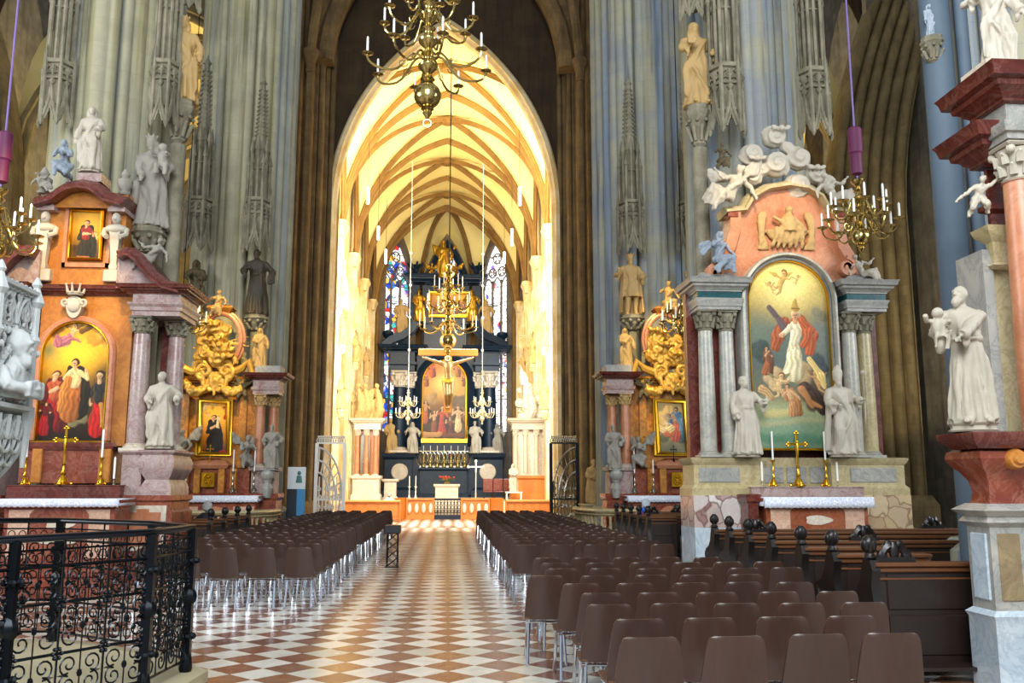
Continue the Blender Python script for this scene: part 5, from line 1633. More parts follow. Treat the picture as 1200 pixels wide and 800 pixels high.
# field, pedestals, predella
m = MB(); m.box(U(38), U(148), Y + .12, Y + .8, fl(522), fl(345)); wpart(m, 'field', 'marble_ochre_lit', T)
m = MB(); m.box(U(32), U(137), Y - .05, Y + .8, fl(566), fl(522)); wpart(m, 'predella', 'marble_red', T)
m = MB(); m.molding(rect(U(34), U(137), Y - .06, Y + .6), [(.03, fl(527)), (.05, fl(523)), (.0, fl(518))]); wpart(m, 'predella_cornice', 'marble_darkred', T)
for a, b in ((40, 52), (118, 132)):
    m = MB(); m.box(U(a, 545), U(b, 545), Y - .13, Y, fl(566), fl(526), .015); wpart(m, 'predella_block', 'marble_ochre_lit', T)
for sx in (1, -1):
    f = (lambda u: U(u, 550)) if sx > 0 else (lambda u: 2 * xc - U(u, 550))
    xa, xb = sorted((f(146), f(206)))
    m = MB(); m.molding(rect(xa, xb, Y - .2, Y + 1.0), [(.05, 0), (.05, fl(600)), (0, fl(597)), (0, fl(588)), (.05, fl(586)), (.05, fl(580))]); wpart(m, 'foundation_block', 'marble_red', T)
    m = MB(); a, b = sorted((f(150), f(203))); z0, z1 = .55, fl(592)
    m.box(a, b, Y - .275, Y - .2, z0, z1); wpart(m, 'pale_frame', 'marble_pale', T)
    m = MB(); m.box(a + .09, b - .09, Y - .3, Y - .2, z0 + .09, z1 - .12); m.box(a + .3, b - .3, Y - .29, Y - .2, z1 - .13, z1 - .06); wpart(m, 'inset_panel', 'marble_salmon', T)
    m = MB(); a, b = sorted((f(147), f(170))); m.box(a, b, Y - .2, Y + .8, fl(580), zb - .05); m.molding(rect(a, b, Y - .2, Y + .8), [(.0, zb - .08), (.06, zb - .03), (.06, zb)]); wpart(m, 'column_pedestal', 'marble_pinkgrey', T)
    m = MB(); a, b = sorted((f(171), f(206)))
    m.molding(rect(a, b, Y - .25, Y + .9), [(0, fl(580)), (.0, fl(570)), (-.06, fl(562)), (.04, fl(549)), (.05, fl(541)), (.0, fl(533)), (.05, fl(530)), (.06, zb + .01)]); wpart(m, 'statue_console', 'marble_pinkgrey', T)
    column(T, f(157), Y + .0, zb, fl(371), .17, 'marble_pinkgrey', 'carved_stone', 'marble_pale', .32)
    column(T, f(190), Y + .42, zb, fl(371), .17, 'marble_pinkgrey', 'carved_stone', 'marble_pale', .32)
    m = MB(); a, b = sorted((f(139), f(150))); m.box(a, b, Y + .2, Y + .8, zb, fl(372)); a, b = sorted((f(168), f(182))); m.box(a, b, Y + .6, Y + .8, zb, fl(372)); wpart(m, 'dark_pilaster', 'marble_darkred', T)
    a, b = sorted((f(147), f(204))); P = rect(a, b, Y - .22, Y + .9)
    m = MB(); m.molding(P, [(0, fl(371)), (0, fl(366)), (.03, fl(365)), (.03, fl(361)), (.07, fl(358)), (.07, fl(356)), (0, fl(356)), (0, fl(345))]); wpart(m, 'entablature', 'marble_pinkgrey', T)
    m = MB(); a, b = sorted((f(141), f(206))); cornice(m, rect(a, b, Y - .22, Y + .9), fl(346), fl(336), .7); wpart(m, 'cornice', 'marble_darkred', T)
    # half of the broken pediment
    m = MB(); pts = [px(u, v, Y) for u, v in ((142, 297), (152, 293), (164, 294), (174, 303), (188, 321), (203, 332), (219, 336))]
    if sx < 0: pts = [(2 * xc - x, z) for x, z in pts]
    q = [(.0, .7), (0, -.25), (.06, -.33), (.12, -.33), (.16, -.42), (.2, -.42), (.2, .7)]
    if sx < 0: pts = pts[::-1]
    m.sweep([(x, Y, z) for x, z in pts], [(-a, b) for a, b in q]); wpart(m, 'pediment_scroll', 'marble_darkred', T)
    m = MB(); base = [pts[0], pts[-1]]; zz_ = fl(338)
    m.prism(pts + [(pts[-1][0], zz_), (pts[0][0], zz_)] , Y - .15, Y + .7); wpart(m, 'pediment_field', 'marble_pinkgrey', T)
m = MB(); cornice(m, rect(U(40), U(146), Y + .1, Y + .8), fl(345), fl(334), .6); wpart(m, 'band_cornice', 'marble_darkred', T)
# arched painting
pw = U(126) - U(42); pz0 = fl(516); ph = fl(374) - pz0
P = Pic(pw, ph, 110, 5)
P.ground([(0, '#1c1208'), (.1, '#2b1c0c'), (.25, '#3f2f18'), (.45, '#6a4a18'), (.6, '#c08a1e'), (.8, '#dca024'), (1, '#9c6c16')])
P.glow(.5, .72, .4, .16, '#f2bc30'); P.glow(.1, .74, .16, .1, '#5f7048', .8); P.glow(.92, .5, .18, .2, '#43351f', .9)
P.cloud(.5, .2, .2, '#8a7c50'); P.cloud(.4, .16, .12, '#a08e5c'); P.cloud(.78, .84, .12, '#c88c2c'); P.cloud(.15, .9, .1, '#8a5c1c')
P.figure(.2, .1, .84, '#a01c18', '#b2522c', hair='#5a3414', cloak='#5c1814', arms=((.12, .7), (.18, .62)), lean=.05)
P.figure(.12, .06, .5, '#b01c1c', '#6a1a14', cloak='#3a100c', head=False)
P.figure(.86, .06, .9, '#c8201a', '#33302c', hair='#3a2412', arms=((-.12, .46), (.14, .6)), wide=.95); P.cap(.78, .5, .78, .12, .008, .008, '#6a4818'); P.cap(.9, .3, .94, .12, .03, .02, '#c88c3c', fold=.3)
P.figure(.47, .2, .86, '#b8682c', '#e4c688', hair='#4a2c12', cloak='#2c2414', arms=((-.08, .62), (.2, .76)), lean=.04, wide=1.1); P.poly([(.4, .5, .05), (.36, .36, .07), (.34, .26, .05)], 0, '#c47a34', fold=.3)
P.putto(.42, .85, .3, '#7a5a22', '#dcae74', 1, '#b0646a'); P.poly([(.36, .83, .06), (.22, .8, .07), (.2, .86, .03)], 0, '#b26a74', fold=.3); P.poly([(.55, .9, .04), (.72, .97, .03)], 0, '#6a4a1c', fold=.3)
P.putto(.8, .87, .14, '#c48a34', '#dca858', -1); P.putto(.9, .79, .1, '#a87828', '#d29c50')
P.finish('p')
painting('arched painting of three robed women and a flying angel above the left altar table', xc, Y + .08, pz0, pw, ph, P, True, .06, 'gold')
m = MB(); w2 = pw / 2 + .08
m.sweep([(xc - w2, Y + .1, pz0)] + [(xc + a, Y + .1, b) for a, b in round_pts(w2, pz0 + ph + .08 - w2, 26)] + [(xc + w2, Y + .1, pz0)], [(0, .1), (0, -.06), (-.04, -.1), (-.1, -.09), (-.13, -.02), (-.13, .1)])
wpart(m, 'arch_surround', 'marble_salmon', T)
# crowned shield over the arch
m = MB(); cx, cz = px(88, 356, Y)
m.prism([(cx + .17 * cos(a) * (1 if sin(a) > 0 else .85), cz - .02 + (.16 if sin(a) > 0 else .26) * sin(a)) for a in [q * pi / 10 for q in range(20)]], Y - .05, Y + .12)
m.sphere((cx, Y - .04, cz - .03), (.13, .08, .15), 10, 8)
for s in (-1, 1): m.tube([(cx + s * a_, Y - .05, b_) for a_, b_ in spiral_pts(.16, cz + .02, .08, -pi / 2, 1.2, 1, 12)], .025, 6)
wpart(m, 'shield', 'statue_white', T)
m = MB(); m.lathe([(.13, cz + .16), (.15, cz + .2), (.14, cz + .22)], 12, (cx, Y - .02, 0))
for q in range(8):
    a = q * pi / 4; m.tube([(cx + .14 * cos(a), Y - .02 + .14 * sin(a), cz + .2), (cx + .18 * cos(a), Y - .02 + .18 * sin(a), cz + .34)], [.03, .015], 6); m.sphere((cx + .18 * cos(a), Y - .02 + .18 * sin(a), cz + .35), .025, 6, 5)
wpart(m, 'crown', 'statue_white', T)
# upper storey with a small painting between two herms
x0, x1 = U(45, 270), U(150, 270)
m = MB(); m.box(x0 + .1, x1 - .1, Y + .15, Y + .9, fl(335), fl(222)); wpart(m, 'attic', 'marble_ochre_lit', T)
m = MB(); m.box(U(43), U(150), Y + .05, Y + .9, fl(335), fl(316)); wpart(m, 'attic_base', 'marble_ochre_lit', T)
for u in (53, 136):
    x = U(u, 280); k = lambda v: fl(v, 85)
    m = MB(); m.box(x - .17, x + .17, Y - .08, Y + .2, k(330), k(316), .015); m.lathe([(.1, k(316)), (.11, k(312)), (.08, k(308)), (.12, k(280)), (.14, k(272)), (.16, k(268))], 4, (x, Y - .0, 0), a0=pi / 4)
    m.sphere((x, Y - .02, k(268)), (.22, .13, .1), 10, 8); m.sphere((x, Y - .05, k(256)), (.085, .095, .115), 10, 8); m.tube([(x, Y, k(266)), (x, Y - .02, k(258))], .06, 8)
    m.tube([(x - .03, Y - .14, k(257)), (x, Y - .16, k(259)), (x + .03, Y - .14, k(257))], .015, 5)
    for s in (-1, 1): m.tube([(x + s * .2, Y - .03, k(268)), (x + s * .21, Y - .08, k(275)), (x + s * .12, Y - .16, k(279))], .05, 8)
    wpart(m, 'herm', 'statue_white', T)
    m = MB(); m.box(x - .16, x + .16, Y - .1, Y + .5, k(248), k(243)); m.box(x - .12, x + .12, Y - .06, Y + .5, k(243), k(230)); wpart(m, 'impost', 'marble_pinkgrey', T)
m = MB(); P = [px(u, v, Y) for u, v in ((42, 232), (62, 226), (66, 222), (80, 214), (98, 211), (116, 214), (128, 222), (132, 226), (152, 232))]
m.sweep([(x, Y, z) for x, z in P], [(0, .8), (0, -.05), (-.05, -.12), (-.1, -.2), (-.16, -.22), (-.2, -.3), (-.24, -.3), (-.24, .8)])
wpart(m, 'attic_cornice', 'marble_darkred', T)
m = MB(); m.prism(P + [(P[-1][0] - .1, fl(243)), (P[0][0] + .1, fl(243))], Y + .0, Y + .8); wpart(m, 'attic_tympanum', 'marble_ochre_lit', T)
sw = U(120, 280) - U(79, 280); sz0 = fl(303); sh_ = fl(244) - sz0
P2 = Pic(sw, sh_, 70, 8)
P2.ground([(0, '#3a2408'), (.3, '#6a4812'), (.7, '#c08a20'), (1, '#a87418')]); P2.glow(.6, .7, .4, .3, '#dca02c'); P2.cloud(.2, .25, .2, '#4a3010')
P2.figure(.48, .06, 1.15, '#2c2618', '#8a2c20', hair='#4a2810', cloak='#2a2a1c', arms=((.12, .62), (.2, .56)), wide=1.25); P2.putto(.78, .48, .22, '#b07a24', '#d8ae74', -1); P2.cap(.3, .06, .6, .05, .05, .04, '#a05a34', fold=.3)
P2.finish('p')
painting('small rectangular painting of a seated robed woman high on the left altarpiece', U(99, 275), Y + .1, sz0, sw, sh_, P2, False, .05, 'gold')
m = MB(); a, b = U(72, 275), U(127, 275)
m.box(a, b, Y + .1, Y + .2, fl(311), fl(306)); m.box(a, U(76, 275), Y + .1, Y + .2, fl(311), fl(238)); m.box(U(123, 275), b, Y + .1, Y + .2, fl(311), fl(238)); m.box(a, b, Y + .1, Y + .2, fl(242), fl(236))
m.tube([(px(u, v, Y)[0], Y + .1, px(u, v, Y)[1]) for u, v in ((84, 236), (86, 230), (98, 226), (110, 230), (112, 236))], .06, 8)
wpart(m, 'painting_surround', 'marble_salmon', T)
m = MB(); a, b = U(90, 207), U(119, 207); m.box(a, b, Y + .0, Y + .5, fl(212), fl(202)); wpart(m, 'statue_pedestal', 'marble_pinkgrey', T)
for u in (46, 142):
    m = MB(); x = U(u, 215); m.lathe([(.1, fl(224)), (.12, fl(222)), (.07, fl(219)), (.14, fl(212)), (.15, fl(207)), (.06, fl(203)), (.09, fl(200)), (.03, fl(193))], 12, (x, Y + .2, 0)); wpart(m, 'urn', 'statue_grey', T)
stand('pale standing statue crowning the left red marble altarpiece', 105, 128, 203, Y + .25, 'statue_white', robed(seed=11, hair='long', rh=(-.2, -.08, .45), lh=(.13, -.2, .58), knee=1, turn=.3), plinth=(.22, .05))
stand('white statue holding drapery on the right console of the left red marble altar', 187, 438, 526, Y - .05, 'statue_white', robed(seed=9, hair='short', rh=(-.1, -.18, .58), lh=(.2, -.1, .62), knee=-1, turn=-.3, wide=1.1), plinth=(.24, .05))
place('bluish kneeling figure left of the top of the left altarpiece', 74, 210, Y + .3, 1.0, 'statue_blue', limb_figure(KNEEL, 1.0, True, None, 'long', 0), name='stone_angel', drape=0, vox=.018)
place('grey reclining angel on the right slope of the left pediment', 182, 312, Y - .0, .9, 'statue_grey', limb_figure(mirror(RECL), 1.0, True, None, 'short', 0), name='stone_angel', drape=0, vox=.018)
place('pale reclining figure on the left slope of the altarpiece pediment', 46, 222, Y + .1, .55, 'statue_grey', limb_figure(RECL, 1.0, True, None, 'short', 0), name='stone_angel', drape=0, vox=.02)
# steps, table, cloth, ornaments
Ym = 16.0
ztop = px(60, 585, Ym)[1]
xa, xb = px(2, 600, Ym)[0], px(138, 600, Ym)[0]
mensa('red marble altar table with pale inlays behind the iron railing, left', xa + .05, xb - .05, Ym, 16.75, ztop)
cloth('white linen cloth on the left altar table behind the railing', xa - .04, xb + .04, Ym - .1, 16.7, ztop + .006, .14)
T3 = thing('altar_shelf', 'long red marble shelf behind the left altar cloth carrying cross and candlesticks', 'shelf', ((xa + xb) / 2, 16.8, ztop))
zs_ = px(80, 568, 16.9)[1]
m = MB(); m.molding(rect(px(8, 570, 16.8)[0], px(141, 570, 16.8)[0], 16.78, 17.0), [(0, ztop - .3), (0, zs_ - .03), (.015, zs_ - .02), (.015, zs_)]); wpart(m, 'shelf', 'marble_darkred', T3)
altar_cross('gold altar cross with trefoil ends below the left arched painting', px(73, 570, 16.88)[0], 16.88, zs_ + .001, px(73, 499, 16.88)[1] - zs_)
for u, w_ in ((28, 'left'), (117, 'right')):
    candlestick('tall gold candlestick just %s of the gold cross on the left altar' % w_, px(u, 570, 16.88)[0], 16.88, zs_ + .001, .5, .5)
candlestick('short candle in a grey holder at the right end of the left altar shelf', px(133, 568, 16.88)[0], 16.88, zs_ + .001, .12, .38, 'silver')
T4 = thing('altar_steps', 'red marble altar steps behind the iron railing on the left', 'steps', ((xa + xb) / 2, 14.6, 0))
for k in range(3):
    m = MB(); m.box(xa - .6 - .0 * k, xb + .35 - .12 * k, 14.6 + .38 * k, 15.95, .12 * k, .12 * (k + 1), .015); wpart(m, 'step', 'marble_red', T4)
# ================================================================== the two gilded altars before the choir, and the altar at the right edge
M_marble('gild_marble', '#a8661e', '#c98a30', '#6a3a14', 3, 3, .35, .6)
def figure_paint(tone, w, h):
    P = Pic(w, h, 80, 9)
    if tone == 'dark':
        P.ground([(0, '#3a1c10'), (.15, '#6a3c14'), (.5, '#c07c18'), (.8, '#dc9a20'), (1, '#b8741a')]); P.glow(.5, .7, .4, .2, '#f0b030'); P.cloud(.2, .82, .14, '#e0b860'); P.cloud(.5, .92, .12, '#d8a858')
        P.figure(.8, .66, .42, '#a01c14', '#b03020', arms=((-.2, .6), (.2, .7))); P.putto(.22, .84, .24, '#c48a34'); P.putto(.3, .7, .16, '#c48a34', flip=-1)
        P.figure(.47, .1, 1.0, '#17130f', '#1d1812', hair='#2a1c10', cloak='#14100c', arms=((.1, .7), (.16, .62)), wide=1.15); P.figure(.6, .5, .34, '#e4cc9a', '#e8d4a8', head=True); P.cap(.2, .06, .36, .08, .07, .05, '#2a160c'); P.cap(.7, .05, .85, .07, .07, .05, '#8a2014', fold=.3)
    else:
        P.ground([(0, '#6a6a54'), (.25, '#7c785c'), (.5, '#a58a5c'), (.8, '#b8985e'), (1, '#9c8250')]); P.glow(.4, .7, .4, .2, '#d0b070'); P.cloud(.3, .3, .2, '#6c705c'); P.cloud(.8, .3, .2, '#5f6656')
        P.figure(.62, .3, .86, '#c0604c', '#b8886a', hair='#6a4428', cloak='#5a7c98', arms=((-.2, .62), (-.02, .55)), wide=1.2); P.poly([(.68, .72, .09), (.8, .6, .1), (.78, .46, .06)], 0, '#5f84a2', fold=.3)
        P.putto(.4, .58, .34, '#c8b088', '#e6c090', 1, '#e8d8b0'); P.poly([(.5, .48, .1), (.3, .44, .09), (.14, .52, .05)], 0, '#e4cc98', fold=.35); P.cap(.35, .38, .55, .36, .07, .05, '#b86a50', fold=.3)
    return P.finish('p')
def mid_altar(side, c, s, Y):
    where = 'left' if s > 0 else 'right'
    fl = lambda v: px(c, v, Y)[1]
    UU = lambda du, v=500, yy=Y: px(c + du, v, yy)[0]
    X0 = UU(0); k_ = (UU(10) - X0) / 10
    XX = lambda du: X0 + s * du * k_
    T = thing('gilded_altarpiece', 'gilded %s altarpiece with an oval glory of carved clouds, %s of the choir' % ('ochre marble', where), 'altarpiece', (X0, Y, 0))
    def R2(a, b, y0, y1): x, y = sorted((XX(a), XX(b))); return rect(x, y, y0, y1)
    def B2(m, a, b, y0, y1, v0, v1, bev=0): x, y = sorted((XX(a), XX(b))); m.box(x, y, y0, y1, fl(v1), fl(v0), bev)
    m = MB(); B2(m, -52, 52, Y + .2, Y + .5, 446, 605); wpart(m, 'field', 'gild_marble', T)
    m = MB(); B2(m, -46, 46, Y - .1, Y + .3, 549, 590); wpart(m, 'predella', 'marble_red', T)
    for d in (-28, 28, -14, 14):
        m = MB(); B2(m, d - 4, d + 4, Y - .2, Y - .1, 549, 578, .02); wpart(m, 'predella_block', 'gild_marble', T)
    m = MB(); m.molding(R2(-20, 20, Y - .2, Y + .2), [(0, fl(549)), (.06, fl(545)), (-.05, fl(540)), (-.3, fl(537))]); wpart(m, 'tabernacle_top', 'marble_salmon', T)
    m = MB(); x, z = px(c - 4 * s, 562, Y); m.box(x - .19, x + .19, Y - .24, Y - .18, fl(571), fl(553), .02)
    m.tube([(x + .12 * cos(a), Y - .25, z + .15 * sin(a)) for a in [q * pi / 8 for q in range(16)]], .02, 6, closed=True)
    for q in range(6): m.sphere((x + .07 * cos(q * pi / 3), Y - .25, z + .08 * sin(q * pi / 3)), .035, 6, 5)
    wpart(m, 'tabernacle_door', 'gold', T)
    for sg in (1, -1):
        q = lambda d: d * sg
        m = MB(); m.molding(R2(q(47), q(80), Y - .35, Y + .5), [(.04, 0), (.04, fl(600)), (0, fl(598)), (0, fl(586)), (.05, fl(583)), (.06, fl(578))]); wpart(m, 'foundation_block', 'marble_red', T)
        m = MB(); m.molding(R2(q(49), q(76), Y - .2, Y + .5), [(0, fl(578)), (0, fl(553)), (.07, fl(551)), (.08, fl(547))]); wpart(m, 'column_pedestal', 'marble_pinkgrey', T)
        column(T, XX(q(55)), Y - .02, fl(548), fl(462), .15, 'marble_salmon', 'statue_warm', 'marble_pale', .35)
        column(T, XX(q(68)), Y + .3, fl(548), fl(462), .15, 'marble_salmon', 'statue_warm', 'marble_pale', .35)
        P = R2(q(46), q(77), Y - .2, Y + .5)
        m = MB(); m.molding(P, [(0, fl(462)), (0, fl(458)), (.03, fl(457)), (.05, fl(454)), (0, fl(453)), (0, fl(446))]); wpart(m, 'entablature', 'marble_pinkgrey', T)
        m = MB(); cornice(m, P, fl(446), fl(438), 1.0); wpart(m, 'cornice', 'marble_darkred', T)
        m = MB(); x = XX(q(70)); m.sphere((x, Y - .45, fl(556)), (.2, .18, .19), 10, 8); m.box(x - .24, x + .24, Y - .6, Y - .15, fl(551.5), fl(549.5), .02); m.lathe([(.1, fl(583)), (.16, fl(572)), (.1, fl(566)), (.14, fl(561))], 10, (x, Y - .42, 0)); wpart(m, 'statue_console', 'marble_grey', T)
        m = MB(); B2(m, q(30), q(38), Y + .0, Y + .2, 462, 548); wpart(m, 'gilt_pilaster', 'gild_marble', T)
        m = MB(); B2(m, q(46), q(78), Y - .1, Y + .5, 428, 438, .03); wpart(m, 'attic_block', 'marble_grey', T)
        # scroll and festoon
        m = MB(); P = [px(c + s * q(d), v, Y) for d, v in ((13, 434), (24, 436), (34, 432), (42, 424), (46, 437))]
        m.tube([(x, Y - .05, z) for x, z in P], [.1, .13, .12, .12, .08], 8)
        cx_, cz_ = P[0]; m.tube([(a, Y - .1, b) for a, b in spiral_pts(cx_, cz_ + .1, .24, -pi / 2, 1.4, s * sg)], .06, 6)
        wpart(m, 'attic_scroll', 'gilt_wood', T)
        m = MB(); P = bez((XX(q(8)), Y - .08, fl(452)), (XX(q(18)), Y - .15, fl(464)), (XX(q(28)), Y - .15, fl(462)), (XX(q(34)), Y - .05, fl(448)), 10)
        for i, p in enumerate(P): m.sphere(p, .1 + .05 * sin(pi * i / 10), 8, 6)
        me = remesh(m, 'festoon', .03, 1, 'gilt_wood', disp=.03, dscale=9); link_mesh(me, 'festoon', T, -T.location)
    m = MB(); cornice(m, R2(-46, 46, Y + .1, Y + .5), fl(448), fl(441), .6); wpart(m, 'band_cornice', 'gild_marble', T)
    # cartouche and oval glory
    m = MB(); x, z = X0, fl(447)
    m.sphere((x, Y - .05, z), (.26, .14, .3), 12, 8)
    for a in (1, -1):
        m.tube([(p, Y - .12, r) for p, r in spiral_pts(x + a * .3, z + .28, .26, -pi / 2 if a > 0 else -pi / 2, 1.3, a)], .07, 6)
        m.tube([(x + a * .1, Y - .1, z - .3), (x + a * .32, Y - .12, z - .1), (x + a * .36, Y - .1, z + .2)], .07, 8)
    m.tube([(x + .55 * cos(a), Y - .02, z + .5 + .42 * sin(a)) for a in [pi * q / 14 for q in range(15)]], .09, 8)
    m.tube([(x, Y - .1, z + .1), (x, Y - .14, z - .45)], [.12, .03], 8)
    me = remesh(m, 'cartouche', .026, 1, 'gilt_wood', disp=.02, dscale=8); link_mesh(me, 'cartouche', T, -T.location)
    gx, gz = px(c + 8 * s, 398, Y)
    m = MB(); m.tube([(gx + .58 * cos(a), Y + .05, gz + .78 * sin(a)) for a in [q * pi / 16 for q in range(32)]], .075, 8, closed=True)
    m.tube([(gx + .66 * cos(a), Y + .12, gz + .86 * sin(a)) for a in [q * pi / 16 for q in range(32)]], .06, 8, closed=True)
    wpart(m, 'oval_ring', 'marble_salmon', T)
    rnd = random.Random(c); items = []
    for q in range(16):
        a = rnd.uniform(0, 2 * pi); r = rnd.uniform(.1, .62)
        items.append((gx - .1 * s + r * cos(a) * .9, gz - .12 + r * 1.1 * sin(a) - .1, rnd.uniform(.14, .26)))
    m = puffs(c, items, Y - .05)
    for q in range(5): cherub_head(m, gx + rnd.uniform(-.4, .4), Y - .3, gz + rnd.uniform(-.6, .5), .09)
    for q in range(10):
        a = rnd.uniform(-.6, pi + .6); m.tube([(gx, Y - .0, gz - .1), (gx + .85 * cos(a), Y + .05, gz - .1 + .95 * sin(a))], [.04, .012], 5)
    me = remesh(m, 'cloud_glory', .028, 1, 'gilt_wood', disp=.025, dscale=8); link_mesh(me, 'cloud_glory', T, -T.location)
    m = MB(); m.molding(rect(gx - .38, gx + .38, Y - .05, Y + .5), [(0, fl(430)), (0, fl(420))]); wpart(m, 'glory_base', 'gild_marble', T); m = MB(); m.molding(rect(gx - .3 - .05 * s, gx + .3 - .05 * s, Y - .0, Y + .4), [(-.05, gz + .8), (.08, gz + .95), (.05, gz + 1.0), (-.05, gz + 1.05)])
    wpart(m, 'glory_pedestal', 'gild_marble', T)
    # figures
    w_ = where
    place('%s figure on top of the oval glory, %s gilded altar' % ('half-length carved' if s > 0 else 'seated carved', w_), c + 5 * s, 372 if s > 0 else 368, Y + .1, 1.0 if s > 0 else 1.25, 'statue_warm', limb_figure(SIT, 1.1, True, None, 'short', 0), name='stone_angel', drape=0, vox=.022)
    stand('carved saint on the attic end of the %s gilded altar beside the choir' % w_, c + 54 * s, 384, 430, Y + .1, 'statue_warm', robed(seed=21, hair='long', rh=(-.05, -.2, .6), lh=(.2, -.08, .5)), vox=.018)
    if s > 0: stand('carved saint on the outer attic end of the %s gilded altar' % w_, c - 42 * s, 392, 430, Y + .1, 'statue_warm', robed(seed=22, hair='long', beard=.04, rh=(-.22, -.08, .6), lh=(.1, -.18, .6)), vox=.018)
    stand('grey carved saint on the console nearest the choir, %s gilded altar' % w_, c + 68 * s, 497, 549.3, Y - .42, 'statue_grey', robed(seed=23, hair='short', beard=.05, rh=(-.12, -.18, .62), lh=(.2, -.1, .6), knee=1, attrs=[('book', .12, -.15, .56)]), vox=.016)
    if False: stand('grey carved saint on the outer console, %s gilded altar' % w_, c - 68 * s, 499, 549.3, Y - .42, 'statue_grey', robed(seed=24, hair='long', rh=(-.22, -.1, .66), lh=(.14, -.15, .5), knee=-1), vox=.018)
    place('kneeling angel beside the painting, choir side, %s gilded altar' % w_, c + 38 * s, 549, Y - .25, 1.2, 'statue_grey', limb_figure(KNEEL, 1.0, True, [(1, (.34, .12, .9), (.3, .14, .4)), (-1, (-.3, .12, .85), (-.28, .14, .4))], 'short', 0), name='stone_angel', drape=0, vox=.02, rz=.5 * s)
    if s > 0: place('winged angel beside the painting, outer side, %s gilded altar' % w_, c - 38 * s, 549, Y - .25, 1.35, 'statue_grey', limb_figure(SIT, 1.0, True, [(1, (.34, .12, .9), (.3, .14, .4)), (-1, (-.3, .12, .85), (-.28, .14, .4))], 'short', 0), name='stone_angel', drape=0, vox=.02, rz=-.3 * s)
    place('dark carved cherub above the painting corner on the choir side, %s gilded altar' % w_, c + 34 * s, 470, Y - .1, .75, 'statue_dark', limb_figure(FLY, 1.3, False, W2(.7, .8), 'short', 0), name='stone_cherub', drape=0, vox=.024)
    if s < 0: place('dark blue carved cherub above the outer painting corner, right gilded altar', c - 30 * s, 478, Y - .1, .75, 'statue_blue', limb_figure(mirror(FLY), 1.3, False, W2(.7, .8), 'short', 0), name='stone_cherub', drape=0, vox=.024)
    # painting
    pw = 43 * abs(k_); z0 = fl(534); ph = fl(467) - z0
    mt = figure_paint('dark' if s > 0 else 'pale', pw, ph)
    painting('gold framed painting of a dark robed saint on the left gilded altar' if s > 0 else 'gold framed painting of a woman in blue and a child on the right gilded altar', X0, Y + .13, z0, pw, ph, mt, False, .14, 'gold')
    # table and ornaments
    Ym = Y - 1.0
    ztop = px(c, 581, Ym)[1]; xa, xb = sorted((px(c - 46 * s, 585, Ym)[0], px(c + 52 * s, 585, Ym)[0]))
    t = mensa('red marble altar table with a round inlay, %s gilded altar' % w_, xa + .05, xb - .05, Ym, Y - .4, ztop, False)
    m = MB(); xm = (xa + xb) / 2
    m.lathe([(.36, -.012), (.36, .02)], 28, (xm, Ym, ztop * .55), axis='Y'); wpart(m, 'round_inlay', 'marble_salmon', t)
    for e in (-1, 1):
        m = MB(); m.box(xm + e * .75 - .28, xm + e * .75 + .28, Ym - .012, Ym + .02, ztop * .3, ztop * .8, .005); wpart(m, 'inlay_panel', 'marble_inlay', t)
    cloth('white linen cloth on the %s gilded altar table' % w_, xa - .03, xb + .03, Ym - .1, Y - .45, ztop + .006, .18)
    T3 = thing('altar_shelf', 'marble shelf behind the cloth of the %s gilded altar' % w_, 'shelf', (X0, Y - .4, ztop))
    zs_ = px(c, 578, Y - .3)[1]
    m = MB(); m.molding(rect(xa + .1, xb - .1, Y - .4, Y - .22), [(0, ztop - .3), (0, zs_ - .02), (.01, zs_)]); wpart(m, 'shelf', 'marble_red', T3)
    zt = fl(541)
    altar_cross('small gold cross before the painting on the %s gilded altar' % w_, X0 - .02, Y - .12, fl(545) + .09, .48, 'gold' if s > 0 else 'iron')
    st = ((-33, .95, .6), (22, 1.0, .55), (47, 1.0, .6)) if s > 0 else ((44, .95, .65), (22, .95, .35), (-31, .95, .6))
    for i, (d, hs, hc) in enumerate(st):
        candlestick('tall silver candlestick on the %s gilded altar, %s from the %s' % (w_, WORDS[i], 'left'), px(c + d * s, 578, Y - .31)[0], Y - .31, zs_ + .001, hs * .62, hc * 1.1, 'silver')
    return T
mid_altar('left', 250, 1, 26.3)
mid_altar('right', 788, -1, 26.3)

# ------------------------------------------------------------------ altar at the right edge
M_marble('marble_brown', '#7a6a4e', '#94825f', '#5a4a34', 3, 3, .4, .4)
M_plain('blue_grey_stone', '#4c5c6a', .7, var=.18, scale=3, bump=.1)
Y = 7.55
fl = lambda v, yy=Y: px(1160, v, yy)[1]
U = lambda u, v=450, yy=Y: px(u, v, yy)[0]
xL = U(1158, 600)
T = thing('marble_altarpiece', 'red and blue grey marble altarpiece cut by the right edge of the picture', 'altarpiece', (xL + .4, Y, 0))
m = MB(); P = rect(xL, xL + .55, Y, Y + .34)
m.molding(P, [(.03, 0), (.03, fl(728)), (.05, fl(722)), (.0, fl(716))]); wpart(m, 'foundation_block', 'marble_blueweb', T)
m = MB(); m.molding(P, [(0, fl(717)), (0, fl(618)), (.05, fl(612)), (.02, fl(606)), (.09, fl(598)), (.0, fl(590))]); wpart(m, 'pedestal', 'marble_grey', T)
m = MB(); m.box(xL + .06, xL + .26, Y - .015, Y + .05, fl(705), fl(625), .012); wpart(m, 'pedestal_panel', 'marble_brown', T)
m = MB(); m.box(xL - .015, xL + .05, Y + .05, Y + .29, fl(705), fl(625), .012); wpart(m, 'pedestal_panel', 'marble_blueweb', T)  # bluish side light is put into this panel's colour, warm light into the front one
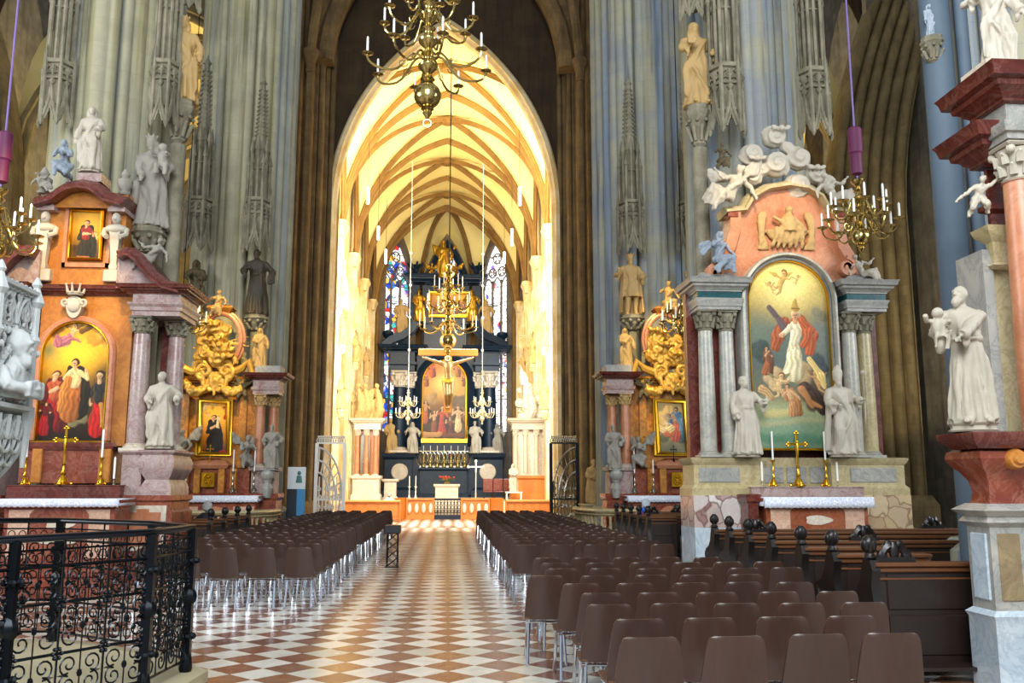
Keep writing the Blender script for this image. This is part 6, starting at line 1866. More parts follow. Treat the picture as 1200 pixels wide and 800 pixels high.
m = MB(); m.molding(rect(xL + .02, xL + .5, Y, Y + .3), [(0, fl(592)), (-.02, fl(576)), (.0, fl(563)), (.05, fl(552)), (.1, fl(545)), (.13, fl(537)), (.12, fl(529)), (.05, fl(524))]); wpart(m, 'scroll_bracket', 'marble_red', T); m = MB()
m.lathe([(.075, -.06), (.09, -.03), (.09, .1)], 16, (xL + .2, Y - .12, fl(538)), axis='Y'); m.lathe([(.04, -.08), (.055, -.05), (.055, .0)], 12, (xL + .2, Y - .13, fl(538)), axis='Y'); wpart(m, 'rosette', 'marble_ochre_lit', T)
m = MB(); m.molding(rect(xL - .2, xL + .5, Y - .22, Y + .3), [(-.06, fl(526)), (.0, fl(519)), (.03, fl(512)), (.03, fl(508)), (-.05, fl(506))]); wpart(m, 'bracket_slab', 'marble_darkred', T)
# pier pilaster, column, capital, entablature
m = MB(); m.box(xL + .52, xL + .95, Y + .55, Y + 1.0, 0, fl(275)); wpart(m, 'pilaster', 'marble_yellowgrey', T)
m = MB(); m.box(xL + .46, xL + .56, Y + .5, Y + .95, 0, fl(275)); wpart(m, 'pilaster_return', 'marble_grey', T)
m = MB(); m.molding(rect(xL + .55, xL + .95, Y + .45, Y + .5), [(0, fl(300)), (.04, fl(296)), (0, fl(292)), (.03, fl(268)), (.1, fl(258)), (.12, fl(250)), (.0, fl(249))]); wpart(m, 'pilaster_capital', 'marble_yellowgrey', T)
m = MB(); m.molding(rect(xL + .55, xL + .98, Y + .45, Y + .5), [(0, fl(249)), (0, fl(232)), (.06, fl(228)), (.06, fl(222)), (0, fl(220)), (0, fl(178))]); wpart(m, 'return_entablature', 'marble_darkred', T)
m = MB(); cornice(m, rect(xL + .48, xL + 1.0, Y + .3, Y + .55), fl(176), fl(138), .9); wpart(m, 'return_cornice', 'marble_darkred', T)
xc2 = U(1216, 350)
column(T, xc2, Y + .12, fl(530), fl(165), .15, 'marble_salmon', 'statue_white', 'marble_pale', .36)
m = MB(); m.molding(rect(xc2 - .24, xc2 + .3, Y - .1, Y + .5), [(.0, 0), (0, fl(545)), (.08, fl(540)), (.08, fl(534)), (0, fl(529))]); wpart(m, 'column_pedestal', 'marble_blueweb', T)
m = MB(); P = rect(xc2 - .2, xc2 + 1.2, Y - .08, Y + .4)
m.molding(P, [(0, fl(165)), (0, fl(158)), (.03, fl(157)), (.05, fl(150)), (.05, fl(146)), (-.02, fl(145)), (-.02, fl(122))]); wpart(m, 'entablature', 'marble_grey', T)
m = MB(); cornice(m, P, fl(124), fl(88), .85); wpart(m, 'cornice', 'marble_darkred', T)
m = MB(); m.molding(rect(xc2 - .3, xc2 + .6, Y + .0, Y + .5), [(0, fl(90)), (0, fl(76)), (-.04, fl(73)), (-.04, fl(66))]); wpart(m, 'statue_plinth', 'marble_pale', T)
m = MB(); x = U(1150, 80, Y + .55); m.molding(rect(x - .06, x + .2, Y + .45, Y + .5), [(0, fl(140)), (.02, fl(110)), (.07, fl(100)), (.07, fl(92)), (-.03, fl(88)), (-.08, fl(76)), (-.16, fl(66))]); wpart(m, 'vase_block', 'blue_grey_stone', T)
st_y = Y + .02
M_plain('statue_friar', '#a49c8c', .6, var=.3, scale=2.5)
stand('pale statue of a friar carrying a child, on a red bracket at the right edge', 1141, 343, 506, st_y, 'statue_friar',
      robed(seed=30, hair='none', beard=.05, rh=(-.16, -.16, .64), lh=(-.08, -.2, .6), mantle=0, folds=.26, turn=-.75, tilt=-.15, wide=.92, attrs=[('child', -.2, -.14, .68, 1.0)]), rz=-.35, vox=.009, plinth=(.2, .07), disp=.02)
m = MB()
statue('pale statue standing on the cornice at the upper right corner', (U(1192, 67), Y + .3, fl(66)), 1.05, 'statue_white', robed(seed=31, hair='long', rh=(-.22, -.1, .66), lh=(.15, -.2, .5), knee=1), vox=.012)
place('pale stone cherub flying off the capital beside the right edge', 1148, 252, Y + .28, .42, 'statue_white', limb_figure(dict(FLY, ha_r=(-.48, -.1, .34), el_r=(-.26, -.05, .5)), 1.35, False, None, 'short', -.4), name='stone_cherub', drape=0, vox=.022, rz=-.2)
# ================================================================== canopies, consoles and statues on the piers
def ogee(w, h, n=8):
    L = []
    for i in range(n + 1):
        t = i / n
        x = -w * (1 - t) ** 1.0 if t < .001 else -w * (1 - t ** 1.0) 
        z = h * (.55 * sin(t * pi / 2) if t < .75 else .55 * sin(.75 * pi / 2) + (t - .75) / .25 * .49)
        L.append((x * (1 - .18 * sin(pi * t)) , z))
    return L
def canopy(label, x, y, z0, w, hl, h2, h3, mat='carved_stone', faces=6):
    """openwork gothic canopy: gabled crown, tracery parapet, slender shafts and a crocketed spire"""
    t = thing('stone_canopy', label, 'canopy', (x, y, z0), 0, 'carved canopies on the piers')
    r = w / 2
    V6 = [(r * cos(-pi / 2 + pi / faces + k * 2 * pi / faces), r * sin(-pi / 2 + pi / faces + k * 2 * pi / faces)) for k in range(faces)]
    m = MB()
    inner = [(a * .84, b * .84) for a, b in V6]
    m.molding(inner, [(0, hl * .28), (0, hl * .97), (r * .16, hl * .99), (r * .2, hl * 1.05), (0, hl * 1.06)])
    if h2: m.molding([(a * .5, b * .5) for a, b in V6], [(0, hl), (0, hl + h2)])
    m.build('core', mat, t)
    for k in range(faces):
        a = V(V6[k - 1] + (0,)); b = V(V6[k] + (0,)); d = (b - a); L = d.length; u = d / L; mid = (a + b) / 2
        if mid.y > r * .3: continue
        m = MB(); P = lambda s, z: mid + u * s + V((0, 0, z))
        og = ogee(L * .46, hl * .62); full = og + [(-p, q) for p, q in reversed(og[:-1])]
        m.tube([P(p, q) for p, q in full], r * .13, 6)
        m.tube([P(p * .66, q * .6) for p, q in full], r * .08, 5)
        for q in range(3): 
            c = (0, hl * .3) if q == 0 else ((-1) ** q * L * .17, hl * .14)
            m.tube([P(c[0] + L * .1 * cos(g), c[1] + L * .1 * sin(g)) for g in [j * pi / 4 for j in range(8)]], r * .055, 5, closed=True)
        m.lathe([(r * .08, 0), (r * .22, hl * .06), (r * .06, hl * .1), (r * .08, hl * .2), (r * .24, hl * .26), (r * .05, hl * .34)], 6, tuple(P(0, hl * .6)))
        for i in (2, 4, 6):
            for s in (-1, 1): m.sphere(tuple(P(s * -og[i][0], og[i][1] + r * .1)), (r * .14, r * .14, r * .15), 6, 5)
        m.tube([P(-L * .5, hl * .72), P(L * .5, hl * .72)], r * .08, 5)
        for q in range(4): 
            for zz in (.82, .92):
                m.tube([P(L * (-.36 + .24 * q) + L * .08 * cos(g), hl * zz + L * .075 * sin(g)) for g in [j * pi / 3 for j in range(6)]], r * .05, 4, closed=True)
        m.build('gable', mat, t)
    m = MB()
    for a, b in V6:
        if b > r * .6: continue
        m.lathe([(r * .03, -hl * .1), (r * .17, -hl * .03), (r * .18, hl * .05), (r * .13, hl * .1), (r * .13, hl * .86), (r * .19, hl * .9), (r * .12, hl * .94), (r * .02, hl * 1.3)], 6, (a, b, 0))
    m.build('corner_shafts', mat, t, kind='stuff')
    if h2:
        m = MB()
        for k in range(faces * 2):
            g = k * pi / faces; q = r * (.66 if k % 2 else .84)
            hh = h2 * (1 if k % 2 else .72)
            m.lathe([(r * .12, hl), (r * .12, hl + hh * .86), (r * .19, hl + hh * .88), (r * .02, hl + hh * 1.12)], 5, (q * cos(g), q * sin(g), 0))
            m.sphere((q * cos(g), q * sin(g), hl + hh * .5), (r * .11, r * .11, r * .06), 6, 4)
        m.tube([(r * .7 * cos(g), r * .7 * sin(g), hl + h2 * .55) for g in [j * pi / 8 for j in range(16)]], r * .05, 5, closed=True)
        m.build('pinnacles', mat, t, kind='stuff')
    if h3:
        m = MB(); zb = hl + h2 * .9
        m.lathe([(r * .56, zb), (r * .42, zb + h3 * .2), (r * .2, zb + h3 * .88), (r * .34, zb + h3 * .9), (r * .14, zb + h3 * .94), (r * .03, zb + h3)], 6)
        for i in range(12):
            f = i / 12; q = r * (.42 - .2 * f) + r * .07
            for g in range(6): m.sphere((q * cos(g * pi / 3), q * sin(g * pi / 3), zb + h3 * (.2 + .66 * f)), r * .1, 5, 4)
        m.build('spire', mat, t)
    return t
def console(label, x, y, ztop, w, h, mat='carved_stone', shaft=None):
    t = thing('stone_console', label, 'console', (x, y, ztop - h), 0, 'carved consoles under the pier statues')
    m = MB(); m.lathe([(w * .1, 0), (w * .25, h * .1), (w * .22, h * .3), (w * .34, h * .55), (w * .42, h * .7), (w * .5, h * .78), (w * .5, h * .86), (w * .44, h * .9), (w * .46, h)], 8, a0=pi / 8)
    m.build('corbel', mat, t)
    m = MB()
    for k in range(8):
        a = k * pi / 4
        m.tube([(w * .24 * cos(a), w * .24 * sin(a), h * .15), (w * .4 * cos(a), w * .4 * sin(a), h * .45), (w * .48 * cos(a), w * .48 * sin(a), h * .5)], [w * .07, w * .08, w * .03], 6)
        m.sphere((w * .42 * cos(a + .4), w * .42 * sin(a + .4), h * .62), w * .08, 6, 5)
    me = remesh(m, 'leaves', w * .03, 0, mat, disp=0); link_mesh(me, 'leaves', t)
    if shaft:
        m = MB(); m.lathe([(shaft, -(ztop - h)), (shaft, 0)], 12); m.build('shaft', mat, t)
    return t
def cpx(label, u, v0, v1, vs, Y, wpx, h3px=0, h2px=None, mat='carved_stone'):
    """canopy whose lower edge is at pixel v1, parapet at v0, spire top at vs"""
    p = at(u, v1, Y); s = Y and F / Y
    hl = at(u, v0, Y).z - p.z; tot = at(u, vs, Y).z - p.z - hl
    return canopy(label, p.x, Y, p.z, wpx / s, hl, tot * (.45 if h3px else 1.0), tot * .6 if h3px else 0, mat)
cpx('grey carved canopy above the statue on the front of the left pier', 190, 78, 147, -40, 18.0, 34)
cpx('shadowed carved canopy at the outer left of the left pier', 64, 78, 145, -40, 18.3, 36)
cpx('slender spired canopy above the dark friar statue on the second left pier', 300, 237, 292, 90, 26.95, 30, 1)
cpx('shadowed spired canopy in the gap beside the left pier', 231, 236, 292, 65, 26.95, 32, 1)
cpx('slender spired canopy above the crowned king statue on the second right pier', 740, 240, 294, 90, 26.95, 32, 1)
cpx('spired canopy behind the left edge of the right pier', 810, 240, 294, 62, 26.95, 32, 1)
cpx('large pale canopy on the front of the right pier left of the clouds', 852, 84, 154, -40, 18.0, 44)
cpx('large canopy on the front of the right pier above the chandelier side', 956, 88, 158, -40, 18.2, 40)
cpx('small canopy at the top edge above the ochre robed statue on the right pier', 812, -20, 22, -60, 18.4, 32)
cpx('small canopy at the top edge above the warm lit statue on the left pier', 217, -30, 12, -70, 18.6, 34)
# statues standing on the piers
def pier_statue(label, clabel, u, v0, v1, Y, mat, mb, cw=.62, ch=.55, shaft=None, cmat='carved_stone', **k):
    p = at(u, v1, Y)
    console(clabel, p.x, Y, p.z, cw, ch, cmat, shaft)
    h = at(u, v0, Y).z - p.z
    return statue(label, (p.x, Y, p.z), h, mat, mb, **k)
pier_statue('grey crowned woman statue with a child on her arm, front of the left pier', 'grey console under the crowned woman statue on the left pier', 174, 162, 268, 17.85, 'statue_grey',
            robed(seed=41, hat='crown', hair='long', rh=(-.05, -.2, .5), lh=(.17, -.16, .64), knee=1, wide=1.2, turn=-.2, attrs=[('child', .15, -.16, .72, 1.15)]), .7, .55)
pier_statue('warm lit statue with raised arm high on the right edge of the left pier', 'carved console under the warm lit statue on the left pier', 212, 22, 120, 18.3, 'statue_warm',
            robed(seed=42, hat='crown', hair='long', rh=(-.1, -.18, .66), lh=(.2, -.08, .5)), .62, .95, .17)
pier_statue('dark bearded friar statue holding a book on the second left pier', 'carved console under the dark friar statue', 300, 292, 370, 26.9, 'statue_robe_blackbrown',
            robed(seed=43, hair='short', beard=.05, rh=(-.12, -.2, .66), lh=(.22, -.1, .56), mantle=0, folds=.24, attrs=[('book', .22, -.1, .52)]), .75, .5, .14)
pier_statue('shadowed statue in the gap beside the left pier, below a spired canopy', 'console under the shadowed statue beside the left pier', 228, 304, 368, 27.2, 'statue_dark',
            robed(seed=44, hair='long', rh=(-.05, -.2, .7), lh=(.1, -.2, .6)), .8, .5)
pier_statue('ochre crowned king statue in tunic and cape on the second right pier', 'console under the crowned king statue', 741, 299, 370, 26.9, 'statue_warm',
            robed(seed=45, hat='crown', beard=.05, short=1, mantle=0, cape=1, rh=(-.22, -.1, .66), lh=(.13, -.16, .6), attrs=[('staff', -.23, -.12, .58, .74, 'orb')]), .8, .5, .14)
pier_statue('small hooded statue behind the left cornice of the right altar', 'console of the small hooded statue behind the right altar', 810, 310, 352, 26.95, 'statue_warm', robed(seed=46, hat='hood', rh=(-.05, -.2, .6), lh=(.1, -.2, .6)), .7, .4)
pier_statue('ochre robed statue holding a casket high on the left edge of the right pier', 'leafy console under the ochre robed statue on the right pier', 818, 28, 126, 18.15, 'statue_warm',
            robed(seed=47, hat='hood', rh=(-.1, -.2, .68), lh=(.16, -.1, .6), attrs=[('book', -.12, -.22, .7)]), .6, .95, .17, 'carved_stone')
pier_statue('pale carved figure beside the top of the near column, right edge', 'console on the near column at the right edge', 1092, 5, 45, 10.4, 'statue_blue', robed(seed=48, hair='long'), .3, .35)
m = MB(); m.lathe([(.19, 0), (.18, 24)], 18, (6.52, 10.5, 0)); m.lathe([(.08, 0), (.08, 24)], 12, (6.78, 10.35, 0)); struct(m.build('trim_near_shaft', 'blue_grey_stone'), 'bluish grey round shaft beside the near altar at the right edge')

# ================================================================== brass chandeliers
def chandelier(label, x, y, zball, R, tiers, zrope, mat='brass', rope='iron', rball=.2, sleeve=False, cl=.3, hstem=1.3, lite=False):
    t = thing('brass_chandelier', label, 'chandelier', (x, y, zball))
    k = rball / .2
    m = MB(); m.sphere((0, 0, 0), rball, 20, 14); m.build('ball', mat, t)
    m = MB(); m.lathe([(.08 * k, -rball * .95), (.1 * k, -rball * 1.05), (.06 * k, -rball * 1.2), (.075 * k, -rball * 1.35), (.03 * k, -rball * 1.7), (.02 * k, -rball * 1.8)], 12)
    m.tube([(.06 * k * cos(a), 0, -rball * 1.8 - .07 * k + .06 * k * sin(a)) for a in [q * pi / 6 for q in range(12)]], .012 * k, 6, closed=True); m.build('finial', mat, t)
    prof = [(.1 * k, rball * .9)]; z = rball * .95; 
    while z < hstem:
        for dr, dz in ((.07, .02), (.11, .06), (.07, .1), (.05, .14), (.085, .18), (.14, .24), (.15, .28), (.08, .33), (.06, .38)):
            if z + dz * k < hstem: prof.append((dr * k, z + dz * k))
        z += .4 * k
    prof.append((.03 * k, hstem + .02)); m = MB(); m.lathe(prof, 14); m.build('stem', mat, t)
    n8 = 6
    for ti, (zt, rr, n, ph) in enumerate(tiers):
        for q in range(n):
            a = ph + 2 * pi * q / n; c, s_ = cos(a), sin(a)
            m = MB()
            pts = bez((.08 * k, 0, zt + .12), (rr * .35, 0, zt + .35), (rr * .35, 0, zt - .32), (rr * .75, 0, zt - .22), 8)[:-1] + bez((rr * .75, 0, zt - .22), (rr * .95, 0, zt - .18), (rr, 0, zt - .1), (rr, 0, zt), 6)
            m.tube([(p.x * c, p.x * s_, p.z) for p in pts], .019 * max(.7, k), n8)
            m.tube([(px_ * c, px_ * s_, pz_) for px_, pz_ in spiral_pts(rr * .42, zt - .05, .1, pi, 1.2, 1, 10)], .01, 5)
            m.lathe([(.015, zt - .03), (.03, zt), (.095, zt + .02), (.11, zt + .035), (.03, zt + .035), (.03, zt + .06), (.02, zt + .06)], 10, (rr * c, rr * s_, 0))
            if lite:
                m.build('arm', mat, t)
                m = MB(); m.lathe([(.02, zt + .04), (.02, zt + cl)], 6, (rr * c, rr * s_, 0)); m.build('candle', 'candle_wax', t)
            else:
                ar = m.build('arm', mat, t)
                m = MB(); m.lathe([(.021, zt + .05), (.02, zt + cl + .03), (.012, zt + cl + .05), (.003, zt + cl + .06)], 8, (rr * c, rr * s_, 0)); m.build('candle', 'candle_wax', ar)
    m = MB(); m.bar((0, 0, hstem), (0, 0, zrope), .012 if not sleeve else .018, 6); m.build('rope', 'purple_cord' if sleeve else rope, t)
    if sleeve:
        m = MB(); m.lathe([(.02, hstem + .06), (.1, hstem + .1), (.1, hstem + .46), (.11, hstem + .48), (.125, hstem + .5), (.125, hstem + .95), (.1, hstem + .98), (.03, hstem + 1.0)], 14); m.build('sleeve', 'purple_cloth', t)
    return t
M_plain('purple_cord', '#7d6aa8', .6, var=.1)
M_plain('purple_cloth', '#5c1644', .6, var=.15)
M_plain('white_gilt', '#cfc7a8', .3, .5, var=.15)
p = at(501, 112, 15.6)
chandelier('large brass chandelier with white candles hanging in the middle at the top edge', p.x, 15.6, p.z, 1.0, [(.62, 1.12, 8, .25), (1.45, .84, 8, .6), (2.1, .6, 6, .2)], 14, rball=.25, hstem=2.9, cl=.3)
p = at(1009, 277, 15.2)
chandelier('brass chandelier hanging from a purple sleeve before the right altar', p.x, 15.2, p.z, .65, [(.22, .66, 8, .2), (.55, .48, 8, .55)], 12, rball=.165, hstem=1.08, sleeve=True, cl=.26)
p = at(-6, 292, 15.2)
chandelier('brass chandelier cut by the left edge above the carved pulpit', p.x, 15.2, p.z, .65, [(.22, .66, 8, .05), (.55, .48, 8, .4)], 12, rball=.165, hstem=1.08, sleeve=True, cl=.26)
p = at(212, 388, 24.2)
chandelier('small brass chandelier just right of the left red marble altar', p.x, 24.2, p.z, .62, [(.22, .62, 8, .2), (.52, .45, 6, .5)], 16, rball=.165, hstem=1.05, cl=.3)
p = at(801, 388, 24.2)
chandelier('small brass chandelier half hidden by the left columns of the right altar', p.x, 24.2, p.z, .62, [(.22, .62, 8, .2), (.52, .45, 6, .5)], 16, rball=.165, hstem=1.05, cl=.3)

# ================================================================== carved stone pulpit at the left edge
PXc, PYc, PR = -4.66, 8.5, 1.02
M_plain('pulpit_stone', '#aeb3b2', .7, var=.25, scale=6, bump=.15)
T = thing('stone_pulpit', 'pale grey gothic stone pulpit with openwork tracery and busts, left edge', 'pulpit', (PXc, PYc, .1))
def oct_(r, off=pi / 8, n=8): return [(PXc + r * cos(off + k * 2 * pi / n), PYc + r * sin(off + k * 2 * pi / n)) for k in range(n)]
zt, zn, zm, zl = 3.56, 3.14, 2.38, 1.5
m = MB(); m.lathe([(.42, .1), (.42, .3), (.26, .42), (.24, 1.3), (.3, 1.5), (.5, 1.75), (.72, 2.2), (.78, zm), (.72, zm + .02)], 16, (PXc, PYc, 0)); wpart(m, 'stem', 'pulpit_stone', T)
m = MB(); m.molding(oct_(PR * .8), [(0, zm), (0, zt - .06), (-.12, zt - .06), (-.12, zm + .3)]); wpart(m, 'basket', 'pulpit_stone', T)
m = MB()
for z, h, o in ((zt - .06, .09, .1), (zn, .07, .06), (zm, .1, .12), (zm + .14, .04, .05)):
    m.molding(oct_(PR * .86), [(0, z), (o, z + h * .3), (o, z + h * .7), (0, z + h)])
wpart(m, 'mouldings', 'pulpit_stone', T)
O = oct_(PR * .92)
for k in range(8):
    x, y = O[k]
    if y > PYc + .5 and x < PXc: continue
    m = MB(); m.lathe([(.02, zm - .5), (.05, zm - .2), (.08, zm), (.05, zm + .1), (.045, zn - .1), (.075, zn - .05), (.05, zn), (.05, zt - .15), (.085, zt - .1), (.03, zt + .05), (.05, zt + .08), (.01, zt + .16)], 8, (x, y, 0))
    for q in range(5): m.sphere((x + .05 * cos(q * 2.4), y + .05 * sin(q * 2.4), zm + .2 + q * .13), .035, 6, 5)
    wpart(m, 'corner_shaft', 'pulpit_stone', T)
    a = V((*O[k], 0)); b = V((*O[(k + 1) % 8], 0)); u = (b - a); L = u.length; u.normalize(); mid = (a + b) / 2
    P = lambda s, z: mid + u * s + V((0, 0, z))
    m = MB()
    for e in (0, 1):
        A = arch_pts(L * .23, zn + .06, .26, 6)
        m.tube([P(sx_ + (e - .5) * L * .48, z_) for sx_, z_ in A], .022, 6)
        m.tube([P((e - .5) * L * .48 + .07 * cos(g), zn + .17 + .07 * sin(g)) for g in [j * pi / 5 for j in range(10)]], .016, 5, closed=True)
    for q in range(5):
        m.tube([P(L * (-.4 + .2 * q), zn + .05), P(L * (-.3 + .2 * q), zn + .2), P(L * (-.4 + .2 * q), zt - .08)], [.016, .02, .016], 5)
        m.tube([P(L * (-.3 + .2 * q), zn + .05), P(L * (-.4 + .2 * q), zn + .2), P(L * (-.3 + .2 * q), zt - .08)], [.016, .02, .016], 5)
    og = ogee(L * .44, .5); full = og + [(-p_, q_) for p_, q_ in reversed(og[:-1])]
    m.tube([P(p_, zn - .42 + q_ * .9) for p_, q_ in full], .026, 6)
    for i in (2, 4, 6):
        for s in (-1, 1): m.sphere(tuple(P(s * -og[i][0], zn - .42 + og[i][1] * .9 + .04)), .035, 6, 5)
    for e in (-.3, -.1, .1, .3):
        m.lathe([(.03, zm + .16), (.018, zm + .2), (.018, zn - .16), (.035, zn - .1), (.01, zn - .04)], 6, tuple(P(e * L, 0)))
    for q in range(8):
        f = (q + .5) / 8 - .5
        m.tube([P(f * L + .05 * cos(g), zm + .07 + .05 * sin(g)) for g in [j * pi / 4 for j in range(8)]], .014, 5, closed=True)
        m.tube([P(f * L + .045 * cos(g), zt - .02 + .045 * sin(g)) for g in [j * pi / 4 for j in range(8)]], .014, 5, closed=True)
        m.sphere(tuple(P(f * L, zn - .02)), (.03, .03, .04), 6, 5)
    for s in (-1, 1):
        A3 = bez(P(s * L * .46, zm + .2), P(s * L * .2, zm + .3), P(s * L * .4, zn - .3), P(s * L * .05, zn - .12), 8)
        m.tube(A3, .02, 5)
        for p_ in A3[2:7:2]: m.sphere(tuple(p_), (.035, .035, .04), 6, 5)
    wpart(m, 'tracery_panel', 'pulpit_stone', T)
    # hanging lower tracery
    m = MB(); lo = V((PXc + .35 * (mid.x - PXc) / PR, PYc + .35 * (mid.y - PYc) / PR, zl))
    for s in (-.5, -.25, 0, .25, .5):
        p0 = P(s * L, zm - .02); m.tube(bez(p0, p0 + V((0, 0, -.5)), lo.lerp(p0, .55) + V((0, 0, -.25)), lo + V((s * .4 * u.x, s * .4 * u.y, -.05)), 10), [.04] * 11, 6)
    for f, rr in ((.12, .09), (.27, .09), (.42, .085), (.57, .075), (.72, .06)):
        c = P(0, zm - .05).lerp(lo, f); c += V((mid.x - PXc, mid.y - PYc, 0)).normalized() * .2 * sin(f * pi)
        for s in (-.28, 0, .28):
            m.tube([c + u * (s * L * (1 - f * .5) + rr * cos(g)) + V((0, 0, rr * sin(g))) for g in [j * pi / 5 for j in range(10)]], .018, 5, closed=True)
    wpart(m, 'pendant_tracery', 'pulpit_stone', T)
for k, (lab, hat) in enumerate((('cap', 'cap'), ('mitre', 'mitre'), ('long hair', 'none'))):
    a = -pi / 2 + (k - 1) * pi / 4 + pi / 4
    bx, by = PXc + PR * .84 * cos(a), PYc + PR * .84 * sin(a)
    m = MB(); m.rings([ell_ring(0, 0, z, rx, ry, 20) for z, rx, ry in ((0, .2, .12), (.12, .24, .14), (.26, .22, .12), (.32, .1, .08), (.38, .07, .07))])
    head(m, (0, -.05, .5), 2.2, .3, .2, .05 if k else 0, 'short', hat if hat != 'none' else None)
    for s in (-1, 1):
        m.tube([(s * .2, 0, .25), (s * .26, -.1, .1), (s * .08, -.22, .08)], [.07, .065, .05], 8); hand(m, (s * .08, -.22, .08), (-s, -.3, .1), 2.2)
    m.box(-.14, .14, -.26, -.2, .0, .16, .01)
    me = remesh(m, 'bust', .014, 1, 'pulpit_stone', disp=.012, dscale=8)
    o = link_mesh(me, 'bust', T, (bx - PXc, by - PYc, zm + .12 - .1), a + pi / 2); 
# ================================================================== high altar of black marble
Y = 66.0
K = F / Y
fl = lambda v, u=521: px(u, v, Y)[1]
U = lambda u, v=480: px(u, v, Y)[0]
X0 = U(521)
T = thing('high_altar', 'towering black marble high altar with paintings and gilded figures at the end of the choir', 'altarpiece', (X0, Y, .85))
CF = .85
def bx(nm, u0, v0, u1, v1, dy0, dy1, mat, bev=0, ud=0):
    m = MB(); m.box(U(u0, v1), U(u1, v1), Y + dy0, Y + dy1, fl(v1), fl(v0), bev); return wpart(m, nm, mat, T)
z530 = fl(531)
for sx in (-1, 1):
    q = lambda u: X0 + sx * (U(u) - X0)
    def R(a, b, y0, y1): x, y = sorted((q(a), q(b))); return rect(x, y, y0, y1)
    m = MB(); m.molding(R(557, 588, -1.2 + Y, Y), [(.3, CF), (.3, CF + .5), (0, CF + .7), (0, z530 - .5), (.2, z530 - .3), (.25, z530 - .05), (.1, z530)]); wpart(m, 'pedestal', 'black_marble', T)
    m = MB(); m.lathe([(.55, -.05), (.6, 0), (.5, .02)], 20, ((q(571)), Y - 1.22, fl(553)), axis='Y'); o = wpart(m, 'oval_medallion', 'marble_pale', T)
    for u, dy in ((562, -.3), (573, -.9)):
        column(T, q(u), Y + dy, z530, fl(437), .5 if u == 573 else .42, 'black_marble', 'marble_pale', 'marble_pale', 1.2)
    m = MB(); m.molding(R(556, 584, Y - 1.3, Y + .1), [(0, fl(437)), (0, fl(431)), (.15, fl(430)), (.15, fl(427)), (0, fl(427)), (0, fl(416))]); wpart(m, 'entablature', 'black_marble', T)
    m = MB(); cornice(m, R(555, 585, Y - 1.3, Y), fl(416), fl(409), 3.0); wpart(m, 'cornice', 'black_marble', T)
    m = MB(); P = [(q(u), fl(v)) for u, v in ((592, 408), (583, 401), (570, 396), (560, 388), (556, 380))]
    m.sweep([(x, Y, z) for x, z in P], [(-.25, -1.2), (.25, -1.3), (.35, 0), (-.25, 0)]); wpart(m, 'pediment_scroll', 'black_marble', T)
    m = MB(); m.lathe([(.3, fl(406)), (.45, fl(402)), (.2, fl(399)), (.45, fl(394)), (.4, fl(391)), (.1, fl(389))], 12, (q(588), Y - .6, 0)); wpart(m, 'urn', 'black_marble', T)
    m = MB(); m.molding(R(563, 576, Y - .6, Y), [(.1, fl(407)), (0, fl(404)), (0, fl(396)), (.15, fl(393)), (.15, fl(391))]); wpart(m, 'statue_pedestal', 'black_marble', T)
    for u in (544, 557):
        m = MB(); x = q(u); m.box(x - .3, x + .3, Y - .45, Y + .3, fl(380), fl(336)); wpart(m, 'crown_pilaster', 'black_marble', T)
    m = MB(); cornice(m, R(541, 560, Y - .6, Y + .6), fl(333), fl(325), 2.4); wpart(m, 'crown_cornice', 'black_marble', T)
    m = MB(); m.sphere((q(558), Y, fl(316)), (.3, .3, .4), 8, 6)
    for k in range(6): m.tube([(q(558), Y, fl(318)), (q(558) + .45 * cos(k), Y + .4 * sin(k), fl(312)), (q(558) + .6 * cos(k), Y + .5 * sin(k), fl(308))], [.14, .12, .05], 6)
    wpart(m, 'flaming_vase', 'black_marble', T)
bx('core', 487, 408, 555, 531, -.2, .9, 'black_marble'); bx('crown_core', 497, 325, 546, 408, -.15, .8, 'black_marble')
bx('wings', 472, 440, 570, 531, .1, .7, 'black_marble'); bx('predella', 480, 524, 562, 580, -.8, .9, 'black_marble'); bx('recessed_entablature', 487, 409, 556, 416, -.3, .6, 'black_marble')
m = MB(); path = [(U(486), Y, fl(530))] + [(U(521) + a, Y, b) for a, b in round_pts(U(554) - U(521) + .1, fl(417) - (U(553) - U(521)), 20)] + [(U(556), Y, fl(530))]
m.sweep(path, [(0, .1), (0, -.4), (-.35, -.6), (-.5, -.4), (-.5, .1)]); wpart(m, 'arch_surround', 'black_marble', T)
A = [(U(497), fl(326)), (U(500), fl(316)), (U(507), fl(300)), (U(514), fl(288)), (U(522), fl(281)), (U(530), fl(288)), (U(537), fl(300)), (U(544), fl(316)), (U(547), fl(326))]
m = MB(); m.sweep([(x, Y + .2, z) for x, z in A], [(0, .4), (0, -.3), (-.3, -.4), (-.45, -.2), (-.45, .4)]); wpart(m, 'crowning_arch', 'black_marble', T)
m = MB(); m.molding(rect(U(498), U(545), Y - .5, Y + .5), [(0, fl(335)), (.1, fl(333)), (0, fl(330)), (0, fl(326))]); wpart(m, 'crown_base', 'black_marble', T)
pw = U(549.5) - U(491.5); z0 = fl(514); ph = fl(419) - z0
P = Pic(pw, ph, 90, 12)
P.ground([(0, '#1e130c'), (.2, '#4a3018'), (.4, '#7a5228'), (.55, '#c08a38'), (.75, '#c07a24'), (1, '#9a4c18')]); P.glow(.5, .68, .3, .14, '#f4cc70'); P.glow(.15, .85, .2, .12, '#c04818', .8)
P.cloud(.3, .5, .16, '#b08850'); P.cloud(.75, .48, .16, '#6a5434'); P.cloud(.8, .85, .15, '#d08a34')
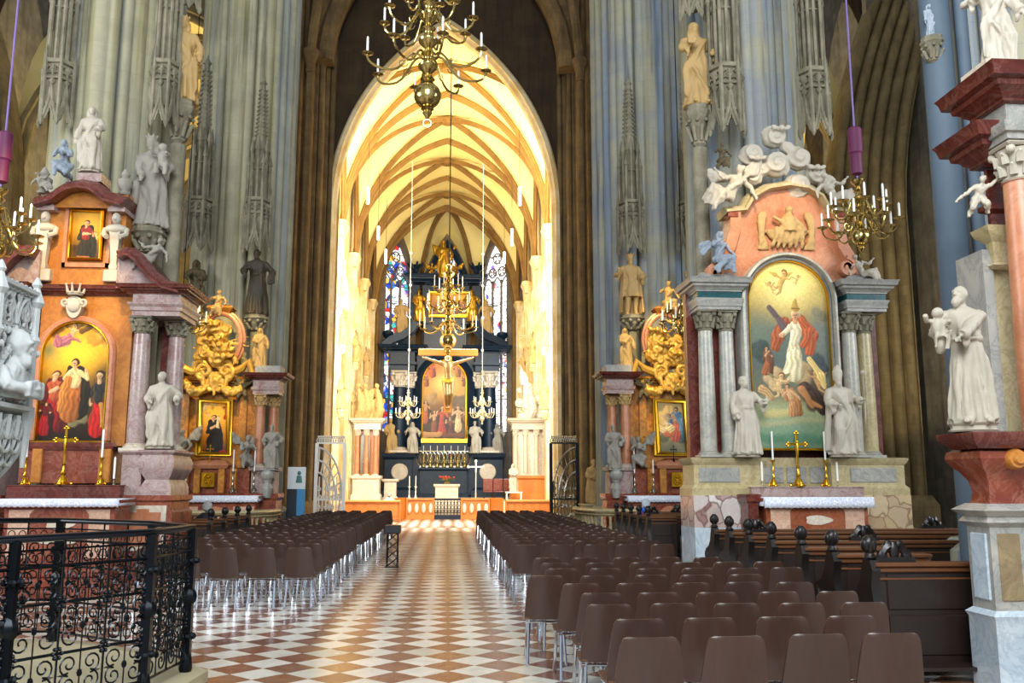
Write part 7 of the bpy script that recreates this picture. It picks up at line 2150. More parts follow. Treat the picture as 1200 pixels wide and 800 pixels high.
for a in ((.25, .76, .3, '#c8501c'), (.75, .76, .3, '#b0702a'), (.5, .84, .26, '#d89a40'), (.12, .64, .24, '#a85a28'), (.9, .64, .24, '#8a4a20')): P.figure(a[0], a[1], a[2], a[3], cloak='#7a2c14')
for a in ((.12, .2, .44, '#b8602c', '#c88850'), (.3, .1, .4, '#8a4a24', '#d0a070'), (.46, .08, .52, '#b03a2c', '#b84a30'), (.62, .06, .36, '#5a2a1c', '#7a4a2c'), (.78, .1, .52, '#e0c088', '#d8a878'), (.92, .08, .44, '#4a3c2c', '#8a5a38')): P.figure(a[0], a[1], a[2], a[3], a[4], arms=((-.2, .8), (.2, .7)), cloak='#3a2414')
P.cap(.1, .04, .4, .06, .06, .05, '#c08850'); P.cap(.5, .03, .9, .05, .05, .04, '#6a3a1c', fold=.3); P.finish('p')
painting('large arched painting crowded with figures in the black high altar, behind the hanging crucifix', U(520.5), Y - .3, z0, pw, ph, P, True, .3, 'gold')
pw2 = U(550, 358) - U(503, 358); z1 = fl(373); ph2 = fl(343) - z1
P2 = Pic(pw2, ph2, 70, 13); P2.ground([(0, '#4a2814'), (.4, '#7a4a20'), (1, '#c8882a')]); P2.glow(.35, .75, .2, .2, '#f4bc3c'); P2.glow(.8, .75, .2, .2, '#e8a830')
for a in ((.2, .08, .3, '#8a3a1c'), (.38, .06, .34, '#6a2c18'), (.55, .05, .4, '#d0a060'), (.72, .08, .34, '#4a2a18'), (.87, .06, .32, '#9a4a20')): P2.figure(a[0], a[1], a[2], a[3], cloak='#3a1c10')
P2.finish('p')
painting('small landscape format painting in the upper stage of the black high altar', U(526.5, 358), Y - .45, z1, pw2, ph2, P2, False, .2, 'gold')
m = MB(); x = U(521)
def hs(label, u, v0, v1, mat, dy, mb, **k):
    p = at(u, v1, Y + dy); h = at(u, v0, Y + dy).z - p.z
    return statue(label, (p.x, Y + dy, p.z), h, mat, mb, vox=.022, **k)
hs('gilded standing winged figure crowning the black high altar', 520, 283, 326, 'statue_gilt', -.3, robed(seed=61, hat='crown', hair='long', rh=(-.1, -.18, .6), lh=(.2, -.1, .56), wide=1.25, wings=1))
hs('gilded angel kneeling left of the crowning figure on the high altar', 506, 304, 326, 'statue_gilt', -.4, limb_figure(KNEEL, 1.1, True, W2(.6, 1), 'short', 0), name='gilded_angel', drape=0)
hs('gilded angel kneeling right of the crowning figure on the high altar', 534, 304, 326, 'statue_gilt', -.4, limb_figure(KNEEL, 1.1, True, W2(.6, 1), 'short', 0), name='gilded_angel', drape=0)
for u, v0, v1, mt, dy, lab, sd in ((470, 350, 392, 'statue_warm', -.4, 'warm stone saint on the left pedestal of the upper high altar', 62), (570, 351, 391, 'statue_warm', -.4, 'warm stone saint on the right pedestal of the upper high altar', 63),
                                   (491, 339, 377, 'statue_gilt', -.7, 'gilded caryatid figure left of the upper high altar painting', 64), (553, 339, 377, 'statue_gilt', -.7, 'gilded caryatid figure right of the upper high altar painting', 65),
                                   (458, 490, 531, 'statue_warm', -1.2, 'outermost left saint statue at the columns of the high altar', 66), (483.5, 494, 531, 'statue_white', -1.4, 'inner left saint statue beside the great painting of the high altar', 67),
                                   (557, 493, 531, 'statue_white', -1.4, 'inner right saint statue beside the great painting of the high altar', 68), (583, 496, 531, 'statue_grey', -1.2, 'outermost right saint statue at the columns of the high altar', 69)):
    hs(lab, u, v0, v1, mt, dy, robed(seed=sd, hair='long' if sd % 2 else 'short', beard=.04 if sd % 3 else 0, rh=((-.22, -.1, .66) if sd % 2 else (-.1, -.18, .6)), lh=(.2, -.1, .6), knee=1 if sd % 2 else -1, wide=1.1))
m = MB(); m.molding(rect(U(494), U(547), Y - 1.6, Y - .8), [(.2, CF), (0, CF + .3), (0, fl(552)), (.15, fl(550)), (.15, fl(548))]); wpart(m, 'high_table', 'black_marble', T)
m = MB()
for k in range(13):
    x = U(494) + (U(547) - U(494)) * k / 12; m.tube([(x + .25 * cos(g), Y - .85, fl(537) + .5 * sin(g)) for g in [j * pi / 5 for j in range(10)]], .07, 5, closed=True)
m.box(U(493), U(548), Y - .9, Y - .8, fl(548), fl(546)); wpart(m, 'silver_ornament', 'silver', T)
for k in range(7):
    u = 496 + 8.1 * k
    candlestick('tall brass candlestick on the high altar table, %s from the left' % WORDS[k], px(u, 549, Y - 1.25)[0], Y - 1.25, fl(548) + .001, 1.0, .55, 'brass', 'candlesticks on the high altar table')

# ================================================================== choir floor, rail, altar table, furniture
m = MB(); m.box(-5.5, 5.5, 47.2, 66, 0, CF); struct(m.build('floor_sanctuary', 'marble_pale'), 'pale raised sanctuary floor')
m = MB()
for k in range(4): m.box(-4.3, 4.3, 46.55 + .18 * k, 47.25, .2 * k, .2 * (k + 1) - .005)
struct(m.build('trim_sanctuary_steps', 'marble_pale'))
M_plain('oak_honey', '#c0702a', .4, var=.2, scale=3)
M_plain('oak_light', '#c98c48', .4, var=.15, scale=3)
T = thing('choir_rail', 'low honey coloured wooden choir rail with oval openings before the stone altar', 'rail', (U(529), 46.2, 0))
def rseg(x0, x1, gate):
    m = MB(); L = x1 - x0
    m.box(x0, x1, 46.15, 46.3, .95, 1.05, .01); m.box(x0, x1, 46.16, 46.29, .0, .22, .01)
    if not gate:
        m.box(x0, x1, 46.22, 46.26, .2, .96)
        for q in range(4):
            c = x0 + L * (q + .5) / 4
            m.tube([(c + L * .09 * cos(g), 46.2, .58 + .28 * sin(g)) for g in [j * pi / 8 for j in range(16)]], .03, 6, closed=True)
        m.box(x0, x0 + .07, 46.14, 46.31, 0, 1.06); m.box(x1 - .07, x1, 46.14, 46.31, 0, 1.06)
        wpart(m, 'rail_panel', 'oak_honey', T)
        for q in range(4):
            c = x0 + L * (q + .5) / 4; m = MB(); m.sphere((c, 46.215, .58), (L * .075, .02, .25), 12, 8); wpart(m, 'pale_oval', 'marble_pale', T)
    else:
        for q in range(9):
            x = x0 + L * q / 8; m.tube([(x, 46.22, .2), (x, 46.22, .96)], .02, 5)
        for zz in (.4, .6, .8):
            for q in range(8): m.tube([(x0 + L * (q + .5) / 8 + .075 * cos(g), 46.22, zz + .08 * sin(g)) for g in [j * pi / 4 for j in range(8)]], .016, 5, closed=True)
        wpart(m, 'lattice_gate', 'iron_rail', T)
s46 = lambda u: px(u, 590, 46.2)[0]
rseg(s46(476), s46(509), False); rseg(s46(509), s46(540), True); rseg(s46(540), s46(574), False)
m = MB()
for u0, u1, y0 in ((462, 476, 45.0), (574, 590, 44.6)):
    a, b = (px(u0, 590, y0)[0], s46(u1)) if u0 < 500 else (s46(u0), px(u1, 590, y0)[0])
    ya, yb = (y0, 46.2) if u0 < 500 else (46.2, y0)
    m = MB(); m.rings([[(a, ya, 0), (a, ya, 1.08), (a, ya + .1, 1.08), (a, ya + .1, 0)], [(b, yb, 0), (b, yb, 1.08), (b, yb + .1, 1.08), (b, yb + .1, 0)]]); wpart(m, 'wing_panel', 'oak_honey', T)
# free-standing altar with flowers
p = at(523.5, 583, 52); xa, xb = px(508, 575, 52)[0], px(539, 575, 52)[0]; zt_ = px(523, 567, 52)[1]
T = thing('stone_altar', 'pale block altar table in the middle of the choir', 'altar', ((xa + xb) / 2, 52, CF))
m = MB(); m.molding(rect(xa + .1, xb - .1, 52, 53), [(.05, CF), (.05, CF + .1), (0, CF + .14), (0, zt_ - .16)]); wpart(m, 'body', 'marble_pale', T)
m = MB(); m.molding(rect(xa, xb, 51.9, 53.1), [(-.06, zt_ - .17), (0, zt_ - .1), (0, zt_)]); wpart(m, 'slab', 'marble_pale', T)
M_plain('flower_red', '#b04030', .7, var=.3); M_plain('leaf_green', '#5a6a38', .7, var=.3)
T = thing('flower_arrangement', 'low arrangement of red flowers and leaves on the pale choir altar', 'flowers', ((xa + xb) / 2, 52.4, zt_))
rnd = random.Random(5)
m = MB(); m.lathe([(.1, 0), (.16, .08), (.14, .12)], 10); m.build('bowl', 'brass', T)
m = MB(); 
for q in range(40): a = rnd.uniform(0, 6.3); r = rnd.uniform(.1, .5); m.tube([(0, 0, .08), (r * cos(a) * .6, r * sin(a) * .4, .25), (r * cos(a) * 1.1, r * sin(a) * .6, .2 + rnd.uniform(0, .25))], [.01, .04, .008], 5, flat=.3)
m.build('leaves', 'leaf_green', T, kind='stuff')
m = MB()
for q in range(16): a = rnd.uniform(0, 6.3); r = rnd.uniform(0, .42); m.sphere((r * cos(a), r * sin(a) * .6 - .05, .25 + rnd.uniform(0, .2)), .06, 8, 5)
m.build('blossoms', 'flower_red', T, kind='stuff')
M_plain('white_metal', '#e8e6e0', .35, .3, var=.05)
for u, w_ in ((479.5, 'left'), (487, 'right')):
    x, z = px(u, 583, 49.5); candlestick('tall white candlestick left of the choir altar, the %s one of the pair' % w_, x, 49.5, CF, .8, .55, 'white_metal')
x, z = px(557.5, 583, 50)
T = thing('processional_cross', 'tall thin white processional cross right of the choir altar', 'cross', (x, 50, CF)); zt2 = px(557, 540, 50)[1]
m = MB(); m.lathe([(.2, CF), (.2, CF + .04), (.05, CF + .1), (.028, CF + .2), (.025, zt2 - .6)], 10, (x, 50, 0)); wpart(m, 'staff', 'white_metal', T)
m = MB(); m.box(x - .04, x + .04, 49.97, 50.03, zt2 - .62, zt2, .01); m.box(x - .42, x + .42, 49.97, 50.03, zt2 - .36, zt2 - .28, .01)
for dx, dz in ((-.42, -.32), (.42, -.32), (0, 0)): m.sphere((x + dx, 50, zt2 + dz), .08, 8, 6)
wpart(m, 'cross', 'white_metal', T)
# ambo, sedilia, credence
for u, y, w, z1, mt, nm, lab in ((457, 54, 1.0, 561, 'marble_pale', 'stone_ambo', 'pale square stone lectern left of the choir altar'),):
    x, z = px(u, 580, y); zt3 = px(u, z1, y)[1]
    T = thing(nm, lab, 'lectern', (x, y, CF)); m = MB(); m.molding(rect(x - w * .35, x + w * .35, y, y + .7), [(.08, CF), (.08, CF + .15), (0, CF + .2), (0, zt3 - .15)]); wpart(m, 'body', mt, T)
    m = MB(); m.molding(rect(x - w * .45, x + w * .45, y - .1, y + .75), [(0, zt3 - .16), (.05, zt3 - .08), (.05, zt3)]); wpart(m, 'top', mt, T)
for i in range(3):
    x, z = px(572 + 12 * i, 580, 56)
    T = thing('choir_chair', 'reddish high backed chair right of the choir altar, %s from the left' % WORDS[i], 'chair', (x, 56, CF))
    m = MB(); m.box(-.3, .3, -.28, .28, .42, .5, .03); m.build('seat', 'marble_red', T)
    m = MB(); m.box(-.3, .3, .22, .3, .5, 1.25, .03); m.build('backrest', 'marble_red', T)
    for sx in (-1, 1):
        for sy in (-1, 1): m = MB(); m.lathe([(.03, 0), (.04, .42)], 8, (sx * .25, sy * .23, 0)); m.build('leg', 'oak_dark', T)
# choir pews
for side, u0, u1, y in (('left', 402, 468, 43.2), ('right', 594, 644, 43.6)):
    for i in range(2):
        yy = y + 1.0 * i; xa, xb = px(u0, 592, yy)[0], px(u1, 592, yy)[0]
        T = thing('choir_pew', 'honey coloured wooden pew %s of the choir rail, %s row' % (side, ('front', 'rear')[1 - i]), 'pew', ((xa + xb) / 2, yy, 0))
        m = MB(); m.box(xa, xb, yy - .05, yy, .12, .92); 
        for q in range(5): m.box(xa + .08 + (xb - xa) * q / 5, xa - .06 + (xb - xa) * (q + 1) / 5, yy - .07, yy - .05, .25, .85, .015)
        wpart(m, 'back_panel', 'oak_honey', T)
        m = MB(); m.box(xa - .05, xb + .05, yy - .15, yy + .15, .92, 1.0, .015); wpart(m, 'book_ledge', 'oak_light', T)
        m = MB(); m.box(xa, xb, yy + .05, yy + .45, .42, .47); wpart(m, 'seat', 'oak_honey', T)
        for e, xx in ((0, xa - .06), (1, xb)): m = MB(); m.box(xx, xx + .06, yy - .12, yy + .5, 0, 1.02, .02); wpart(m, 'pew_end', 'oak_honey', T)
# baroque side altar left, case right
def side_case(label, sx, u, y, mats, cat, name):
    x = px(u, 580, y)[0]; T = thing(name, label, cat, (x, y, CF)); z = lambda v: px(u, v, y)[1]
    a, b = (x - .9, x + .55) if sx < 0 else (x - .55, x + 1.5)
    m = MB(); m.molding(rect(a, b, y, y + 1.2), [(.08, CF), (.08, CF + .3), (0, CF + .4), (0, z(562)), (.1, z(560)), (.1, z(557))]); wpart(m, 'base', mats[0], T)
    m = MB(); m.box(a + .1, b - .1, y + .35, y + 1.1, z(557), z(503)); wpart(m, 'back', mats[1], T)
    for xx in ((b - .25, b - .75, a + .2) if sx < 0 else (a + .2, a + .75, a + 1.35, b - .2)):
        column(T, xx, y + .18, z(557), z(503), .13, mats[2], 'marble_pale', 'marble_pale', .35)
    m = MB(); P = rect(a, b, y, y + 1.1); m.molding(P, [(0, z(503)), (0, z(497))]); cornice(m, P, z(497), z(490), 1.0); wpart(m, 'entablature', mats[3], T)
    rnd = random.Random(u); items = [(rnd.uniform(a + .1, b - .1), z(490) + abs(rnd.gauss(0, .9)), rnd.uniform(.16, .34)) for q in range(16)]
    m = puffs(u, items, y + .3)
    for q in range(3): 
        xx = rnd.uniform(a, b); m.tube([(xx, y + .2, z(490)), (xx + .2, y, z(480)), (xx + .1, y + .1, z(465)), (xx, y, z(455))], [.3, .26, .2, .1], 8); m.sphere((xx, y - .05, z(452)), .15, 8, 6)
    me = remesh(m, 'sculpture_group', .045, 1, mats[4], disp=.03, dscale=6); link_mesh(me, 'sculpture_group', T, -T.location)
    return T, a, b, z
T, a, b, z = side_case('salmon columned side altar with sculpture on top, left wall of the choir', -1, 432, 50.5, ('marble_pale', 'marble_salmon', 'marble_salmon', 'marble_pale', 'statue_warm'), 'altarpiece', 'choir_side_altar')
P3 = Pic(.62, 2.3, 40, 14); P3.ground([(0, '#6a645a'), (1, '#9aa0a0')]); P3.cloud(.5, .7, .3, '#8a9498'); P3.figure(.55, .08, 1.2, '#7a6a58', '#b88a68', cloak='#5a5a5c'); P3.finish('p')
painting('arched greyish painting in the salmon side altar of the choir', (a + b) / 2 - .1, 50.5 + .28, z(555), .62, 2.3, P3, True, .06, 'gold')
side_case('pale columned case with gilt ornaments and carved crest, right wall of the choir', 1, 612, 49.5, ('oak_honey', 'marble_pale', 'statue_white', 'statue_white', 'statue_white'), 'organ case', 'choir_case')
x, z_ = px(602, 577, 48.6)
statue('small white statue standing on a white table right of the choir', (x, 48.6, px(602, 576, 48.6)[1]), px(602, 543, 48.6)[1] - px(602, 576, 48.6)[1], 'statue_white', robed(seed=71, hair='long', rh=(-.05, -.2, .6), lh=(.05, -.2, .6)), vox=.02)
T = thing('side_table', 'white table carrying the small white statue at the right of the choir', 'table', (x, 48.6, CF)); zt5 = px(602, 576, 48.6)[1]
m = MB(); m.box(-.45, .45, -.3, .3, zt5 - CF - .07, zt5 - CF - .001, .01); m.build('tabletop', 'white_metal', T)
for sx in (-1, 1):
    for sy in (-1, 1): m = MB(); m.box(sx * .38 - .03, sx * .38 + .03, sy * .24 - .03, sy * .24 + .03, 0, zt5 - CF - .06); m.build('leg', 'white_metal', T)
for k, (sx, y) in enumerate(((-1, 44.5), (-1, 51), (1, 44.5), (1, 51), (-1, 57.5), (1, 57.5))):
    for zz, q in ((8.6, 0), (5.4, 1)):
        w_ = 'left' if sx < 0 else 'right'; lv = ('upper', 'lower')[q]; nb = WORDS[(0 if y < 45 else 1 if y < 52 else 2)]
        console('%s corbel on the %s choir wall, %s bay away' % (lv, w_, nb), sx * 5.06, y - .1, zz, .42, .5, 'choir_stone')
        statue('%s standing saint on the %s choir wall, %s bay away' % (lv, w_, nb), (sx * 5.06, y - .1, zz), 1.55, 'statue_warm', robed(seed=80 + k * 2 + q, hair='long', rh=(-.1, -.18, .6), lh=(.2, -.1, .6)), vox=.026, rz=-sx * .7)
        if q == 0: canopy('pale canopy above the %s choir wall statue, %s bay away' % (w_, nb), sx * 5.06, y - .1, zz + 1.75, .45, .9, .7, 1.1, 'choir_stone')
M_plain('cross_gilt', '#8f5a1c', .4, .3, var=.2)
# ================================================================== hanging crucifix, choir chandeliers and lamps
Y = 41.0
x = X_(525, 440, Y); z = lambda v: px(525, v, Y)[1]
T = thing('hanging_crucifix', 'large gilded wooden crucifix hanging in the choir before the high altar', 'crucifix', (x, Y, z(484)))
m = MB(); m.box(-.17, .17, -.06, .06, 0, z(404) - z(484), .02); m.build('upright', 'cross_gilt', T)
m = MB(); w = 35 / (F / Y); h0 = z(417) - z(484); m.box(-w, w, -.1, .02, h0, h0 + .32, .02); m.build('crossbeam', 'cross_gilt', T)
J = dict(pelvis=(.02, -.16, .62), chest=(0, -.16, .86), neck=(0, -.17, .98), head=(.0, -.22, 1.04), sh_l=(.13, -.15, .94), el_l=(.3, -.13, 1.0), ha_l=(.48, -.12, 1.06), sh_r=(-.13, -.15, .94), el_r=(-.3, -.13, 1.0), ha_r=(-.48, -.12, 1.06),
         hp_l=(.07, -.16, .58), kn_l=(.07, -.24, .32), an_l=(.02, -.15, .05), hp_r=(-.06, -.16, .58), kn_r=(-.03, -.24, .3), an_r=(-.02, -.17, .04))
m = limb_figure(J, .95, False, None, 'long', .2)
me = remesh(m, 'corpus', .016, 1, 'statue_bronze', disp=.003, dscale=8); o = link_mesh(me, 'corpus', T, (0, .0, .12), 0, 2.25)
m = MB(); m.tube([(.2 * cos(a), -.38 + .12 * sin(a), 1.45 + .06 * cos(a * 2)) for a in [q * pi / 6 for q in range(12)]], .11, 8, closed=True); m.build('loincloth', 'statue_gilt', T)
m = MB(); m.bar((0, 0, z(404) - z(484)), (0, 0, z(404) - z(484) + 14), .03, 6); m.build('cable', 'iron', T)
Y = 38.6; p = at(525, 399, Y)
t = chandelier('large brass chandelier hanging before the choir above the crucifix', p.x, Y, p.z, 1.25, [(.62, 1.25, 8, .2), (1.6, .95, 8, .5), (2.35, .62, 6, .2)], 22, 'brass', 'iron', .36, hstem=3.4, cl=.5)
for u, w_ in ((478, 'left'), (565, 'right')):
    p = at(u, 490, 47)
    t = chandelier('pale gilt chandelier hanging %s of the crucifix in the choir' % w_, p.x, 47, p.z, .62, [(.25, .62, 8, .1), (.85, .45, 6, .3)], 14, 'white_gilt', 'white_metal', .13, cl=.28, hstem=1.5, lite=True)
    for q in range(4):
        m = MB(); m.sphere((0, 0, 3.6 + 1.75 * q), .075, 10, 8); m.build('globe', 'white_metal', t)
M_emit('lamp_glow', '#fff2d8', 2.5)
for i, (u, v0, v1, y) in enumerate(((431, 219, 239, 42), (443, 265, 281, 48), (452, 292, 309, 54.6), (609, 219, 241, 42), (600, 268, 288, 48), (591, 295, 309, 54.6))):
    p = at(u, v1, y); h = at(u, v0, y).z - p.z
    T = thing('pendant_lamp', 'white tube lamp hanging on a wire in the choir, %s on the %s side' % (WORDS[i % 3], 'left' if i < 3 else 'right'), 'lamp', (p.x, y, p.z))
    m = MB(); m.lathe([(.05, 0), (.075, .02), (.075, h - .02), (.05, h)], 12); m.build('tube', 'lamp_glow', T)
    m = MB(); m.bar((0, 0, h), (0, 0, min(h + 6, fz(p.x) - p.z)), .012, 5); m.build('wire', 'iron', T)

# ================================================================== gates, balustrades, statue, panel, stand
def gate(label, u0, u1, v0, v1, y, mat, dep):
    xa, xb = px(u0, v1, y)[0], px(u1, v1, y)[0]; H = px((u0 + u1) / 2, v0, y)[1]; L = xb - xa
    T = thing('iron_gate', label, 'gate', ((xa + xb) / 2, y, 0)); m = MB()
    for xx in (xa, xb): m.box(xx - .06, xx + .06, y - .06, y + .06, 0, H)
    for zz in (.1, H * .36, H): m.box(xa, xb, y - .025, y + .025, zz - .03, zz + .03)
    wpart(m, 'frame', 'iron' if dep > 0 else mat, T); m = MB()
    for q in range(1, 8): m.tube([(xa + L * q / 8, y, .1), (xa + L * q / 8, y, H * .62)], .026, 5)
    for r in (.95, .72, .5): m.tube([(xa + L * r * sin(a) if dep < 0 else xb - L * r * sin(a), y, H * .36 + H * .62 * r * cos(a)) for a in [pi / 2 * j / 10 for j in range(11)]], .04, 6)
    for q in range(7): a = pi / 2 * (q + .5) / 7; m.tube([((xa if dep < 0 else xb) - dep * L * .5 * sin(a), y, H * .36 + H * .31 * cos(a)), ((xa if dep < 0 else xb) - dep * L * .95 * sin(a), y, H * .36 + H * .6 * cos(a))], .026, 5)
    for q in range(4):
        for k in range(5):
            spiral(m, (xa + L * (q + .5) / 4, y, .25 + k * .28 * H / 2.75), L * .1, pi / 2, 1.3, (-1) ** (q + k), V((1, 0)), 12, .024)
    for q in range(12):
        xx = xa + L * (q + .5) / 12; m.tube([(xx + .06 * cos(g), y, H + .1 + .09 * sin(g)) for g in [j * pi / 4 for j in range(8)]], .022, 5, closed=True); m.sphere((xx, y, H + .24), .045, 6, 5)
    wpart(m, 'ironwork', mat, T)
    return T
gate('pale painted iron gate with fan tracery left of the choir opening', 369, 402, 519, 598, 34.2, 'white_metal', -1)
gate('dark framed iron gate with pale fan tracery right of the choir opening', 646, 677, 519, 597, 34.4, 'silver', 1)
def balustrade(label, pts, H=1.0):
    T = thing('stone_balustrade', label, 'balustrade', (*pts[0], 0))
    m = MB(); m.tube([(x, y, H) for x, y in pts], .14, 8, flat=.5); m.tube([(x, y, H - .1) for x, y in pts], .1, 8, flat=.4); wpart(m, 'handrail', 'marble_yellowgrey', T)
    m = MB(); m.tube([(x, y, .1) for x, y in pts], .16, 8, flat=.7); wpart(m, 'plinth', 'marble_yellowgrey', T)
    for i in range(len(pts) - 1):
        a, b = V(pts[i]), V(pts[i + 1]); n = max(1, int((b - a).length / .22))
        for q in range(n):
            c = a.lerp(b, (q + .5) / n); m = MB(); m.lathe([(.06, .18), (.045, .25), (.08, .42), (.04, .62), (.035, .75), (.06, .86)], 8, (c.x, c.y, 0)); wpart(m, 'baluster', 'marble_yellowgrey', T)
balustrade('curved stone balustrade before the left gilded altar', [(-6.6, 24.3), (-5.8, 24.1), (-5.0, 24.3), (-4.6, 24.9), (-4.5, 25.8)])
balustrade('curved stone balustrade before the right gilded altar', [(4.15, 27.6), (4.2, 26.3), (4.45, 25.4), (5.1, 25.0), (5.9, 24.9)])
x, z1 = px(697, 590, 32.4)
T = thing('statue_pedestal', 'moulded stone pedestal under the standing statue right of the choir gate', 'pedestal', (x, 32.4, 0))
m = MB(); m.molding(rect(x - .45, x + .45, 32.0, 32.8), [(.08, 0), (.08, .15), (0, .2), (0, z1 - .1), (.08, z1 - .05), (.08, z1)]); wpart(m, 'block', 'marble_yellowgrey', T)
stand('stone statue of a bearded saint holding a book, standing right of the dark choir gate', 697, 538, 590, 32.4, 'statue_warm', robed(seed=75, hair='short', beard=.05, rh=(-.1, -.18, .6), lh=(.15, -.15, .6), attrs=[('book', -.05, -.19, .6)], knee=1, cape=1), vox=.015)
M_plain('panel_white', '#e6eef2', .4, var=.02); M_plain('panel_blue', '#3f8fc4', .4, var=.1); M_plain('panel_dark', '#12202e', .4, var=.1); M_plain('panel_teal', '#3c7a78', .5, var=.15); M_plain('black_plastic', '#0e1116', .4, var=.1)
x, zt6 = px(348, 547, 29.0); zb6 = px(348, 573, 29)[1]
T = thing('information_panel', 'white and blue display panel with a small figure standing left of the choir', 'panel', (x, 29, 0))
m = MB(); m.box(-.28, .28, 0, .1, zb6, zt6, .01); m.build('display_board', 'panel_white', T)
m = MB(); m.box(-.28, .02, -.005, .1, .1, zb6, .01); m.build('dark_board', 'panel_dark', T)
m = MB(); m.box(.02, .28, -.005, .1, .1, zb6, .01); m.build('blue_board', 'panel_blue', T)
m = MB(); m.sphere((.08, -.006, zb6 + .5), (.06, .012, .07), 10, 6); m.tube([(.08, -.006, zb6 + .42), (.08, -.006, zb6 + .2)], [.07, .1], 8, flat=.12); m.build('pictured_figure', 'panel_teal', T)
m = MB(); m.box(-.34, .34, -.12, .22, 0, .1, .02); m.build('foot', 'panel_dark', T)
x = X_(460, 640, 19.7)
T = thing('black_stand', 'flat black box on a lattice stand at the left side of the aisle', 'stand', (x, 19.7, 0))
m = MB(); m.box(-.17, .17, -.25, .25, .70, .87, .015); m.build('box', 'black_plastic', T)
m = MB()
for sy in (-1, 1):
    for sx in (-1, 1): m.bar((sx * .11, sy * .15, .0), (sx * .11, sy * .15, .72), .012, 6)
    for q in range(4): m.bar((-.11, sy * .15, .02 + .17 * q), (.11, sy * .15, .19 + .17 * q), .009, 5); m.bar((.11, sy * .15, .02 + .17 * q), (-.11, sy * .15, .19 + .17 * q), .009, 5)
for sx in (-1, 1):
    for zz in (.06, .4, .7): m.bar((sx * .11, -.15, zz), (sx * .11, .15, zz), .009, 5)
m.build('lattice_frame', 'iron', T)
m = MB(); m.box(-.15, .15, -.2, .2, 0, .02, .008); m.build('base', 'iron', T)
# ================================================================== seated people
M_plain('skin', '#b98a70', .6, var=.06); M_plain('hair_grey', '#9a9a98', .8, var=.25, scale=40); M_plain('hair_silver', '#b4c0cc', .8, var=.2, scale=40); M_plain('coat_black', '#17181d', .8, var=.2); M_plain('coat_purple', '#5a2a6a', .8, var=.3); M_plain('scarf_blue', '#2f6ad0', .8, var=.2); M_plain('shirt_blue', '#86aad8', .8, var=.15); M_plain('trousers_dark', '#1c1e26', .8, var=.15)
def person(label, x, y, zseat, coat, hair, scarf=None):
    J = dict(pelvis=(0, 0, .08), chest=(0, -.03, .4), neck=(0, -.05, .56), head=(0, -.09, .69), sh_l=(.2, -.03, .48), el_l=(.26, -.1, .24), ha_l=(.1, -.36, .14), sh_r=(-.2, -.03, .48), el_r=(-.26, -.1, .24), ha_r=(-.1, -.36, .14),
             hp_l=(.1, -.04, .08), kn_l=(.13, -.44, .1), an_l=(.13, -.4, -.36), hp_r=(-.1, -.04, .08), kn_r=(-.13, -.44, .1), an_r=(-.13, -.4, -.36))
    T = thing('person', label, 'person', (x, y, zseat), pi)
    m = limb_figure(J, 1.25, False, None, 'none'); me = remesh(m, 'body', .016, 1, 'skin'); link_mesh(me, 'body', T)
    m = MB(); m.rings([ell_ring(0, yy, z, rx, ry, 22, .03, 6) for z, yy, rx, ry in ((.02, 0, .2, .17), (.15, 0, .205, .17), (.35, -.02, .235, .165), (.47, -.03, .245, .14), (.54, -.04, .17, .11), (.59, -.05, .085, .08))])
    for s in (-1, 1): m.tube([(s * .19, -.03, .47), (s * .27, -.08, .25), (s * .19, -.25, .16), (s * .13, -.32, .14)], [.08, .075, .062, .05], 10)
    me = remesh(m, 'coat', .018, 1, coat, disp=.008, dscale=8); link_mesh(me, 'coat', T)
    m = MB()
    for s in (-1, 1): m.tube([(s * .1, .0, .07), (s * .13, -.44, .1), (s * .13, -.42, -.1), (s * .13, -.4, -.33)], [.1, .08, .07, .06], 10)
    me = remesh(m, 'trousers', .02, 1, 'trousers_dark'); link_mesh(me, 'trousers', T)
    m = MB(); m.sphere((0, -.055, .735), (.088, .092, .09), 14, 10); m.sphere((0, -.02, .68), (.08, .06, .08), 12, 8)
    for q in range(14): a = q * pi / 13; m.tube([(.03 * cos(a), -.03, .81), (.086 * cos(a), -.03 + .05 * sin(a), .73), (.082 * cos(a), -.02 + .06 * sin(a), .64)], [.02, .022, .012], 6)
    me = remesh(m, 'hair', .012, 1, hair); link_mesh(me, 'hair', T)
    if scarf: m = MB(); m.tube([(.12 * cos(a), -.04 + .1 * sin(a), .56 + .02 * sin(3 * a)) for a in [q * pi / 8 for q in range(16)]], .05, 8, closed=True); m.build('scarf', scarf, T)
    T.scale = (1.1,) * 3
p = at(242, 594, 20.0)
person('person with short grey hair and black coat seated in the left pews, seen from behind', p.x, 20.03, .48, 'coat_black', 'hair_grey')
p = at(757, 594, 22.5)
person('person with silver hair, purple coat and blue scarf seated in the right pews', p.x, 22.45, .48, 'coat_purple', 'hair_silver', 'scarf_blue')
p = at(457, 580, 45.0)
person('person with grey hair and light blue shirt seated in the left choir pew', p.x, 44.45, .47, 'shirt_blue', 'hair_grey')
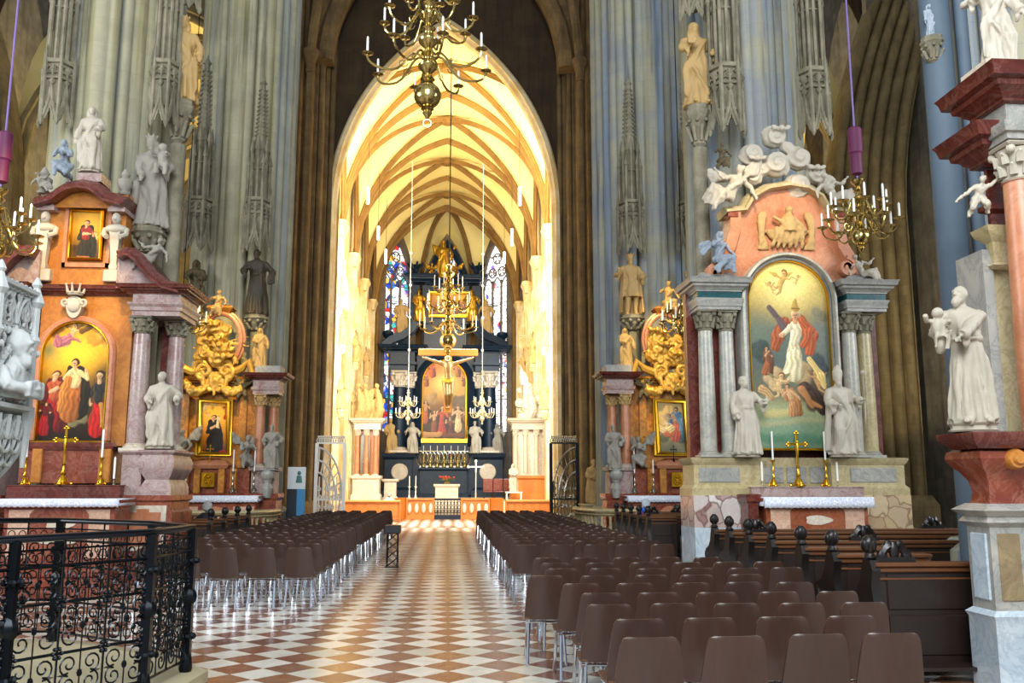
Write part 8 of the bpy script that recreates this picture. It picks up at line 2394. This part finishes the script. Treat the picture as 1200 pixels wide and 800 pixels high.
# ------------------------------------------------------------------ light
w = bpy.data.worlds.new('world'); SC.world = w; w.use_nodes = True
bg = w.node_tree.nodes['Background']
bg.inputs[0].default_value = (.80, .90, 1.0, 1); bg.inputs[1].default_value = .38
def area(name, loc, target, sx, sy, power, col=(1, 1, 1), spread=180):
    d = bpy.data.lights.new(name, 'AREA'); d.shape = 'RECTANGLE'; d.size = sx; d.size_y = sy
    d.energy = power; d.color = col; d.spread = radians(spread)
    o = bpy.data.objects.new(name, d); COL.objects.link(o); o.location = loc
    o.rotation_euler = (V(target) - V(loc)).to_track_quat('-Z', 'Y').to_euler()
    return o
def spot(name, loc, target, power, angle, col=(1, .8, .45), blend=.6, r=.1):
    d = bpy.data.lights.new(name, 'SPOT'); d.energy = power; d.spot_size = radians(angle); d.spot_blend = blend
    d.color = col; d.shadow_soft_size = r
    o = bpy.data.objects.new(name, d); COL.objects.link(o); o.location = loc
    o.rotation_euler = (V(target) - V(loc)).to_track_quat('-Z', 'Y').to_euler()
    return o
WARM = (1, .86, .58)
# daylight from the west window behind the camera and from the high side windows
area('west_window_light', (0, -5.5, 13), (0, 25, 7), 9, 12, 3400, (.93, .97, 1))
area('left_window_light', (-19.5, 10, 9), (0, 18, 5), 9, 6, 1500, (.93, .97, 1))
area('right_window_light', (19.5, 8, 9), (0, 16, 5), 9, 6, 1300, (.87, .94, 1))
# unseen choir lights added behind the chancel piers, and fill lights around them
for sx in (-1, 1):
    area('choir_unseen_light', (sx * 4.2, 39.0, 15.5), (-sx * 1.5, 52, 20), 1.0, 2.0, 900, (1, .87, .55))
    area('choir_wash', (sx * 4.3, 38.8, 9.0), (-sx * 4.5, 56, 6), .8, 5, 1250, (1, .93, .80))
    spot('aisle_vault_fill', (sx * 12, 40, 9), (sx * 12, 46, 19), 7000, 120, (1, .85, .5))  # unseen light added to brighten the side choir vault
    spot('aisle_wall_fill', (sx * 13.5, 27, 5), (sx * 18.8, 37, 9), 1800, 60, (1, .86, .6))  # unseen light added to brighten the aisle respond
spot('chancel_floor_fill', (0, 46, 20.5), (-.3, 39.0, 0), 36000, 30, (1, .95, .86), .8, .4)  # unseen spot added to whiten the chancel floor
area('choir_overhead_fill', (0, 52, 20.0), (0, 54, 0), 3, 12, 380, (1, .95, .85))  # overhead light added under the closed vault to brighten the choir
area('altar_haze_fill', (4.6, 57, 9), (0, 66, 3), 2, 4, 330, (.42, .7, 1))  # blue fill added to imitate haze over the high altar
# picture lamps of the side altars
spot('altar_lamp', (-5.6, 12.3, 9.5), (-7.25, 17.3, 5.2), 1500, 26, (1, .66, .24), .5, .12)
spot('altar_lamp', (5.2, 12.3, 9.8), (6.75, 17.6, 7.2), 900, 26, (1, .72, .36), .6, .12)
spot('altar_lamp', (-4.6, 19.5, 13), (-6.7, 26.3, 5.6), 4200, 22, (1, .70, .22), .5, .12)
spot('altar_lamp', (4.6, 19.5, 13), (7.0, 26.3, 5.8), 4200, 22, (1, .72, .26), .5, .12)
spot('altar_lamp', (1.5, 52, 15), (0, 66, 12.5), 2200, 24, (1, .82, .5), .6, .15)
SC.view_settings.view_transform = 'Standard'
SC.view_settings.look = 'None'
SC.view_settings.gamma = 1
SC.view_settings.use_curve_mapping = False
SC.view_settings.exposure = 0.72
SC.cycles.max_bounces = 6
SC.cycles.diffuse_bounces = 3
SC.cycles.glossy_bounces = 3
SC.cycles.sample_clamp_indirect = 6
SC.cycles.caustics_reflective = False
SC.cycles.caustics_refractive = False
SC.cycles.use_denoising = True
